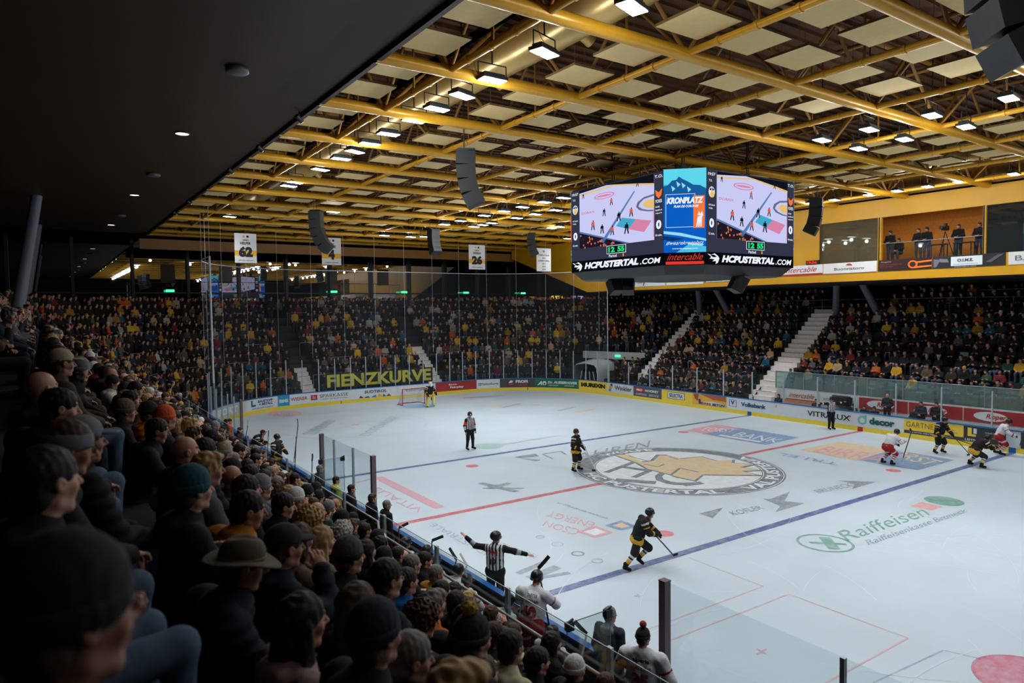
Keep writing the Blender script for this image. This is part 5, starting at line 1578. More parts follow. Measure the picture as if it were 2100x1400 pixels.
# benches
bl = mat('bench_blue', (22, 110, 180), rough=0.5)
for a, b, l_ in ((-2.4, -13.2, 'visitors bench'), (14.0, 2.7, 'home bench')):
    o = empty('bench', (-16.25, (a + b) / 2, 0.44), 0, 'long dark %s between boards and parapet' % l_, 'bench')
    mb = MB(); mb.box((0, 0, 0.45), (0.36, abs(a - b), 0.05)); mb.build('seat', lining, o)
    for k_ in range(5):
        mb = MB(); mb.box((0, -abs(a - b) / 2 + 0.4 + k_ * (abs(a - b) - 0.8) / 4, 0.21), (0.3, 0.05, 0.42)); mb.build('leg', steel, o)
mb = MB(); mb.box((-16.75, 0.2, 0.95), (0.5, 4.0, 0.06)); tag(mb.build('box_counter', bl), 'blue counter top in the near penalty box', 'counter')
# dividers with clamps
clamp = mat('clamp_dark', (40, 50, 54), rough=0.4, metal=0.5)
def divider(y, lab, xa=-16.95, xb=-15.2):
    o = empty('glass_divider', (0, y, 0), 0, lab, 'glass divider')
    mb = MB(); mb.box(((xa + xb) / 2, 0, 1.35), (xb - xa, 0.012, 2.3)); mb.build('pane', par_g, o)
    for x in (xa + 0.05, xb - 0.05):
        for z in (2.45,):
            mb = MB(); mb.box((x, 0, z), (0.12, 0.09, 0.12)); mb.tube((x - 0.05, 0, z + 0.05), (x + 0.07, 0, z + 0.09), 0.02, n=6); mb.build('clamp', clamp, o)
    mb = MB(); mb.tube((xa, 0, 2.5), (xb, 0, 2.5), 0.008, n=4)
    for x in (xa, xb): mb.tube((x, 0, 0.2), (x, 0, 2.5), 0.008, n=4); mb.build('top_edge', steel, o)
    return o
divider(-13.1, 'glass divider with dark clamps beside the grey hooded man', -16.75, -15.9)
divider(0.0, 'glass divider with clamps in the middle of the penalty box', -16.0, -15.2)

# ------------------------------------------------------------------ smooth bodies from distance fields
def V3(*a): return np.array(a, dtype=float)

def cap(a, b, r0, r1=None, k=0.03, tag='x', sub=False):
    return dict(t='c', a=np.array(a, float), b=np.array(b, float), r0=r0, r1=r0 if r1 is None else r1, k=k, tag=tag, sub=sub)

def ell(c, r, k=0.02, tag='x', M=None, sub=False):
    return dict(t='e', a=np.array(c, float), r=np.array(r, float), k=k, tag=tag, M=M, sub=sub)

def prim_d(p, P):
    """distance of points P (n,3) to primitive p, and parameter t along it"""
    if p['t'] == 'c':
        ba = p['b'] - p['a']
        L = max(float(ba @ ba), 1e-9)
        t = np.clip(((P - p['a']) @ ba) / L, 0, 1)
        d = np.sqrt((((P - p['a']) - t[:, None] * ba) ** 2).sum(1)) - (p['r0'] + (p['r1'] - p['r0']) * t)
        return d, t
    Q = P - p['a']
    if p['M'] is not None:
        Q = Q @ p['M']
    k0 = np.sqrt(((Q / p['r']) ** 2).sum(1))
    k1 = np.sqrt(((Q / (p['r'] ** 2)) ** 2).sum(1)) + 1e-9
    return k0 * (k0 - 1) / k1, Q[:, 2] / p['r'][2]

def bounds(prims, m):
    lo, hi = np.full(3, 1e9), np.full(3, -1e9)
    for p in prims:
        if p['sub']: continue
        if p['t'] == 'c':
            for q_, r_ in ((p['a'], p['r0']), (p['b'], p['r1'])):
                lo = np.minimum(lo, q_ - r_); hi = np.maximum(hi, q_ + r_)
        else:
            r_ = p['r'].max() if p['M'] is not None else p['r']
            lo = np.minimum(lo, p['a'] - r_); hi = np.maximum(hi, p['a'] + r_)
    return lo - m, hi + m

def field(prims, xs, ys, zs, disp=None):
    X, Y, Z = np.meshgrid(xs, ys, zs, indexing='ij')
    D = np.full(X.shape, 0.5)
    for p in prims:
        lo, hi = bounds([dict(p, sub=False)], 0.06 + p['k'])
        ix = slice(max(0, np.searchsorted(xs, lo[0]) - 1), np.searchsorted(xs, hi[0]) + 1)
        iy = slice(max(0, np.searchsorted(ys, lo[1]) - 1), np.searchsorted(ys, hi[1]) + 1)
        iz = slice(max(0, np.searchsorted(zs, lo[2]) - 1), np.searchsorted(zs, hi[2]) + 1)
        sh = X[ix, iy, iz].shape
        if 0 in sh: continue
        P = np.stack([X[ix, iy, iz].ravel(), Y[ix, iy, iz].ravel(), Z[ix, iy, iz].ravel()], 1)
        d = prim_d(p, P)[0].reshape(sh)
        old = D[ix, iy, iz]
        k = max(p['k'], 1e-5)
        if p['sub']:
            h = np.clip(0.5 - 0.5 * (old + d) / k, 0, 1)
            D[ix, iy, iz] = old * (1 - h) + (-d) * h + k * h * (1 - h)
        else:
            h = np.clip(0.5 + 0.5 * (old - d) / k, 0, 1)
            D[ix, iy, iz] = old * (1 - h) + d * h - k * h * (1 - h)
    if disp is not None:
        D = D + disp(X, Y, Z)
    return D

def surface(prims, step, disp=None, margin=None):
    """naive surface nets: returns V (n,3), F (m,4)"""
    lo, hi = bounds(prims, margin if margin is not None else step * 2.5)
    xs, ys, zs = [np.arange(lo[i], hi[i] + step, step) for i in range(3)]
    D = field(prims, xs, ys, zs, disp)
    ins = D < 0
    nx, ny, nz = D.shape
    acc = np.zeros((nx - 1, ny - 1, nz - 1, 3)); cnt = np.zeros((nx - 1, ny - 1, nz - 1))
    G = (xs, ys, zs)
    def sl(o, ax=None):
        return tuple(slice(o[i], D.shape[i] - 1 + o[i]) for i in range(3))
    for ax in range(3):
        for u in (0, 1):
            for v in (0, 1):
                o0 = [0, 0, 0]; others = [i for i in range(3) if i != ax]
                o0[others[0]] = u; o0[others[1]] = v
                o1 = list(o0); o1[ax] = 1
                d0, d1 = D[sl(o0)], D[sl(o1)]
                m = (d0 < 0) != (d1 < 0)
                t = np.where(m, d0 / np.where(m, d0 - d1, 1), 0)
                for i in range(3):
                    shp = [1, 1, 1]; shp[i] = D.shape[i] - 1
                    base = G[i][o0[i]:D.shape[i] - 1 + o0[i]].reshape(shp)
                    c = base + (t * step if i == ax else 0)
                    acc[..., i] += np.where(m, c, 0)
                cnt += m
    act = cnt > 0
    idx = np.full(act.shape, -1, dtype=np.int64)
    idx[act] = np.arange(act.sum())
    V = acc[act] / cnt[act][:, None]
    Fs = []
    for ax in range(3):
        o = [i for i in range(3) if i != ax]
        a = [slice(1, -1)] * 3; b = [slice(1, -1)] * 3
        a[ax] = slice(0, D.shape[ax] - 1); b[ax] = slice(1, D.shape[ax])
        s0, s1 = ins[tuple(a)], ins[tuple(b)]
        m = s0 != s1
        ii = np.argwhere(m)
        if not len(ii): continue
        base = ii.copy(); base[:, o[0]] += 1; base[:, o[1]] += 1
        def cell(du, dv):
            c = base.copy(); c[:, o[0]] += du; c[:, o[1]] += dv
            return idx[c[:, 0], c[:, 1], c[:, 2]]
        q = np.stack([cell(-1, -1), cell(0, -1), cell(0, 0), cell(-1, 0)], 1)
        flip = s0[m]
        if ax == 1: flip = ~flip
        q[~flip] = q[~flip][:, ::-1]
        Fs.append(q)
    F = np.concatenate(Fs) if Fs else np.zeros((0, 4), int)
    F = F[(F >= 0).all(1)]
    return V, F

def tint(V, prims, rules, default):
    """colour per vertex by the nearest primitive's tag; rules: tag -> rgb or list of (t0, t1, rgb); also callables"""
    best = np.full(len(V), 1e9); col = np.tile(np.array(lin(default)), (len(V), 1))
    for p in prims:
        if p['sub']: continue
        d, t = prim_d(p, V)
        m = d < best
        best = np.where(m, d, best)
        r = rules.get(p['tag'], default)
        if isinstance(r, tuple):
            col[m] = lin(r)
        else:
            c = np.tile(np.array(lin(r[0][2])), (len(V), 1))
            for t0, t1, rgb in r:
                c[(t >= t0) & (t <= t1)] = lin(rgb)
            col[m] = c[m]
    return col

SKIN = (196, 140, 116)
skin_m = mat('skin', SKIN, rough=0.55, var=0.05, scale=20)
skin_c = mat('skin_painted', SKIN, rough=0.5, var=0.04, attr='Col')
cloth_c = mat('painted_cloth', (128, 128, 128), rough=0.8, var=0.12, scale=30, attr='Col', spec=0.25)

def head_prims(fem=False):
    j = 0.9 if fem else 1.0
    return [
        ell((0, -0.014, 0.032), (0.077, 0.097, 0.090), 0.01), ell((0, 0.022, -0.035), (0.062 * j, 0.068, 0.078), 0.03),
        cap((-0.022 * j, 0.055, -0.098), (0.022 * j, 0.055, -0.098), 0.020, k=0.02),
        cap((-0.05, 0.0, -0.07), (-0.02, 0.045, -0.095), 0.016, k=0.02), cap((0.05, 0.0, -0.07), (0.02, 0.045, -0.095), 0.016, k=0.02),
        cap((-0.03, 0.080, 0.030), (0.03, 0.080, 0.030), 0.010, k=0.016),
        ell((-0.031, 0.098, 0.008), (0.018, 0.016, 0.012), 0.012, sub=True), ell((0.031, 0.098, 0.008), (0.018, 0.016, 0.012), 0.012, sub=True),
        ell((-0.031, 0.073, 0.008), (0.0125, 0.0125, 0.0115), 0.004, tag='eye'), ell((0.031, 0.073, 0.008), (0.0125, 0.0125, 0.0115), 0.004, tag='eye'),
        cap((0, 0.086, 0.018), (0, 0.112, -0.024), 0.007, 0.0125, k=0.010), cap((-0.012, 0.096, -0.030), (0.012, 0.096, -0.030), 0.008, k=0.006),
        ell((-0.042, 0.058, -0.026), (0.022, 0.020, 0.024), 0.02), ell((0.042, 0.058, -0.026), (0.022, 0.020, 0.024), 0.02),
        cap((-0.018, 0.084, -0.058), (0.018, 0.084, -0.058), 0.0068, k=0.004, tag='lip'), cap((-0.015, 0.082, -0.070), (0.015, 0.082, -0.070), 0.0076, k=0.004, tag='lip'),
        ell((-0.079, -0.006, -0.004), (0.010, 0.019, 0.031), 0.006), ell((0.079, -0.006, -0.004), (0.010, 0.019, 0.031), 0.006),
        ell((-0.088, 0.0, 0.0), (0.006, 0.010, 0.018), 0.004, sub=True), ell((0.088, 0.0, 0.0), (0.006, 0.010, 0.018), 0.004, sub=True),
        cap((0, -0.020, -0.085), (0, -0.045, -0.20), 0.053, 0.062, k=0.03)]

def make_head(fem, skin=SKIN):
    pr = head_prims(fem)
    V, F = surface(pr, 0.0065)
    C = np.tile(np.array(lin(skin)), (len(V), 1))
    for s in (-1, 1):
        e = np.linalg.norm(V - V3(s * 0.031, 0.084, 0.008), axis=1)
        C[e < 0.0125] = lin((206, 200, 196)); C[e < 0.0066] = lin((40, 30, 26))
        b = np.abs(V[:, 0] - s * 0.031) < 0.022
        C[b & (np.abs(V[:, 2] - 0.032) < 0.006) & (V[:, 1] > 0.06)] = lin((70, 48, 36))
    m = (np.abs(V[:, 0]) < 0.024) & (V[:, 1] > 0.076) & (V[:, 2] < -0.050) & (V[:, 2] > -0.079)
    C[m] = lin((166, 92, 84))
    return V, F, C
HEADS = {False: make_head(False), True: make_head(True)}

def make_hand(kind):
    """wrist at the origin, fingers towards +Y, palm down, thumb on +X"""
    curl = {'relaxed': 0.45, 'open': 0.06, 'grip': 1.25}[kind]
    pr = [ell((0, 0.052, 0), (0.041, 0.050, 0.017), 0.01), cap((0, -0.03, 0), (0, 0.02, 0), 0.026, 0.026, k=0.02)]
    for i, (x, L) in enumerate(((-0.031, 0.058), (-0.011, 0.074), (0.010, 0.080), (0.031, 0.070))):
        p = V3(x, 0.092, 0); a = 0.0; fan = x * (2.2 if kind == 'open' else 0.6)
        for seg, f in enumerate((0.44, 0.31, 0.25)):
            a += curl * (0.7, 1.0, 0.7)[seg]
            q_ = p + L * f * V3(fan, math.cos(a), -math.sin(a))
            pr.append(cap(p, q_, 0.0098 - 0.0008 * seg, 0.0092 - 0.0008 * seg, k=0.004))
            p = q_
    b = V3(0.034, 0.028, -0.004)
    for seg, (dx, dy, dz) in enumerate(((0.024, 0.026, -0.010), (0.012, 0.026, -0.012 - 0.01 * (kind == 'grip')))):
        q_ = b + V3(dx, dy, dz); pr.append(cap(b, q_, 0.0125 - 0.001 * seg, 0.0112 - 0.001 * seg, k=0.006)); b = q_
    return surface(pr, 0.0062)
HANDS = {k: make_hand(k) for k in ('relaxed', 'open', 'grip')}

def rot_to(y, z=(0, 0, 1)):
    """matrix whose columns are x, y, z axes with y along the given direction"""
    y = np.array(y, float); y /= np.linalg.norm(y)
    z = np.array(z, float); x = np.cross(y, z)
    if np.linalg.norm(x) < 1e-3: x = np.cross(y, V3(1, 0, 0))
    x /= np.linalg.norm(x); z = np.cross(x, y)
    return np.stack([x, y, z], 1)

def rz_(a): return np.array([[math.cos(a), -math.sin(a), 0], [math.sin(a), math.cos(a), 0], [0, 0, 1.0]])
def rx_(a): return np.array([[1, 0, 0], [0, math.cos(a), -math.sin(a)], [0, math.sin(a), math.cos(a)]])
def ry_(a): return np.array([[math.cos(a), 0, math.sin(a)], [0, 1, 0], [-math.sin(a), 0, math.cos(a)]])

def join(parts):
    Vs, Fs, Cs, n = [], [], [], 0
    for V, F, C in parts:
        Vs.append(V); Fs.append(F + n); Cs.append(C); n += len(V)
    return np.concatenate(Vs), np.concatenate(Fs), np.concatenate(Cs)

STAND = dict(pelvis=(0, 0, 0.95), chest=(0, 0.0, 1.30), neck=(0, -0.01, 1.50), head=(0, 0.03, 1.66),
             shR=(0.19, 0, 1.43), elR=(0.25, -0.03, 1.14), wrR=(0.24, 0.06, 0.89), shL=(-0.19, 0, 1.43), elL=(-0.25, -0.03, 1.14), wrL=(-0.24, 0.06, 0.89),
             hiR=(0.10, 0, 0.92), knR=(0.11, 0.03, 0.50), anR=(0.12, 0, 0.10), toR=(0.13, 0.15, 0.04), hiL=(-0.10, 0, 0.92), knL=(-0.11, 0.03, 0.50), anL=(-0.12, 0, 0.10), toL=(-0.13, 0.15, 0.04))
SEAT = dict(pelvis=(0, -0.13, 0.53), chest=(0, -0.10, 0.86), neck=(0, -0.08, 1.06), head=(0, -0.03, 1.22),
            shR=(0.18, -0.09, 0.99), elR=(0.25, 0.00, 0.74), wrR=(0.10, 0.22, 0.66), shL=(-0.18, -0.09, 0.99), elL=(-0.25, 0.00, 0.74), wrL=(-0.10, 0.22, 0.66),
            hiR=(0.10, -0.10, 0.51), knR=(0.13, 0.34, 0.52), anR=(0.13, 0.33, 0.10), toR=(0.14, 0.47, 0.04), hiL=(-0.10, -0.10, 0.51), knL=(-0.13, 0.34, 0.52), anL=(-0.13, 0.33, 0.10), toL=(-0.14, 0.47, 0.04))

def J(base, **kw):
    j = dict(base); j.update(kw)
    return {k: np.array(v, float) for k, v in j.items()}

def body_mesh(j, hr, fem=False, hands=('relaxed', 'relaxed'), skin=SKIN, hz=((0, 0, 1), (0, 0, 1))):
    """one body: coarse core, head with face, two hands"""
    core = [cap(j['pelvis'], j['chest'], 0.105, 0.115, 0.05), cap(j['chest'], j['neck'], 0.11, 0.055, 0.05), cap(j['neck'], j['head'] - hr @ V3(0, 0.02, 0.10), 0.056, 0.052, 0.02)]
    for s in 'RL':
        core += [cap(j['neck'] - V3(0, 0, 0.05), j['sh' + s], 0.05, 0.055, 0.04), cap(j['sh' + s], j['el' + s], 0.048, 0.038, 0.02), cap(j['el' + s], j['wr' + s], 0.037, 0.026, 0.02),
                 cap(j['hi' + s], j['kn' + s], 0.078, 0.052, 0.04), cap(j['kn' + s], j['an' + s], 0.050, 0.035, 0.02), cap(j['an' + s], j['to' + s], 0.038, 0.028, 0.02)]
    V, F = surface(core, 0.03)
    parts = [(V, F, np.tile(np.array(lin(skin)), (len(V), 1)))]
    hv, hf, hc = HEADS[fem]
    hc = hc if skin == SKIN else np.where(np.abs(hc - np.array(lin(SKIN))).sum(1, keepdims=True) < 1e-6, np.array(lin(skin)), hc)
    parts.append((hv @ hr.T + j['head'], hf, hc))
    for s, kind, z in zip('RL', hands, hz):
        d = j['wr' + s] - j['el' + s]; d /= np.linalg.norm(d)
        M = rot_to(j.get('hd' + s, d), z)
        hv_, hf_ = HANDS[kind]
        hv_ = hv_.copy()
        if s == 'R': hv_[:, 0] *= -1; hf_ = hf_[:, ::-1]
        parts.append((hv_ @ M.T + j['wr' + s], hf_, np.tile(np.array(lin(skin)), (len(hv_), 1))))
    return join(parts)

def coat_prims(j, fat=1.0, collar=True, sleeve=1.0):
    f = fat
    p = [ell((j['pelvis'] + j['chest']) / 2 + V3(0, 0.0, -0.02), (0.175 * f, 0.125 * f, 0.24), 0.05, 'torso'),
         cap(j['pelvis'] + V3(-0.07, 0, -0.02), j['chest'] + V3(-0.08, 0, 0), 0.105 * f, 0.115 * f, 0.05, 'torso'), cap(j['pelvis'] + V3(0.07, 0, -0.02), j['chest'] + V3(0.08, 0, 0), 0.105 * f, 0.115 * f, 0.05, 'torso'),
         cap(j['chest'] + V3(-0.07, 0, 0.04), j['neck'] + V3(-0.05, 0, -0.04), 0.105 * f, 0.06 * f, 0.05, 'yoke'), cap(j['chest'] + V3(0.07, 0, 0.04), j['neck'] + V3(0.05, 0, -0.04), 0.105 * f, 0.06 * f, 0.05, 'yoke')]
    if collar:
        p += [cap(j['neck'] - V3(0, 0, 0.05), j['neck'] + V3(0, 0.005, 0.0), 0.100, 0.088, 0.02, 'collar'), ell(j['neck'] + V3(0, -0.085, -0.03), (0.115, 0.07, 0.075), 0.03, 'collar')]
    for s in 'RL':
        p += [cap(j['neck'] - V3(0, 0, 0.06), j['sh' + s], 0.06 * f, 0.072 * f, 0.04, 'yoke'), cap(j['sh' + s], j['el' + s], 0.072 * f, 0.062 * f, 0.03, 'uarm'), cap(j['el' + s], j['wr' + s], 0.062 * f, 0.045 * f * sleeve, 0.03, 'farm')]
    return p

def trouser_prims(j, f=1.0, short=False):
    sf = 0.118 * (f * 0.84 if short else f)
    p = [cap(j['hiR'], j['hiL'], sf, sf, 0.05, 'seat')]
    for s in 'RL':
        kn = j['kn' + s]
        if short: kn = j['hi' + s] + (j['kn' + s] - j['hi' + s]) * 1.0
        p.append(cap(j['hi' + s] - (V3(0, 0, 0.03) if short else 0), kn, 0.098 * (1.12 if short else f), 0.076 * f * (1.12 if short else 1), 0.04, 'thigh'))
        if not short: p.append(cap(j['kn' + s], j['an' + s], 0.070 * f, 0.052 * f, 0.03, 'shin'))
    return p

def shoe_prims(j):
    p = []
    for s in 'RL':
        d = j['to' + s] - j['an' + s]
        heel = j['an' + s] - V3(0, 0, 0.045) - V3(d[0], d[1], 0) * 0.25
        p += [cap(heel, j['to' + s], 0.042, 0.036, 0.02), cap(j['an' + s], heel, 0.046, 0.042, 0.02)]
    return p

# hair and headwear, in head coordinates
def fuzz(a, f, seed=0):
    rs_ = np.random.RandomState(7 + seed)
    ds = rs_.normal(size=(9, 3)); ds /= np.linalg.norm(ds, axis=1)[:, None]
    fs_ = f * rs_.uniform(0.55, 1.15, 9); ph = rs_.uniform(0, 6.3, 9)
    return lambda X, Y, Z: a * 0.62 * sum(np.sin((X * d[0] + Y * d[1] + Z * d[2]) * q_ + p_) for d, q_, p_ in zip(ds, fs_, ph))
def hair_shape(kind):
    face = dict(sub=True, k=0.012)
    cutf = ell((0, 0.125, -0.050), (0.085, 0.080, 0.112), 0.012, sub=True)
    cutn = cap((-0.1, 0.03, -0.16), (0.1, 0.03, -0.16), 0.085, k=0.01, sub=True)
    cute = [ell((s * 0.088, 0.016, -0.015), (0.022, 0.026, 0.038), 0.01, sub=True) for s in (-1, 1)]
    base = ell((0, -0.017, 0.037), (0.086, 0.107, 0.096), 0.01, tag='a')
    if kind.startswith('short'): return surface([base, ell((0, -0.05, -0.04), (0.072, 0.062, 0.06), 0.02), cutf, cutn] + cute, 0.0075, fuzz(0.0012, 210))
    if kind.startswith('mid'): return surface([base, ell((0, -0.045, -0.03), (0.086, 0.078, 0.085), 0.03), ell((0, 0.05, 0.09), (0.07, 0.05, 0.03), 0.02), cutf], 0.008, fuzz(0.0028, 150))
    if kind.startswith('curly'): return surface([ell((0, -0.02, 0.045), (0.105, 0.125, 0.11), 0.01), ell((0, -0.05, -0.05), (0.095, 0.075, 0.08), 0.03), cutf], 0.008, fuzz(0.006, 215))
    if kind.startswith('long'):
        return surface([base, cap((0, -0.06, 0.02), (0, -0.085, -0.24), 0.075, 0.07, 0.03), cap((-0.06, -0.02, 0), (-0.075, -0.02, -0.22), 0.036, 0.04, 0.02), cap((0.06, -0.02, 0), (0.075, -0.02, -0.22), 0.036, 0.04, 0.02), cutf], 0.009, fuzz(0.0022, 160))
    if kind == 'bald': return surface([ell((0, -0.03, -0.02), (0.0835, 0.092, 0.042), 0.01), ell((0, 0.10, 0.02), (0.12, 0.115, 0.13), 0.01, sub=True), ell((0, -0.02, 0.08), (0.07, 0.10, 0.055), 0.01, sub=True)] + cute, 0.008, fuzz(0.001, 180))
    return None
def hat_shape(kind):
    """list of (V, F, part name, slot)"""
    if kind.startswith('beanie'):
        cut = ell((0, 0.12, -0.085), (0.14, 0.105, 0.115), 0.01, sub=True)
        rib = lambda X, Y, Z: 0.0016 * np.sin(np.arctan2(X, Y + 0.015) * 44)
        low = cap((-0.2, -0.02, -0.16), (0.2, -0.02, -0.16), 0.115, k=0.005, sub=True)
        out = [(*surface([ell((0, -0.020, 0.045), (0.092, 0.112, 0.112), 0.01), cut, low], 0.009, rib), 'beanie')]
        V, F = surface([ell((0, -0.020, 0.030), (0.098, 0.118, 0.075), 0.01), ell((0, -0.02, 0.10), (0.2, 0.2, 0.062), 0.006, sub=True), cut, low], 0.009, rib)
        out.append((V, F, 'turned_up_brim'))
        if 'pom' in kind or 'stripe' in kind: out.append((*surface([ell((0, -0.03, 0.175), (0.042, 0.042, 0.038), 0.01)], 0.008, fuzz(0.006, 260)), 'pompon'))
        return out
    if kind.startswith('cap'):
        V, F = surface([ell((0, -0.017, 0.045), (0.089, 0.109, 0.094), 0.01), cap((-0.2, -0.0, -0.11), (0.2, -0.0, -0.11), 0.14, k=0.004, sub=True), ell((0, 0.17, -0.02), (0.1, 0.09, 0.06), 0.01, sub=True)], 0.008)
        W_, G_ = surface([ell((0, 0.105, 0.038), (0.072, 0.075, 0.012), 0.006), ell((0, 0.08, 0.005), (0.07, 0.08, 0.026), 0.004, sub=True)], 0.006)
        return [(V, F, 'cap'), (W_, G_, 'visor')]
    if kind == 'headband':
        V, F = surface([ell((0, -0.015, 0.035), (0.091, 0.111, 0.088), 0.01), ell((0, -0.02, 0.13), (0.2, 0.2, 0.065), 0.006, sub=True), ell((0, 0.03, -0.07), (0.2, 0.2, 0.072), 0.006, sub=True)], 0.008)
        return [(V, F, 'headband')]
    if kind == 'hat':
        crown = surface([ell((0, -0.015, 0.06), (0.092, 0.112, 0.10), 0.01), ell((0, -0.01, 0.165), (0.03, 0.10, 0.035), 0.03, sub=True), cap((-0.3, 0, -0.09), (0.3, 0, -0.09), 0.125, k=0.004, sub=True)], 0.009)
        V, F = surface([ell((0, -0.01, 0.03), (0.165, 0.19, 0.016), 0.01), ell((0, -0.015, 0.02), (0.083, 0.103, 0.05), 0.004, sub=True)], 0.009)
        V = V.copy(); V[:, 2] += 0.9 * V[:, 0] ** 2 - 0.35 * np.maximum(V[:, 1], 0) ** 1.5 * 1.0
        band_ = surface([ell((0, -0.015, 0.052), (0.0955, 0.1155, 0.016), 0.004)], 0.007)
        return [(*crown, 'crown'), (V, F, 'brim'), (*band_, 'band')]
    if kind == 'helmet':
        V, F = surface([ell((0, -0.01, 0.045), (0.106, 0.132, 0.112), 0.01), ell((-0.085, -0.02, -0.01), (0.03, 0.055, 0.05), 0.02), ell((0.085, -0.02, -0.01), (0.03, 0.055, 0.05), 0.02), cap((-0.2, -0.07, -0.14), (0.2, -0.07, -0.14), 0.09, k=0.01, sub=True),
                        ell((0, 0.13, -0.065), (0.082, 0.11, 0.115), 0.01, sub=True), cap((-0.03, -0.1, 0.165), (-0.03, 0.09, 0.168), 0.012, k=0.008, sub=True), cap((0.03, -0.1, 0.165), (0.03, 0.09, 0.168), 0.012, k=0.008, sub=True),
                        cap((-0.085, -0.07, 0.125), (-0.08, 0.05, 0.13), 0.010, k=0.008, sub=True), cap((0.085, -0.07, 0.125), (0.08, 0.05, 0.13), 0.010, k=0.008, sub=True)], 0.008)
        W_, G_ = surface([ell((0, 0.02, 0.0), (0.101, 0.118, 0.072), 0.01), ell((0, 0.014, 0.0), (0.098, 0.116, 0.1), 0.003, sub=True), ell((0, -0.06, 0), (0.2, 0.12, 0.2), 0.003, sub=True), cap((-0.3, 0.1, 0.09), (0.3, 0.1, 0.09), 0.05, k=0.003, sub=True)], 0.006)
        return [(V, F, 'helmet'), (W_, G_, 'visor')]
    if kind == 'mask':
        V, F = surface([ell((0, -0.005, 0.02), (0.118, 0.14, 0.14), 0.01), ell((0, 0.10, -0.07), (0.10, 0.08, 0.09), 0.03), ell((0, 0.17, 0.0), (0.055, 0.07, 0.03), 0.006, sub=True)], 0.01)
        return [(V, F, 'mask')]
    return []
_SHAPES = {}
def shape_mesh(key, VF, mats_, col=None):
    if key not in _SHAPES:
        o = np_mesh(key, VF[0], VF[1], mats_, col=col)
        me = o.data
        bpy.data.objects.remove(o)
        _SHAPES[key] = me
    return _SHAPES[key]

def put(name, me, parent, loc=None, M=None, mat_=None, label=None):
    o = bpy.data.objects.new(name, me)
    COL.objects.link(o)
    o.parent = parent
    if M is not None:
        o.matrix_local = Matrix([[*M[i], loc[i]] for i in range(3)] + [[0, 0, 0, 1]])
    if mat_ is not None:
        o.material_slots[0].link = 'OBJECT'
        o.material_slots[0].material = mat_
    if label: o['label'] = label
    return o

HAIRCOL = {'dark': (38, 27, 22), 'brown': (74, 50, 36), 'blond': (178, 142, 92), 'grey': (120, 114, 108), 'white': (196, 190, 184), 'ginger': (140, 74, 40)}
def hair_mat(c): return mat('hair_' + c, HAIRCOL[c], rough=0.6, var=0.12, scale=140, spec=0.3)
def clothm(rgb, kind='cloth'): return mat('%s_%d_%d_%d' % (kind, *rgb), rgb, rough=0.8 if kind != 'shiny' else 0.35, var=0.14, scale=26, spec=0.2 if kind != 'shiny' else 0.5, bump=0.15)
blank = mat('cloth_default', (60, 60, 64), rough=0.8)

HAT_RGB = {'black': (20, 20, 22), 'grey': (120, 122, 128), 'teal': (14, 70, 84), 'orange': (214, 84, 30), 'khaki': (96, 84, 60), 'beige': (176, 158, 128), 'white': (206, 204, 200), 'navy': (22, 26, 44), 'dark': (28, 26, 28), 'pom': (150, 140, 120), 'bw': (30, 30, 34), 'stripe': (24, 24, 24), 'red': (140, 40, 40), 'yellow': (214, 170, 50), 'blue': (40, 80, 140)}

def dress_head(kind, hp, hr, parent):
    """adds hair or headwear for kinds such as short_dark, beanie_teal, cap_grey, hat, bald"""
    a, _, b = kind.partition('_')
    if a in ('short', 'mid', 'curly', 'long'):
        put('hair', shape_mesh('hair_' + a, hair_cache(a), [blank]), parent, hp, hr, hair_mat(b or 'dark'))
    elif a in ('beanie', 'cap', 'headband', 'hat', 'helmet', 'mask'):
        if a in ('beanie', 'cap', 'headband', 'hat'):
            put('hair', shape_mesh('hair_short', hair_cache('short'), [blank]), parent, hp, hr, hair_mat('brown'))
        key = a + ('_pom' if b in ('pom', 'stripe') and a == 'beanie' else '')
        rgb = HAT_RGB.get(b, (26, 26, 30)) if a != 'hat' else (92, 82, 68)
        root = None
        for i, (V, F, nm) in enumerate(hat_cache(key)):
            r2 = rgb
            if nm == 'band': r2 = (176, 122, 50)
            if b == 'stripe' and nm != 'beanie': r2 = (190, 160, 60) if nm == 'pompon' else (60, 58, 50)
            if b == 'bw' and nm == 'beanie': r2 = (70, 70, 74)
            m_ = mat('hat_%s_%d_%d_%d' % (a, *r2), r2, rough=0.35 if a in ('helmet', 'mask') else 0.85, var=0.12, scale=50)
            if nm == 'visor' and a == 'helmet': m_ = glass_mat('helmet_visor', (200, 206, 210), refl=0.1)
            o = put(nm, shape_mesh('%s_%s' % (key, nm), (V, F), [blank]), root or parent, hp if root is None else (0, 0, 0), hr if root is None else np.eye(3), m_)
            if root is None: root = o
_hc, _tc = {}, {}
def hair_cache(k):
    if k not in _hc: _hc[k] = hair_shape(k)
    return _hc[k]
def hat_cache(k):
    if k not in _tc: _tc[k] = hat_shape(k)
    return _tc[k]
def glasses(parent, hp, hr):
    mb = MB()
    for s in (-1, 1):
        mb.path([(s * 0.012, 0.104, 0.022), (s * 0.054, 0.098, 0.022), (s * 0.054, 0.098, -0.008), (s * 0.012, 0.104, -0.008), (s * 0.012, 0.104, 0.022)], 0.0022, 5)
        mb.path([(s * 0.054, 0.098, 0.016), (s * 0.086, 0.0, 0.014)], 0.0022, 5)
    mb.path([(-0.012, 0.105, 0.014), (0.012, 0.105, 0.014)], 0.0022, 5)
    o = mb.build('glasses', black_m, parent)
    o.matrix_local = Matrix([[*hr[i], hp[i]] for i in range(3)] + [[0, 0, 0, 1]])

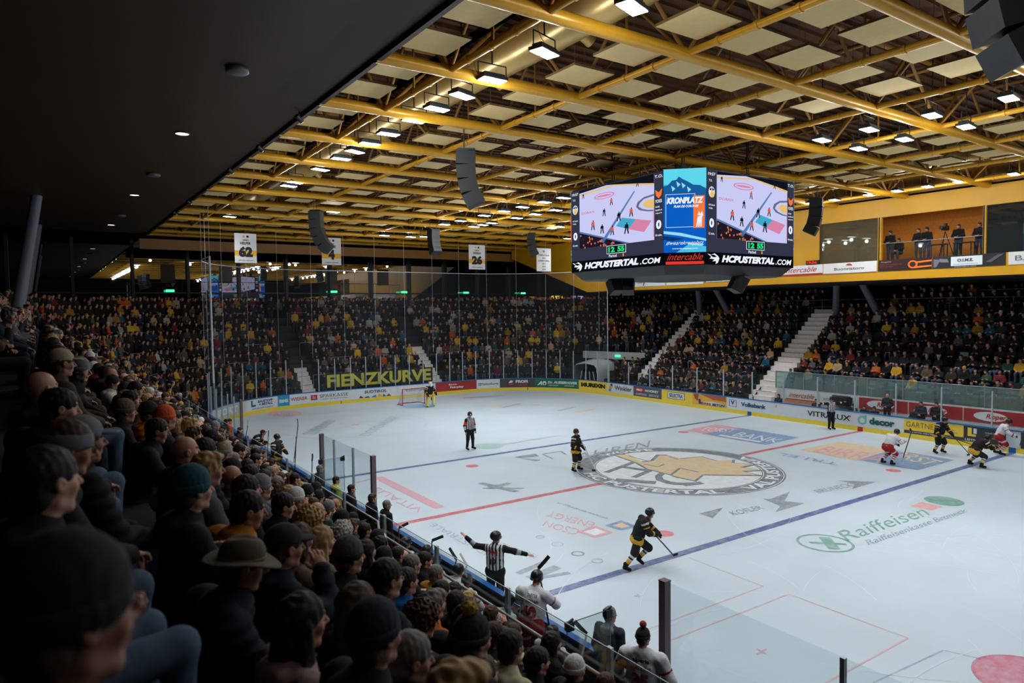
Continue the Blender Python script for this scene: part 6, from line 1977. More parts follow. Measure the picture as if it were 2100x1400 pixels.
# ------------------------------------------------------------------ ice hockey people, each posed on its own
BK, YL, WH, RD, OR = (26, 25, 28), (214, 160, 52), (206, 208, 212), (150, 34, 40), (214, 76, 40)
def person(name, label, cat, loc, rz, j, wear, head=0.0, pitch=0.0, hands=('relaxed', 'relaxed'), scale=1.0, group=None, hz=((0, 0, 1), (0, 0, 1)), fem=False, step=0.016):
    root = empty(name, loc, rz, label, cat, group)
    root.scale = (scale,) * 3
    hr = rz_(head) @ rx_(pitch)
    skin = wear.get('skin', SKIN)
    V, F, C = body_mesh(j, hr, fem, hands, skin, hz)
    np_mesh('body', V, F, [skin_c], root, col=C)
    # upper garment
    up = wear['top']
    fat = wear.get('fat', 1.14)
    pr = coat_prims(j, fat, wear.get('collar', True), wear.get('sleeve', 1.0))
    if wear.get('yoke_low'):
        pr.append(cap(j['pelvis'] + V3(-0.10, 0, -0.09), j['pelvis'] + V3(0.10, 0, -0.09), 0.128 * fat, k=0.03, tag='hem'))
    V, F = surface(pr, step, wear.get('folds', lambda X, Y, Z: 0.0035 * np.sin(Z * 46 + X * 20) * np.sin(X * 30 + Y * 25)))
    TC = tint(V, pr, up, up.get('torso') if isinstance(up.get('torso'), tuple) else (60, 60, 60))
    if wear.get('yoke_low'):
        zt = V[:, 2].min() + 0.10
        TC[(V[:, 2] < zt) & (V[:, 2] > zt - 0.055)] = lin(up['hem'] if isinstance(up['hem'], tuple) else RD)
    jersey = np_mesh(wear.get('top_name', 'jacket'), V, F, [cloth_c], root, col=TC)
    # lower garment
    lo = wear['legs']
    pr = trouser_prims(j, wear.get('leg_fat', 1.0), wear.get('short', False))
    V, F = surface(pr, step)
    np_mesh('hockey_pants' if wear.get('short') else 'trousers', V, F, [cloth_c], root, col=tint(V, pr, lo, lo.get('thigh') if isinstance(lo.get('thigh'), tuple) else (40, 40, 40)))
    if wear.get('short'):
        pr = []
        for s in 'RL': pr += [cap(j['kn' + s], j['an' + s], 0.082, 0.060, 0.03, 'shin'), ell(j['kn' + s], (0.075, 0.08, 0.085), 0.03, 'knee')]
        V, F = surface(pr, step)
        np_mesh('socks', V, F, [cloth_c], root, col=tint(V, pr, wear['socks'], (40, 40, 40)))
    for s in 'RL':
        pr = shoe_prims(j)[(0 if s == 'R' else 2):(2 if s == 'R' else 4)]
        if wear.get('skates'): pr.append(cap(j['an' + s] + V3(0, 0, 0.05), j['an' + s] - V3(0, 0, 0.03), 0.062, 0.055, 0.03)); pr[0]['r0'] = 0.052; pr[0]['r1'] = 0.046
        V, F = surface(pr, 0.012)
        sk = np_mesh('skate' if wear.get('skates') else 'shoe', V, F, [cloth_c], root, col=np.tile(np.array(lin(wear.get('shoe', (22, 22, 24)))), (len(V), 1)))
        if wear.get('skates'):
            a, t = j['an' + s], j['to' + s]
            d = t - a; d = V3(d[0], d[1], d[2] * 0.0 + (t[2] - (a[2] - 0.045)) * 0.8); L = np.linalg.norm(d) + 1e-6; d = d / L
            c0 = a - V3(0, 0, 0.09) - d * 0.07; c1 = t + V3(0, 0, -0.045) + d * 0.03
            mb = MB(); mb.bar(c0, c1, 0.004, 0.022); mb.build('blade', steel, sk)
            mb = MB(); mb.bar(c0 + V3(0, 0, 0.022) + d * 0.03, c1 + V3(0, 0, 0.022) - d * 0.03, 0.022, 0.03); mb.build('blade_holder', mat('holder_white', (210, 212, 214), rough=0.4), sk)
    if wear.get('gloves'):
        for s in 'RL':
            w_ = j['wr' + s]; d = w_ - j['el' + s]; d /= np.linalg.norm(d)
            pr = [cap(w_ - d * 0.10, w_ + d * 0.02, 0.066, 0.056, 0.02), ell(w_ + d * 0.075, (0.052, 0.060, 0.046), 0.03)]
            n_ = rot_to(d)
            for x in (-0.036, -0.012, 0.012, 0.036):
                pr.append(cap(w_ + d * 0.09 + n_[:, 0] * x, w_ + d * 0.135 + n_[:, 0] * x * 1.1 - n_[:, 2] * 0.035, 0.017, 0.015, 0.006))
            pr.append(cap(w_ + d * 0.04 + n_[:, 0] * 0.05, w_ + d * 0.09 + n_[:, 0] * 0.06 - n_[:, 2] * 0.02, 0.018, 0.016, 0.01))
            V, F = surface(pr, 0.012)
            np_mesh('glove', V, F, [cloth_c], root, col=np.tile(np.array(lin(wear['gloves'])), (len(V), 1)))
    dress_head(wear.get('head', 'short_dark'), j['head'], hr, root)
    if wear.get('glasses'): glasses(root, j['head'], hr)
    return root, jersey

from mathutils.bvhtree import BVHTree
def print_on(jersey, s, cx, z0, w, h, rgb, side=-1, bold=0.05, shear=0.0, name='lettering'):
    """letters pressed onto the back (side=-1) or front (+1) of a garment mesh, following its surface"""
    me = jersey.data
    tree = BVHTree.FromPolygons([v.co for v in me.vertices], [p.vertices for p in me.polygons])
    vs, fs, ww = text_shape(s, bold, shear)
    pts = []
    for x, y in vs:
        u = (x / ww - 0.5) * w
        X = cx + (u if side < 0 else -u)
        Z = z0 + y * h
        hit = tree.ray_cast(Vector((X, side * 1.2, Z)), Vector((0, -side, 0)))[0]
        Yv = hit.y if hit is not None else side * 0.15
        pts.append((X, Yv + side * 0.012, Z))
    mb = MB(); mb.add(pts, fs)
    o = mb.build(name, mat('print_%d_%d_%d' % rgb, rgb, rough=0.6), jersey)
    # even out the height over the lettering so no letter sinks in
    return o

def stick(label, p0, p1, rgb, blade, grp=None, end=None):
    """hockey stick from butt p0 to heel p1, blade direction given"""
    a, b = Vector(p0), Vector(p1)
    if b.z > a.z and a.z > 0.2:
        d_ = a - b
        d_ = Vector((d_.x * 0.3, d_.y * 0.3, d_.z)).normalized()
        a = b + d_ * min(1.45, (b.z - 0.12) / max(-d_.z, 0.3))
    root = empty('hockey_stick', tuple(b), 0, label, 'hockey stick', grp)
    a = a - b
    m = MB(); m.bar(a, (0, 0, 0), 0.022, 0.032); m.build('shaft', mat('stick_%d_%d_%d' % rgb, rgb, rough=0.4), root)
    bd = Vector(blade)
    m = MB()
    pts = [Vector((0, 0, 0)), bd * 0.10, bd * 0.20 + Vector((0, 0, 0.0)), bd * 0.30]
    up = (a.normalized() - bd.normalized() * a.normalized().dot(bd.normalized())).normalized() * 0.035
    n_ = bd.normalized().cross(up.normalized()) * 0.006
    off = [0, 0.004, 0.012, 0.026]
    vs, fs = [], []
    for p, o_ in zip(pts, off):
        q_ = p + n_ * (o_ / 0.006)
        vs += [q_ - up - n_, q_ - up + n_, q_ + up + n_, q_ + up - n_]
    for i in range(3):
        for k in range(4):
            fs.append((i * 4 + k, i * 4 + (k + 1) % 4, (i + 1) * 4 + (k + 1) % 4, (i + 1) * 4 + k))
    fs += [(3, 2, 1, 0), (12, 13, 14, 15)]
    m.add(vs, fs); m.build('blade', mat('blade_tape', (30, 28, 28), rough=0.9) if end is None else mat('blade_%d_%d_%d' % end, end, rough=0.8), root)
    if end is None:
        m = MB(); m.bar(a, a * 0.88, 0.028, 0.038); m.build('grip_tape', mat('grip_white', (200, 200, 200), rough=0.9), root)
    return root

W_BLACK = dict(top={'torso': BK, 'yoke': BK, 'hem': YL, 'uarm': [(0, 1, BK), (0.02, 0.20, WH), (0.45, 0.52, YL)], 'farm': [(0, 1, BK), (0.35, 0.52, YL)], 'collar': YL}, top_name='jersey', fat=1.3, yoke_low=True, collar=False, sleeve=1.3,
               legs={'seat': (30, 28, 30), 'thigh': [(0, 1, (34, 30, 30))]}, leg_fat=1.42, short=True, socks={'shin': [(0, 1, BK), (0.22, 0.36, WH), (0.36, 0.48, BK), (0.48, 0.56, WH), (0.56, 0.80, YL)], 'knee': (90, 34, 28)},
               skates=True, gloves=(24, 24, 26), head='helmet_dark', skin=(190, 128, 104))
W_WHITE = dict(W_BLACK, top={'torso': WH, 'yoke': WH, 'hem': [(0, 1, RD)], 'uarm': [(0, 1, WH), (0.5, 0.6, RD)], 'farm': [(0, 1, WH), (0.55, 0.75, RD)], 'collar': RD}, legs={'seat': RD, 'thigh': [(0, 1, RD), (0.6, 0.75, WH)]},
               socks={'shin': [(0, 1, WH), (0.3, 0.42, RD), (0.55, 0.65, RD)], 'knee': WH}, gloves=(110, 30, 34), head='helmet_dark')
def stripes():
    t = [(0, 1, (22, 22, 24))]
    return t
W_REF = dict(top={'torso': (24, 24, 26), 'yoke': (24, 24, 26), 'uarm': (24, 24, 26), 'farm': (26, 26, 30), 'hem': (24, 24, 26), 'collar': (24, 24, 26)}, top_name='striped_shirt', fat=1.05, legs={'seat': (22, 22, 26), 'thigh': (22, 22, 26), 'shin': (22, 22, 26)},
             leg_fat=1.12, skates=True, shoe=(20, 20, 22), head='helmet_dark', skin=(196, 136, 112))
def ref_stripes(jersey, arm=None):
    me = jersey.data
    a = me.color_attributes['Col']
    n = len(me.vertices)
    co = np.empty(n * 3, np.float32); me.vertices.foreach_get('co', co); co = co.reshape(-1, 3)
    c = np.empty(n * 4, np.float32); a.data.foreach_get('color', c); c = c.reshape(-1, 4)
    tor = (np.abs(co[:, 0]) < 0.20) & (co[:, 2] > 0.86)
    w = tor & (np.sin(co[:, 0] * 2 * PI / 0.075) > 0.05)
    c[w, :3] = lin((206, 208, 210))
    if arm is not None:
        for lo_, hi_, rgb in arm:
            m = (np.abs(co[:, 0]) > 0.20) & (co[:, 2] > lo_) & (co[:, 2] < hi_)
            c[m, :3] = lin(rgb)
    a.data.foreach_set('color', c.ravel())

def face_dir(dx, dy): return math.atan2(-dx, dy)

# 1. big skater near the blue line
g = (-9.785, -7.460)
jj = J(STAND, pelvis=(0, 0.0, 0.90), chest=(0, 0.15, 1.20), neck=(0, 0.27, 1.39), head=(0, 0.37, 1.52), shR=(0.21, 0.17, 1.33), elR=(0.29, 0.26, 1.06), wrR=(0.10, 0.50, 0.97), shL=(-0.21, 0.19, 1.33), elL=(-0.26, 0.42, 1.12), wrL=(-0.12, 0.62, 0.92),
       hiR=(0.12, 0, 0.86), knR=(0.17, -0.10, 0.50), anR=(0.20, -0.36, 0.17), toR=(0.20, -0.24, 0.06), hiL=(-0.12, 0.02, 0.86), knL=(-0.14, 0.36, 0.52), anL=(-0.14, 0.10, 0.26), toL=(-0.14, 0.20, 0.10))
o, jz = person('hockey_player', 'black and yellow jersey player striding right beside the near blue line', 'hockey player', (g[0], g[1], 0), face_dir(0.86, -0.5), jj, W_BLACK, head=0.12, pitch=0.05, hands=('grip', 'grip'))
M_ = o.matrix_basis
def world(o, p): return tuple(Matrix.Translation(o.location) @ Matrix.Rotation(o.rotation_euler.z, 4, 'Z') @ Vector(p))
stick('black hockey stick held forward by the player striding beside the blue line', world(o, (0.12, 0.42, 1.02)), world(o, (-0.75, 1.25, 0.06)), (36, 34, 36), (0.6, 0.1, 0))
# 2. standing player left of the crest
g = (-3.902, 2.236)
jj = J(STAND, pelvis=(0, 0, 0.96), elR=(0.30, 0.02, 1.13), wrR=(0.20, 0.26, 0.98), elL=(-0.29, 0.06, 1.13), wrL=(-0.16, 0.30, 1.0), chest=(0, 0.02, 1.28), knR=(0.16, 0.06, 0.52), anR=(0.20, -0.02, 0.14), toR=(0.24, 0.12, 0.08), knL=(-0.14, 0.10, 0.54), anL=(-0.22, 0.02, 0.14), toL=(-0.24, 0.17, 0.08), hiR=(0.12, 0, 0.93), hiL=(-0.12, 0, 0.93))
o, jz = person('hockey_player', 'black and yellow jersey player standing upright left of the centre crest', 'hockey player', (g[0], g[1], 0), face_dir(0.35, -0.9), jj, W_BLACK, head=-0.35, hands=('grip', 'grip'), scale=1.04)
stick('hockey stick held upright across the standing player left of the crest', world(o, (0.1, 0.36, 1.35)), world(o, (-0.45, 0.75, 0.05)), (210, 212, 214), (-0.5, 0.3, 0))
# 3. white jersey player with raised stick
g = (7.993, -5.138)
jj = J(STAND, pelvis=(0, -0.05, 0.82), chest=(0, 0.16, 1.10), neck=(0, 0.30, 1.27), head=(0, 0.42, 1.36), shR=(0.21, 0.20, 1.20), elR=(0.32, 0.34, 0.98), wrR=(0.24, 0.56, 1.0), shL=(-0.21, 0.20, 1.20), elL=(-0.28, 0.42, 0.96), wrL=(-0.10, 0.52, 0.84),
       hiR=(0.12, -0.05, 0.80), knR=(0.18, 0.18, 0.48), anR=(0.20, -0.02, 0.14), toR=(0.2, 0.12, 0.07), hiL=(-0.12, -0.05, 0.80), knL=(-0.18, 0.16, 0.46), anL=(-0.22, -0.10, 0.14), toL=(-0.22, 0.04, 0.07))
o, jz = person('hockey_player', 'white and red jersey player bent forward with raised stick on the blue advert', 'hockey player', (g[0], g[1], 0), face_dir(0.9, -0.3), jj, W_WHITE, pitch=-0.35, hands=('grip', 'grip'), scale=1.04)
stick('black hockey stick raised by the bent white jersey player', world(o, (-0.14, 0.46, 0.72)), world(o, (0.34, 0.90, 1.48)), (30, 30, 32), (-0.4, 0.1, 0.5))
# 4. black jersey near the gartner board
g = (12.200, -5.353)
jj = J(STAND, pelvis=(0, 0, 0.90), chest=(0, 0.10, 1.22), neck=(0, 0.20, 1.40), head=(0, 0.27, 1.54), shR=(0.22, 0.12, 1.32), elR=(0.34, 0.14, 1.06), wrR=(0.34, 0.30, 0.86), shL=(-0.22, 0.12, 1.32), elL=(-0.34, 0.16, 1.08), wrL=(-0.32, 0.36, 0.92),
       knR=(0.18, 0.12, 0.50), anR=(0.22, -0.02, 0.14), toR=(0.24, 0.12, 0.07), knL=(-0.18, 0.12, 0.50), anL=(-0.22, 0, 0.14), toL=(-0.24, 0.14, 0.07), hiR=(0.12, 0, 0.88), hiL=(-0.12, 0, 0.88))
o, jz = person('hockey_player', 'black and yellow jersey player leaning forward before the yellow board advert', 'hockey player', (g[0], g[1], 0), face_dir(-0.25, -0.9), jj, W_BLACK, head=0.15, pitch=-0.15, hands=('grip', 'grip'), scale=1.06)
stick('hockey stick held low by the player before the yellow board advert', world(o, (-0.36, 0.30, 1.0)), world(o, (-0.85, 0.9, 0.05)), (40, 38, 40), (-0.5, 0.1, 0))
# 5. crouching black jersey
g = (10.512, -7.644)
jj = J(STAND, pelvis=(0, -0.12, 0.76), chest=(0, 0.16, 0.98), neck=(0, 0.34, 1.10), head=(0, 0.46, 1.18), shR=(0.21, 0.24, 1.06), elR=(0.30, 0.40, 0.82), wrR=(0.16, 0.66, 0.84), shL=(-0.21, 0.22, 1.06), elL=(-0.30, 0.34, 0.80), wrL=(-0.30, 0.62, 0.74),
       hiR=(0.12, -0.12, 0.72), knR=(0.22, 0.16, 0.46), anR=(0.30, -0.02, 0.14), toR=(0.32, 0.12, 0.07), hiL=(-0.12, -0.12, 0.72), knL=(-0.24, 0.14, 0.44), anL=(-0.32, -0.08, 0.14), toL=(-0.34, 0.06, 0.07))
o, jz = person('hockey_player', 'black and yellow jersey player crouching with stretched stick on the near blue line', 'hockey player', (g[0], g[1], 0), face_dir(0.8, -0.5), jj, W_BLACK, pitch=-0.1, hands=('grip', 'grip'), scale=1.06)
stick('long hockey stick stretched out behind the crouching player', world(o, (0.1, 0.6, 0.84)), (11.937, -5.900, 0.908), (48, 46, 44), (-0.3, 0.5, 0))
# 6. white jersey by the boards at the right
g = (14.410, -7.184)
jj = J(STAND, pelvis=(0, -0.05, 0.88), chest=(0, 0.12, 1.18), neck=(0, 0.24, 1.36), head=(0, 0.33, 1.48), shR=(0.21, 0.14, 1.28), elR=(0.32, 0.26, 1.04), wrR=(0.28, 0.48, 0.94), shL=(-0.21, 0.14, 1.28), elL=(-0.32, 0.22, 1.02), wrL=(-0.26, 0.44, 0.88),
       knR=(0.16, 0.2, 0.50), anR=(0.18, 0.02, 0.14), toR=(0.2, 0.16, 0.07), knL=(-0.16, 0.12, 0.48), anL=(-0.2, -0.12, 0.14), toL=(-0.22, 0.02, 0.07))
o, jz = person('hockey_player', 'white and red jersey player leaning right beside the far boards', 'hockey player', (g[0] - 0.35, g[1], 0), face_dir(0.5, -0.85), jj, W_WHITE, pitch=-0.1, hands=('grip', 'grip'), scale=1.05)
stick('raised hockey stick of the white jersey player beside the far boards', world(o, (-0.2, 0.45, 0.85)), world(o, (0.2, 1.0, 1.75)), (60, 70, 72), (-0.3, 0.2, 0.4))
# goalkeeper
g = (0.377, 24.184)
jj = J(STAND, pelvis=(0, 0, 0.88), chest=(0, 0.06, 1.2), neck=(0, 0.12, 1.42), head=(0, 0.17, 1.58), shR=(0.24, 0.06, 1.36), elR=(0.38, 0.10, 1.08), wrR=(0.36, 0.30, 0.90), shL=(-0.24, 0.06, 1.36), elL=(-0.38, 0.10, 1.08), wrL=(-0.34, 0.30, 0.92),
       knR=(0.20, 0.12, 0.50), anR=(0.26, 0.02, 0.14), toR=(0.28, 0.16, 0.07), knL=(-0.20, 0.12, 0.50), anL=(-0.26, 0.02, 0.14), toL=(-0.28, 0.16, 0.07))
o, jz = person('goalkeeper', 'goalkeeper in black jersey and white mask standing at the right goal post', 'goalkeeper', (g[0], g[1], 0), face_dir(0.15, -1), jj, dict(W_BLACK, fat=1.4, head='mask_white', leg_fat=1.5), head=-0.3, hands=('grip', 'grip'), scale=1.06)
for s in 'RL':
    k_, a_ = jj['kn' + s], jj['an' + s]
    mb = MB(); mb.bar(k_ + V3(0, 0.12, 0.22), a_ + V3(0, 0.12, -0.05), 0.28, 0.10); ob = mb.build('leg_pad', mat('pad_yellow', (220, 196, 60), rough=0.5), o)
    mb = MB(); mb.bar(k_ + V3(0, 0.178, 0.20), a_ + V3(0, 0.178, -0.02), 0.10, 0.02); mb.build('pad_stripe', mat('pad_white', (214, 216, 218), rough=0.5), ob)
stick('wide pale blue goalkeeper stick held in front of the pads', world(o, (0.34, 0.36, 1.0)), world(o, (0.0, 0.55, 0.15)), (90, 150, 200), (-1.0, 0.1, 0), end=(90, 150, 200))
mb = MB(); mb.ell((0, 0, 0), (0.035, 0.035, 0.1), 10, 6); mb.tube((0, 0, 0.1), (0, 0, 0.14), 0.015, n=8); ob = mb.build('water_bottle', mat('bottle_white', (210, 214, 216), rough=0.4)); ob.location = (0.2, 26.2, 1.35); tag(ob, 'white water bottle lying on top of the goal net', 'bottle')
# referee with orange armbands
g = (-5.218, 9.028)
jj = J(STAND, elR=(0.29, -0.02, 1.14), wrR=(0.28, 0.05, 0.90), elL=(-0.29, -0.02, 1.14), wrL=(-0.28, 0.05, 0.90), anR=(0.17, 0, 0.14), toR=(0.2, 0.14, 0.07), anL=(-0.17, 0, 0.14), toL=(-0.2, 0.14, 0.07), knR=(0.14, 0.03, 0.52), knL=(-0.14, 0.03, 0.52))
o, jz = person('referee', 'striped referee with orange armbands standing straight in the far zone', 'referee', (g[0], g[1], 0), face_dir(0.1, -1), jj, dict(W_REF, top=dict(W_REF['top'], uarm=[(0, 1, (24, 24, 26)), (0.35, 0.85, OR)], farm=[(0, 1, (200, 204, 206)), (0.7, 1, (26, 26, 28))])), head=-0.35, scale=1.08)
ref_stripes(jz)
# far linesman, arms out
g = (14.334, 1.270)
ARMS = dict(elR=(0.47, 0.02, 1.44), wrR=(0.74, 0.04, 1.47), elL=(-0.47, 0.02, 1.44), wrL=(-0.74, 0.04, 1.49))
jj = J(STAND, **ARMS); jj.update({k: np.array(v) for k, v in dict(anR=(0.12, 0, 0.14), toR=(0.14, 0.14, 0.07), anL=(-0.12, 0, 0.14), toL=(-0.14, 0.14, 0.07)).items()})
o, jz = person('linesman', 'striped linesman with both arms stretched out before the far boards', 'referee', (g[0] - 0.15, g[1], 0), face_dir(-0.35, -0.9), jj, dict(W_REF, top=dict(W_REF['top'], farm=[(0, 1, (24, 24, 26)), (0.2, 0.5, WH)])), head=-0.9, hands=('open', 'open'), scale=1.05)
ref_stripes(jz)
# near linesman, seen from behind
g = (-14.008, -6.962)
jj = J(STAND, elR=(0.45, 0.06, 1.36), wrR=(0.68, 0.12, 1.30), elL=(-0.44, -0.02, 1.46), wrL=(-0.66, 0.02, 1.62), anR=(0.13, 0, 0.14), toR=(0.15, 0.14, 0.07), anL=(-0.13, 0, 0.14), toL=(-0.15, 0.14, 0.07), head=(0.02, 0.02, 1.66))
lx = (-14.008, -6.962)
o, jz = person('linesman', 'striped linesman seen from behind with arms spread by the near boards', 'referee', (-14.35, (-14.350, -7.439, 0.627)[1], 0.0), face_dir(0.60, 0.55), jj, dict(W_REF, top=dict(W_REF['top'], uarm=[(0, 1, (24, 24, 26))], farm=[(0, 1, (24, 24, 26)), (0.1, 0.5, (150, 150, 154))])), head=-0.8, hands=('open', 'open'), scale=1.06)
ref_stripes(jz)
print_on(jz, '17', 0.0, 1.10, 0.16, 0.13, (30, 30, 34)); print_on(jz, 'FISG', 0.0, 1.34, 0.17, 0.06, (190, 60, 40))

# players at the visitors bench
def bench_person(px_world, label, wear, j, rz, **kw):
    return person(kw.pop('name', 'hockey_player'), label, kw.pop('cat', 'hockey player'), px_world, rz, j, wear, **kw)
FZ = 0.18
jj = J(STAND, pelvis=(0, 0, 0.92), chest=(0.02, 0.12, 1.24), neck=(0, 0.22, 1.44), head=(-0.02, 0.32, 1.56), shR=(0.24, 0.12, 1.36), elR=(0.36, 0.30, 1.16), wrR=(0.20, 0.52, 1.12), shL=(-0.24, 0.12, 1.36), elL=(-0.36, 0.28, 1.12), wrL=(-0.26, 0.54, 1.08),
       knR=(0.16, 0.06, 0.50), anR=(0.18, 0, 0.14), toR=(0.2, 0.14, 0.07), knL=(-0.16, 0.06, 0.50), anL=(-0.18, 0, 0.14), toL=(-0.2, 0.14, 0.07))
p40 = (-15.750, -10.797, 1.510)
o, jz = bench_person((-15.75, p40[1], 0.46), 'white jersey player number 40 standing at the visitors bench seen from behind', dict(W_WHITE, fat=1.3, yoke_low=True), jj, face_dir(1, 0.55), head=-0.1, pitch=-0.25, hands=('grip', 'grip'), scale=1.04)
print_on(jz, '40', 0.0, 1.00, 0.30, 0.22, (158, 36, 42)); print_on(jz, 'DI PERNA', 0.0, 1.26, 0.34, 0.055, (158, 36, 42), bold=0.03); print_on(jz, 'alperia', 0.0, 1.335, 0.26, 0.075, (24, 40, 70), bold=0.0)
s40 = world(o, (0.3, 0.62, 1.1))
stick('black hockey stick standing upright beside player number 40', s40, (-15.350, -10.507, 2.208), (34, 30, 30), (0.65, -0.3, 0.7))
jj = J(STAND, pelvis=(0, 0, 0.95), chest=(0, 0.02, 1.28), shR=(0.25, 0, 1.40), elR=(0.38, 0.0, 1.14), wrR=(0.36, 0.2, 0.96), shL=(-0.25, 0, 1.40), elL=(-0.38, 0.0, 1.14), wrL=(-0.36, 0.2, 0.96))
p35 = (-15.750, -13.650, 2.059)
o, jz = bench_person((-15.75, p35[1], 0.46), 'white jersey player number 35 in a knitted beanie seen from behind by the thick post', dict(W_WHITE, fat=1.36, gloves=None, head='beanie_dark'), jj, face_dir(1, 0.55), head=-0.45, scale=1.06)
print_on(jz, '35', 0.0, 1.03, 0.24, 0.20, (158, 36, 42)); print_on(jz, 'VALLINI', 0.0, 1.27, 0.28, 0.055, (158, 36, 42), bold=0.03); print_on(jz, 'alperia', 0.0, 1.355, 0.24, 0.07, (24, 40, 70))
mb = MB(); mb.ell((0, 0, 0), (0.05, 0.05, 0.05), 12, 8); ob = mb.build('pompon', mat('hat_pom_red', (150, 52, 44), rough=0.9), o); ob.location = (0, 0.0, 1.86)
# man in grey hoodie and grey beanie
GH = dict(top={'torso': (58, 62, 70), 'yoke': (58, 62, 70), 'uarm': (40, 42, 48), 'farm': (34, 36, 42), 'collar': (130, 130, 134)}, legs={'seat': (40, 42, 48), 'thigh': (40, 42, 48), 'shin': (40, 42, 48)}, head='beanie_grey', fat=1.1)
pg_ = (-15.500, -12.645, 2.075)
person('team_official', 'man in dark grey hooded jacket and grey beanie standing at the visitors bench', 'team official', (-15.5, pg_[1], 0.46), face_dir(1, 0.3), J(STAND), GH, head=-0.5)
# seated visitors
WS = dict(W_WHITE, fat=1.28)
nn_ = 0
for (x_, y_) in ((1133,1318), (1048,1290), (1012,1272), (976,1222), (905,1172), (868,1152), (842,1122)):
    nn_ += 1
_last = None
for i, pw in enumerate(((-16.050, -11.867, 1.567), (-16.050, -10.313, 1.411), (-16.050, -9.074, 1.494), (-16.050, -8.687, 1.650), (-16.050, -7.913, 1.670), (-16.050, -6.969, 1.686), (-16.050, -6.370, 1.722))):
    jj = J(SEAT, chest=(0, 0.02, 0.84), neck=(0, 0.12, 1.02), head=(0, 0.19, 1.15), shR=(0.22, 0.02, 0.95), shL=(-0.22, 0.02, 0.95), elR=(0.32, 0.14, 0.72), elL=(-0.32, 0.14, 0.72), wrR=(0.16, 0.36, 0.70), wrL=(-0.16, 0.36, 0.70)) if i % 2 else J(SEAT, shR=(0.22, -0.09, 1.0), shL=(-0.22, -0.09, 1.0), elR=(0.32, 0.02, 0.76), elL=(-0.32, 0.02, 0.76))
    zz = max(pw[2] - 1.2, 0.02)
    if _last is not None and pw[1] < _last + 0.66: pw = (pw[0], _last + 0.66, pw[2])
    _last = pw[1]
    o, jz = bench_person((-16.05, pw[1], 0.46), 'helmeted white jersey player seated on the visitors bench, %s from the grey hooded man' % ORD[i + 1], WS, jj, face_dir(1, 0.25), head=0.3 * ((i % 3) - 1), hands=('grip', 'grip'), group='seated visitors', step=0.02)
    if i == 0: print_on(jz, 'alperia', 0.0, 0.93, 0.26, 0.07, (24, 40, 70))
for i, (pa, pb, c_, e_) in enumerate((((-15.500, -6.366, 1.115), (-15.250, -6.003, 1.483), (40, 40, 42), None), ((-15.500, -7.455, 1.265), (-15.250, -7.197, 1.379), (36, 36, 38), None), ((-15.500, -7.935, 1.370), (-15.250, -7.680, 1.389), (150, 140, 130), (190, 180, 166)), ((-16.000, -12.278, 1.311), (-15.500, -12.072, 1.593), (190, 194, 198), None), ((-15.500, -4.569, 1.011), (-15.300, -4.214, 1.343), (120, 40, 40), None))):
    stick('hockey stick standing upright along the visitors bench, %s' % ('black taped blade above the post', 'dark curved blade near the linesman', 'pale curved blade near the linesman', 'white shaft and black blade', 'thin red one nearest the penalty box')[i], pa, pb, c_, ((0.75, -0.5, 0.35), (-0.4, 0.45, 0.8), (-0.4, 0.45, 0.8), (-0.5, 0.5, 0.7), (0.7, -0.4, 0.4))[i], 'sticks at the visitors bench', e_)
# water bottles? none are clearly seen; home bench
jj = J(STAND, elR=(0.34, 0.06, 1.14), wrR=(0.34, 0.34, 1.02), elL=(-0.34, 0.04, 1.14), wrL=(-0.20, 0.28, 1.05), shR=(0.24, 0, 1.42), shL=(-0.24, 0, 1.42))
ph = (-15.400, 6.879, 2.058)
o, jz = bench_person((-15.4, ph[1], 0.46), 'black jersey player standing at the home bench holding a long stick', W_BLACK, jj, face_dir(0.6, -0.7), head=0.2, hands=('grip', 'grip'))
stick('long hockey stick held up by the player at the home bench', (-15.600, 5.918, 1.093), (-15.100, 5.021, 2.821), (50, 54, 58), (0.1, 0.2, 0.8))
pk_ = (-15.700, 9.743, 1.916)
jj = J(STAND, chest=(0, 0.16, 1.2), neck=(0, 0.30, 1.36), head=(0, 0.42, 1.45), shR=(0.2, 0.22, 1.28), shL=(-0.2, 0.22, 1.28), elR=(0.28, 0.3, 1.02), elL=(-0.28, 0.3, 1.02), wrR=(0.2, 0.5, 0.98), wrL=(-0.2, 0.5, 0.98))
bench_person((-15.6, pk_[1], 0.46), 'player in black jersey and dark cap leaning over the boards at the home bench', dict(W_BLACK, head='cap_dark', gloves=None), jj, face_dir(0.9, -0.5))
for i, pw in enumerate(((-16.050, 5.807, 1.737), (-16.050, 2.876, 1.299), (-16.050, 0.826, 1.475), (-16.050, 12.207, 1.781), (-16.050, 7.436, 1.953))):
    bench_person((-16.05, pw[1], 0.46), 'helmeted black jersey player seated on the home bench, %s in a row of five' % ORD[i + 1], W_BLACK, J(SEAT, shR=(0.22, -0.09, 1.0), shL=(-0.22, -0.09, 1.0)), face_dir(1, -0.2), hands=('grip', 'grip'), group='seated home players', step=0.02)
for i, (pa, pb) in enumerate((((-15.400, 4.595, 1.857), (-15.300, 4.658, 2.199)), ((-15.400, 2.671, 1.498), (-15.300, 2.842, 1.881)), ((-15.400, 8.445, 1.516), (-15.300, 8.483, 1.908)), ((-15.400, 11.988, 1.741), (-15.300, 11.937, 1.917)))):
    stick('black hockey stick leaning on the boards of the home bench, %s from the camera' % ('second', 'first', 'third', 'fourth')[i], pa, pb, (30, 30, 32), (0.2, 0.2, 0.8), 'sticks at the home bench')

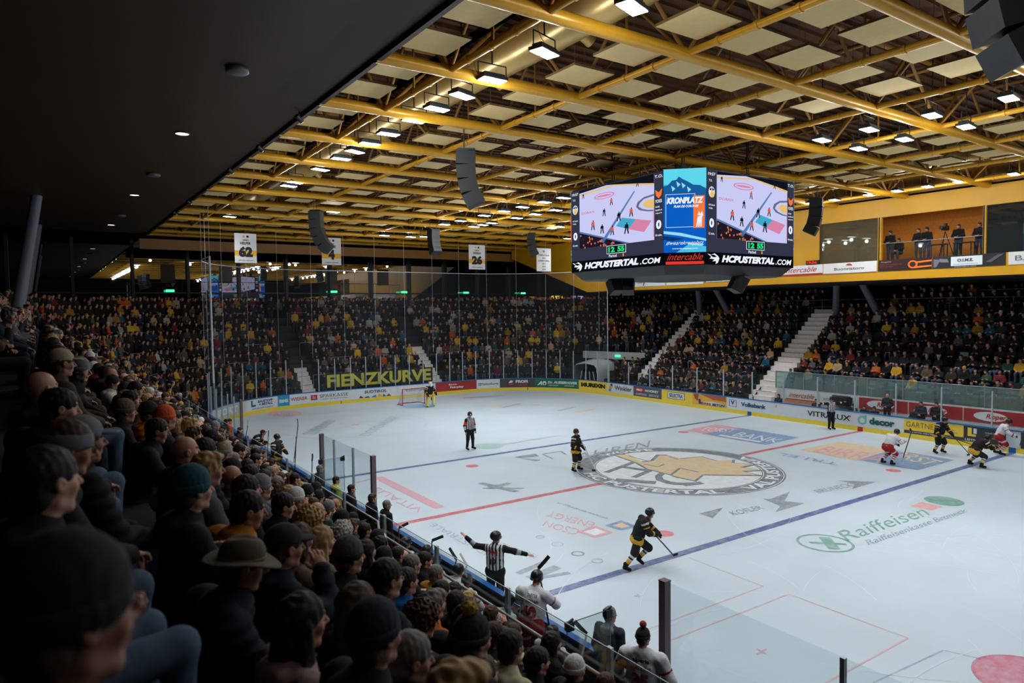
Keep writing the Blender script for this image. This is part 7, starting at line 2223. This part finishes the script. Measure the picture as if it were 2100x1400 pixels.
# officials in and around the near penalty box
def plain(top, legs=(30, 30, 36), head='short_dark', **k):
    return dict(dict(top={'torso': top, 'yoke': top, 'uarm': top, 'farm': top, 'collar': top}, legs={'seat': legs, 'thigh': legs, 'shin': legs}, head=head), **k)
near_box = (((655, 992), (-15.850, 0.449, 1.912), plain((40, 42, 50), head='short_grey'), 'grey haired man in dark jacket behind the thick post of the penalty box'),
            ((688, 1010), (-15.950, -1.284, 2.120), plain((170, 176, 74), head='short_dark', fat=1.2), 'man in bright yellow safety vest standing in the penalty box'),
            ((717, 1020), (-15.950, -2.485, 2.113), plain((46, 44, 42), head='short_dark'), 'man in dark olive coat beside the yellow vest in the penalty box'),
            ((762, 1030), (-15.850, -3.734, 2.138), plain((18, 18, 22), head='mid_brown'), 'woman in black hooded coat with tied brown hair by the penalty box'),
            ((790, 1050), (-15.800, -4.558, 2.047), plain((20, 20, 24), head='short_grey'), 'grey haired man in black coat nearest the visitors bench'))
for i, (_p, pw, wr, lab) in enumerate(near_box):
    o, jz = person('bench_official', lab, 'official', (pw[0], pw[1], 0.46), face_dir(1, -0.05), J(STAND), wr, head=-0.2, group=None, fem=(i == 3))
pp = (-16.600, 7.061, 3.278)
for i, (pw, wr, lab) in enumerate((((-16.200, 12.170, 2.648), plain((30, 30, 34), head='beanie_black'), 'man in black holding papers at the far end of the home bench'), ((-16.200, 9.585, 2.409), plain((36, 34, 34), head='short_dark'), 'dark haired man in grey jacket at the far end of the home bench'),
                                   ((-16.000, 12.354, 2.429), plain((226, 84, 40), head='short_dark'), 'steward in orange vest at the far end of the home bench'))):
    person('bench_official', lab, 'official', (pw[0], pw[1], 0.46), face_dir(1, -0.3), J(STAND), wr)

# people behind the far boards
far_box = (((16.300, 6.117, 1.277), plain((44, 50, 60), head='long_dark'), 'woman in dark coat standing at the foot of the far stairs', 1),
           ((16.600, 3.685, 1.188), plain((54, 56, 64), head='short_dark'), 'official in grey coat left of the far linesman behind the boards', 0),
           ((16.800, 1.492, 1.107), plain((40, 40, 46), head='beanie_dark'), 'first seated black clad official right of the far linesman', 2), ((16.800, 0.784, 1.099), plain((30, 30, 34), head='short_dark'), 'second seated black clad official right of the far linesman', 2),
           ((16.800, 0.209, 1.077), plain((26, 26, 30), head='beanie_dark'), 'third seated black clad official right of the far linesman', 2),
           ((16.600, -0.664, 1.919), plain((28, 30, 36), head='bald'), 'tall bald man in black coat standing behind the far boards', 0),
           ((16.800, -2.061, 1.281), plain((30, 30, 34), head='short_dark'), 'crouching man in black beside the tall men right of centre', 2),
           ((16.400, -2.574, 1.697), plain((36, 44, 56), head='short_dark'), 'man in navy jacket holding white paper behind the far boards', 0), ((16.400, -3.364, 1.730), plain((22, 22, 26), head='short_dark'), 'man in black jacket above the yellow board advert', 0))
for pw, wr, lab, kd in far_box:
    jj = J(SEAT) if kd == 2 else J(STAND, elR=(0.26, 0.04, 1.14), wrR=(0.06, 0.2, 1.08), elL=(-0.26, 0.04, 1.14), wrL=(-0.06, 0.22, 1.1))
    person('bench_official', lab, 'official', (pw[0], pw[1], pw[2] - (1.22 if kd == 2 else 1.64)), face_dir(-1, -0.1), jj, wr, fem=(kd == 1), step=0.02)
tool = MB(); tool.box((0, 0, 0), (0.4, 1.1, 0.5)); tool.tube((-0.1, -0.55, 0.26), (-0.1, 0.55, 0.26), 0.08, n=8)
ob = tool.build('equipment_bag', black_m); pw = (17.000, 2.246, 1.304); ob.location = (pw[0], pw[1], pw[2]); tag(ob, 'big black equipment bag on the scorers table behind the linesman', 'bag')

# people in the press gallery
gal = (((17.400, -0.298, 10.665), (34, 34, 38), 'beanie_dark', 'person in dark coat standing at the left of the open gallery window', 0), ((17.600, -0.635, 10.562), (26, 26, 30), 'short_dark', 'person in black beside the first one in the gallery', 2),
       ((17.600, -1.745, 10.685), (30, 28, 30), 'short_dark', 'person bending over a table in the middle of the gallery', 0), ((17.400, -2.270, 10.815), (24, 24, 26), 'beanie_dark', 'tall person in black with grey trousers in the middle of the gallery', 0),
       ((17.400, -3.855, 10.797), (26, 26, 28), 'short_dark', 'person in black behind the television camera in the gallery', 0), ((17.600, -4.763, 10.897), (30, 30, 34), 'short_dark', 'person in jeans at the right frame of the open gallery window', 0),
       ((17.600, 1.759, 10.851), (40, 44, 54), 'short_dark', 'person behind the reflecting gallery pane', 0))
for pw, rgb, hd, lab, kd in gal:
    jj = J(SEAT) if kd == 2 else J(STAND, elR=(0.27, 0.06, 1.14), wrR=(0.1, 0.24, 1.1), elL=(-0.27, 0.06, 1.14), wrL=(-0.1, 0.24, 1.12))
    person('press_person', lab, 'gallery visitor', (pw[0], pw[1], 9.55), face_dir(-1, 0.0), jj, plain(rgb, (70, 72, 82), hd), step=0.022, head=-0.3)
tv = empty('television_camera', (17.2, (17.200, -3.273, 10.842)[1], 9.55), face_dir(-1, 0), 'television camera on a tripod in the press gallery', 'television camera')
mb = MB(); mb.box((0, 0, 1.62), (0.2, 0.5, 0.24)); mb.tube((0, 0.25, 1.62), (0, 0.5, 1.62), 0.08, 0.1, n=12); mb.box((0.02, -0.1, 1.82), (0.1, 0.2, 0.12)); mb.build('camera_body', black_m, tv)
for k in range(3):
    mb = MB(); a = k * 2 * PI / 3; mb.tube((0, 0, 1.45), (0.45 * math.sin(a), 0.45 * math.cos(a), 0.02), 0.02, n=6); mb.build('leg', black_m, tv)
for i, y_ in enumerate((-3.0, -4.3)):
    mb = MB(); mb.box((17.0, y_, 10.3), (0.5, 0.9, 0.04))
    for sx in (-0.2, 0.2):
        for sy in (-0.4, 0.4): mb.box((17.0 + sx, y_ + sy, 9.92), (0.04, 0.04, 0.74))
    tag(mb.build('gallery_table', black_m), 'small dark table in the press gallery, %s of two' % ('left', 'right')[i], 'table')
# person climbing behind the tunnel glass
pw = (16.200, 20.165, 2.578)
o, jz = person('photographer', 'person with yellow beanie standing by the tunnel behind the far corner glass', 'spectator', (pw[0], pw[1], pw[2] - 1.66), face_dir(-1, -0.5), J(STAND, elR=(0.27, 0.08, 1.2), wrR=(0.1, 0.26, 1.3)), plain((30, 30, 36), (60, 62, 70), 'beanie_yellow'), step=0.02)

# ------------------------------------------------------------------ spectators of the near stand, each one a thing
rng = random.Random(11)
HERO = [(-22.9, -19.41, 6.58, 'beanie_black', 'black'), (-22.93, -17.94, 6.52, 'short_dark', 'black'), (-22.84, -17.27, 6.51, 'headband_grey', 'black'), (-22.77, -16.6, 6.44, 'cap_grey', 'black'), (-22.79, -13.42, 6.66, 'cap_beige', 'brown'), (-22.94, -15.14, 6.59, 'bald', 'black'), (-22.84, -15.7, 6.51, 'short_dark', 'black'), (-21.9, -6.26, 5.98, 'bald', 'brown'), (-22.2, -12.2, 6.02, 'beanie_khaki', 'black'), (-21.87, -12.73, 5.98, 'beanie_orange', 'black'), (-22.02, -13.29, 5.94, 'short_dark', 'black'), (-21.98, -14.64, 5.96, 'bald', 'black'), (-21.75, -14.17, 5.85, 'short_dark', 'black'), (-21.08, -11.65, 5.34, 'beanie_pom', 'teal'), (-18.7, -1.69, 3.5, 'short_dark', 'grey'), (-22.0, -15.66, 6.0, 'mid_blond', 'grey'), (-21.45, -13.79, 5.49, 'bald', 'black'), (-22.25, -16.61, 6.1, 'beanie_teal', 'black'), (-21.06, -12.88, 5.27, 'short_dark', 'orange'), (-21.08, -13.43, 5.26, 'beanie_grey', 'grey'), (-21.65, -15.25, 5.71, 'short_dark', 'black'), (-21.86, -16.23, 5.82, 'short_dark', 'mustard'), (-21.09, -14.28, 5.26, 'short_dark', 'black'), (-22.15, -17.35, 5.86, 'hat', 'navy'), (-21.84, -16.94, 5.78, 'cap_dark', 'navy'), (-21.39, -15.72, 5.4, 'long_brown', 'taupe'), (-21.01, -14.8, 5.22, 'curly_blond', 'black'), (-21.09, -15.33, 5.22, 'long_blond', 'taupe'), (-20.3, -12.81, 4.71, 'bald', 'teal'), (-20.3, -13.66, 4.68, 'curly_white', 'navy'), (-19.5, -11.49, 4.14, 'beanie_black', 'white'), (-18.7, -10.32, 3.53, 'short_dark', 'black'), (-21.19, -16.21, 5.37, 'beanie_bw', 'black'), (-20.3, -14.31, 4.67, 'long_dark', 'black'), (-17.9, -9.12, 2.87, 'beanie_white', 'grey'), (-21.26, -17.0, 5.48, 'short_dark', 'navyfur'), (-20.3, -15.25, 4.67, 'short_dark', 'blue'), (-21.6, -17.41, 5.55, 'long_brown', 'black'), (-20.85, -16.68, 4.99, 'curly_brown', 'black'), (-20.32, -15.8, 4.66, 'mid_grey', 'orange'), (-19.46, -14.33, 4.06, 'short_dark', 'black'), (-19.56, -14.83, 4.14, 'short_dark', 'black'), (-20.28, -16.31, 4.7, 'long_dark', 'black'), (-21.05, -17.66, 5.31, 'beanie_stripe', 'black'), (-22.03, -17.86, 5.75, 'long_dark', 'rose'), (-21.9, -18.36, 5.85, 'beanie_navy', 'black'), (-21.54, -17.93, 5.46, 'short_grey', 'black'), (-20.73, -17.23, 4.82, 'short_brown', 'black'), (-19.53, -15.48, 4.05, 'short_dark', 'black'), (-20.26, -16.85, 4.71, 'short_dark', 'cream'), (-19.5, -16.16, 4.07, 'short_dark', 'black')]
POSES = []
for k_, kw in enumerate((dict(), dict(chest=(0, 0.00, 0.85), neck=(0, 0.08, 1.04), head=(0, 0.14, 1.18), shR=(0.18, 0.0, 0.98), shL=(-0.18, 0.0, 0.98), elR=(0.24, 0.12, 0.74), elL=(-0.24, 0.12, 0.74), wrR=(0.08, 0.34, 0.66), wrL=(-0.08, 0.34, 0.64)),
                         dict(wrR=(-0.06, 0.12, 0.82), wrL=(0.06, 0.13, 0.78), elR=(0.25, 0.02, 0.76), elL=(-0.25, 0.02, 0.76)), dict(elR=(0.22, 0.14, 0.82), wrR=(0.05, 0.16, 1.04), elL=(-0.25, 0.02, 0.74), wrL=(-0.02, 0.16, 0.74)))):
    POSES.append((J(SEAT, **kw), (0.0, -0.25, 0.2, 0.05)[k_], (-0.05, -0.15, 0.0, -0.08)[k_]))
SK = [(196, 140, 116), (206, 152, 128), (176, 120, 98)]
_bm = {}
def pose_meshes(k, fem, sk, puff):
    key = (k, fem, sk)
    j, yaw, pit = POSES[k]
    hr = rz_(yaw) @ rx_(pit)
    if ('b',) + key not in _bm:
        V, F, C = body_mesh(j, hr, fem, ('relaxed', 'relaxed'), SK[sk])
        o = np_mesh('seated_body', V, F, [skin_c], col=C); _bm[('b',) + key] = o.data; bpy.data.objects.remove(o)
    if ('j', k, puff) not in _bm:
        f = (lambda X, Y, Z: 0.006 * np.cos(Z * 95 + X * 8)) if puff else (lambda X, Y, Z: 0.004 * np.sin(Z * 40 + X * 25) * np.sin(X * 30 + Y * 22))
        pr = coat_prims(j, 1.24 if puff else 1.13)
        if puff: pr.append(ell(j['neck'] + V3(0, -0.07, -0.02), (0.11, 0.07, 0.06), 0.03))
        o = np_mesh('seated_jacket', *surface(pr, 0.015, f), [blank]); _bm[('j', k, puff)] = o.data; bpy.data.objects.remove(o)
    if ('t', k) not in _bm:
        o = np_mesh('seated_trousers', *surface(trouser_prims(j), 0.018), [blank]); _bm[('t', k)] = o.data; bpy.data.objects.remove(o)
        o = np_mesh('seated_shoes', *surface(shoe_prims(j), 0.018), [blank]); _bm[('s', k)] = o.data; bpy.data.objects.remove(o)
    return _bm[('b',) + key], _bm[('j', k, puff)], _bm[('t', k)], _bm[('s', k)], j['head'], hr
JACK = {'black': (22, 22, 25), 'navy': (24, 30, 46), 'brown': (70, 52, 40), 'grey': (78, 80, 86), 'teal': (20, 98, 110), 'orange': (186, 96, 30), 'mustard': (168, 108, 22), 'taupe': (110, 92, 78), 'white': (190, 188, 184), 'navyfur': (26, 30, 44), 'blue': (24, 92, 160), 'rose': (150, 122, 116), 'cream': (190, 184, 152), 'khaki': (72, 66, 50), 'red': (120, 34, 36), 'green': (40, 74, 56)}
WORDS = {'black': 'black', 'navy': 'navy', 'brown': 'brown', 'grey': 'grey', 'teal': 'teal', 'orange': 'orange', 'mustard': 'mustard quilted', 'taupe': 'taupe', 'white': 'white', 'navyfur': 'navy fur-hooded', 'blue': 'bright blue', 'rose': 'dusty rose', 'cream': 'cream', 'khaki': 'khaki', 'red': 'dark red', 'green': 'dark green'}
HW = {'short': '%s haired', 'mid': '%s mid-length haired', 'curly': '%s curly haired', 'long': '%s long haired'}
def headword(h):
    a, _, b = h.partition('_')
    if a in HW: return HW[a] % (b or 'dark'), ''
    if a == 'bald': return 'bald', ''
    if a == 'hat': return '', ' and brimmed grey hat'
    b = {'pom': 'pompon', 'bw': 'black-and-white', 'stripe': 'striped black and yellow'}.get(b, b)
    return '', ' and %s %s' % (b, a)
LEGS = [(30, 32, 40), (46, 62, 88), (28, 28, 30), (60, 78, 100), (66, 56, 46)]
taken = []
used_labels = {}
spect = []
def spectator(x, y, hz, hair, jac, pose=None, big=False, rz=None, legs=None, glass=False, where=None):
    k = pose if pose is not None else rng.choice((0, 0, 1, 2, 3, 0))
    fem = hair.startswith('long') or (hair.startswith('curly') and rng.random() < 0.6)
    puff = jac in ('mustard', 'orange', 'navyfur', 'teal') or rng.random() < 0.35
    b, jk, tr, sh, hp, hr = pose_meshes(k, fem, rng.randrange(3), puff)
    root = empty('spectator', (x, y, hz - hp[2]), face_dir(1, rng.uniform(-0.25, 0.25)) if rz is None else rz)
    put('body', b, root)
    put('jacket', jk, root, mat_=clothm(JACK[jac], 'coat'))
    put('trousers', tr, root, mat_=clothm(legs or rng.choice(LEGS), 'denim'))
    put('shoes', sh, root, mat_=clothm((26, 24, 24), 'shoe'))
    dress_head(hair, hp, hr, root)
    if glass: glasses(root, hp, hr)
    root['category'] = 'spectator'
    spect.append([root, x, y, hz, hair, jac, where])
    taken.append((x, y))
    return root
HERO_POSE = {'hat': 1, 'cap_dark': 3, 'mustard': 1}
for i, (x, y, z, hair, jac) in enumerate(HERO):
    hx = x
    k = HERO_POSE.get(hair, HERO_POSE.get(jac, (0, 2, 1, 0)[i % 4]))
    hp = POSES[k][0]['head']
    # the head stands ahead of the hips; shift so that the head is at the listed spot
    spectator(hx - hp[1], y, z, hair, jac, pose=k, rz=face_dir(1, 0.12 if i > 7 else 0.35), legs=(84, 104, 126) if i < 8 else None, glass=i in (0, 2, 12, 35), where=None)
ROWX = [-17.9 - 0.8 * i for i in range(9)]
HAIRS = ['short_dark', 'short_brown', 'short_dark', 'short_grey', 'bald', 'mid_brown', 'long_dark', 'long_brown', 'long_blond', 'beanie_black', 'beanie_grey', 'beanie_black', 'cap_black', 'beanie_white', 'mid_brown', 'mid_blond', 'short_dark', 'short_brown', 'short_white', 'long_dark', 'mid_grey']
JS = ['black'] * 9 + ['navy', 'navy', 'grey', 'brown', 'khaki', 'taupe', 'black', 'grey', 'blue', 'orange', 'white', 'red', 'green', 'teal', 'mustard', 'cream']
START = [-15.4, -16.4, -17.2, -17.6, -18.2, -19.0, -12.6, -8.5, -3.0]
cands = []
for r in range(9):
    y = START[r] + rng.uniform(0, 0.2)
    while y < 30:
        x = ROWX[r] + rng.uniform(-0.06, 0.06)
        dist = math.hypot(x - CAMQ[0], y - CAMQ[1])
        cands.append((dist, x, y, r))
        y += 0.54 + rng.uniform(0, 0.08)
cands.sort()
fill, rest = [], []
for d, x, y, r in cands:
    if any(abs(x - a) < 0.55 and abs(y - b) < 0.42 or math.hypot(x - a, y - b) < 0.43 for a, b in taken):
        continue
    if rng.random() < 0.03: continue
    if len(taken) < 296:
        spectator(x, y, 2.9 + 0.6 * r + rng.uniform(-0.08, 0.08), rng.choice(HAIRS), rng.choice(JS) if r < 6 else rng.choice(('black', 'black', 'navy', 'grey', 'brown')))
    else:
        rest.append((x, y, r))
# labels: what the person wears plus the row and the neighbour order, unique for each
rows_ = {}
for s_ in spect:
    r = int(round((-17.9 - s_[1]) / 0.8)); r = min(max(r, 0), 8)
    rows_.setdefault(r, []).append(s_)
for r, lst in rows_.items():
    lst.sort(key=lambda t: t[2])
    for n_, s_ in enumerate(lst):
        a, b = headword(s_[4])
        lab = ('%s spectator in %s coat%s, %s row up, %s from camera' % (a, WORDS[s_[5]], b, ORD[r + 1], ORD[n_ + 1])).strip()
        s_[0]['label'] = lab
        s_[0]['group'] = 'spectators seated in the near stand'

# ------------------------------------------------------------------ the rest of the crowd: far too many to single out
def lowpoly(j, hands_up=False, step=0.062):
    T = coat_prims(j, 1.15, False)
    hd = [ell(j['head'] + V3(0, 0.0, 0.0), (0.085, 0.10, 0.125), 0.02, 'skin')]
    hair = [ell(j['head'] + V3(0, -0.022, 0.058), (0.10, 0.116, 0.098), 0.02, 'hair')]
    nk = [cap(j['neck'], j['head'], 0.06, 0.05, 0.03, 'skin')]
    hnd = [ell(j['wr' + s] + 0.06 * (j['wr' + s] - j['el' + s]) / np.linalg.norm(j['wr' + s] - j['el' + s]), (0.05, 0.05, 0.05), 0.02, 'skin') for s in 'RL']
    lg = trouser_prims(j) + shoe_prims(j)
    allp = T + hd + hair + nk + hnd + lg
    V, F = surface(allp, step)
    reg = np.zeros(len(V), int); best = np.full(len(V), 1e9)
    for k, grp in enumerate((T, hd + nk + hnd, hair, lg)):
        for p in grp:
            d, _ = prim_d(p, V); m = d < best; best[m] = d[m]; reg[m] = k
    return V, F, reg
CROWD_POSES = [J(SEAT), J(SEAT, wrR=(-0.06, 0.12, 0.82), wrL=(0.06, 0.13, 0.78), chest=(0, -0.05, 0.86), head=(0.02, 0.02, 1.22)), J(STAND), J(STAND, elR=(0.3, 0.06, 1.3), wrR=(0.22, 0.14, 1.62), elL=(-0.28, 0.04, 1.18), wrL=(-0.1, 0.2, 1.2)),
               J(STAND, elR=(0.26, 0.06, 1.16), wrR=(0.05, 0.2, 1.15), elL=(-0.26, 0.06, 1.16), wrL=(-0.05, 0.2, 1.12))]
LP = [lowpoly(j) for j in CROWD_POSES]
LPN = [lowpoly(j, step=0.045) for j in CROWD_POSES[:2]]
TOPS = [(19, 19, 22)] * 16 + [(28, 28, 32)] * 8 + [(34, 36, 46), (40, 42, 52), (62, 62, 66), (84, 80, 76), (60, 46, 38), (30, 44, 70), (150, 110, 30), (196, 150, 40), (180, 84, 30), (150, 148, 142), (24, 84, 110), (40, 70, 54), (110, 36, 38), (176, 150, 116), (90, 74, 56)]
TOPS_END = TOPS + [(206, 166, 44), (200, 160, 40), (30, 30, 32), (22, 22, 24), (176, 176, 170), (24, 24, 26)]
HC = [(30, 24, 20)] * 6 + [(60, 42, 30), (90, 64, 44), (150, 120, 80), (24, 24, 28), (20, 20, 24), (150, 146, 142), (200, 198, 190), (196, 150, 40), (50, 60, 80), (150, 110, 92)]
LGC = [(24, 24, 28), (34, 40, 54), (60, 78, 100), (30, 30, 30), (80, 92, 110)]
def crowd_block(items, name, label):
    """items: (x, y, floor z, heading, mesh, tops)"""
    Vs, Fs, Cs, n = [], [], [], 0
    for x, y, z, hd_, (V, F, reg), tops in items:
        a = hd_ + rng.uniform(-0.35, 0.35)
        s = rng.uniform(0.93, 1.07)
        M = rz_(a) * s
        Vs.append(V @ M.T + V3(x, y, z)); Fs.append(F + n); n += len(V)
        pal_ = np.array([lin(rng.choice(tops)), lin(rng.choice(SK)), lin(rng.choice(HC)), lin(rng.choice(LGC))])
        Cs.append(pal_[reg])
    o = np_mesh(name, np.concatenate(Vs), np.concatenate(Fs), [cloth_c], col=np.concatenate(Cs))
    return tag(o, label, 'crowd', kind='stuff')
items = []
for x, y, r in rest:
    items.append((x, y, 1.7 + 0.6 * r, face_dir(1, 0), LPN[rng.randrange(2)], TOPS))
AISLES = [(7.55, 1.2), (19.3, 0.8), (36.6, 0.9), (47.5, 0.8)]
for r in range(-2, 12):
    s = -16.0
    off = row_off(min(r, 9)) + (0.5 * max(0, r - 9))
    fz = floor_z(r) if r < 9 else 6.5
    s_end = S4 + 24
    while s < s_end:
        (x, y), nn = bp(s, off)
        if s < S1 or s > S4: ds = 0.56
        elif s < S2 or s > S3: ds = 0.56 * CR / (CR + off)
        else: ds = 0.56
        end_zone = 20.5 < s < S4 + 3
        s += ds * rng.uniform(0.95, 1.15)
        if r < 0 and not (8.4 < s < S4 + 3): continue
        if any(abs(s - a) < w for a, w in AISLES) and r < 9: continue
        if 21.5 < s < 26.0 and r < 2: continue
        if s > S4 + 3 and r < 9: continue       # near stand handled above
        if r >= 9 and rng.random() < (0.35 if not end_zone else 0.25): continue
        if -12 < s < 6.8 and r in (0, 3) and rng.random() < 0.22: continue
        if rng.random() < 0.04: continue
        if r >= 8 and x > 20 and any(abs(y - c_) < 2.3 for c_ in (-7.5, 5.1, 17.3)): continue
        if r >= 8 and x < -20 and any(abs(y - c_) < 1.4 for c_ in (20.4, 34)): continue
        head = face_dir(-nn[0], -nn[1])
        stand = end_zone or r >= 9
        lp = LP[rng.choice((2, 3, 4, 4, 2))] if stand else LP[rng.randrange(2)]
        (x, y), nn = bp(s, off + rng.uniform(-0.06, 0.06))
        items.append((x, y, fz, head, lp, TOPS_END if end_zone else TOPS))
crowd_block(items, 'crowd', 'dense crowd of spectators filling the end stand, the far stand and the back of the near stand')

# grey seats, a few of them empty in the far stand
seat_m = mat('seat_grey', (120, 138, 142), rough=0.5)
mb = MB(); mb.box((0, 0.0, 0.42), (0.44, 0.40, 0.05)); M_ = Matrix.Rotation(-0.18, 3, 'X'); mb.box((0, -0.22, 0.64), (0.44, 0.045, 0.42), M=M_); mb.box((0, 0, 0.2), (0.05, 0.05, 0.4))
s0 = mb.build('stadium_seat', seat_m); cnt_ = 0
taken_far = [(i[0], i[1]) for i in items if i[0] > 17]
for r in (0, 3):
    y = -13.0
    while y < 6.6:
        x = 15 + row_off(r) + 0.1
        if all(math.hypot(x - 0.1 - a, y - b) > 0.42 for a, b in taken_far):
            o = s0 if cnt_ == 0 else s0.copy()
            if cnt_: COL.objects.link(o)
            cnt_ += 1
            o.location = (x, y, floor_z(r)); o.rotation_euler = (0, 0, face_dir(-1, 0))
            tag(o, 'empty grey seat in the far stand, %s row up, %s empty one from the right' % (ORD[r + 1], ORD[cnt_]), 'seat', 'empty seats in the far stand')
        y += 0.56
# crush barriers in the end stand
cb_m = mat('barrier_steel', (150, 156, 162), rough=0.4, metal=0.5)
mb = MB()
mb.path([(-0.9, 0, 0), (-0.9, 0, 1.08), (0.9, 0, 1.08), (0.9, 0, 0)], 0.02, 6)
b0 = mb.build('crush_barrier', cb_m); first = True
for r in (-1, 1, 3, 5, 7):
    s = 26.5 + (r % 4) * 0.9
    while s < S4 + 1:
        (x, y), nn = bp(s, row_off(r) - 0.42)
        if not any(abs(s - a) < w + 0.4 for a, w in AISLES):
            o = b0 if first else b0.copy()
            if not first: COL.objects.link(o)
            first = False
            o.location = (x, y, floor_z(r)); o.rotation_euler = (0, 0, math.atan2(nn[1], nn[0]) + PI / 2)
            tag(o, 'thin steel crush barrier standing among the fans in the end stand', 'barrier', 'crush barriers in the end stand')
        s += 3.4

bpy.context.view_layer.update()
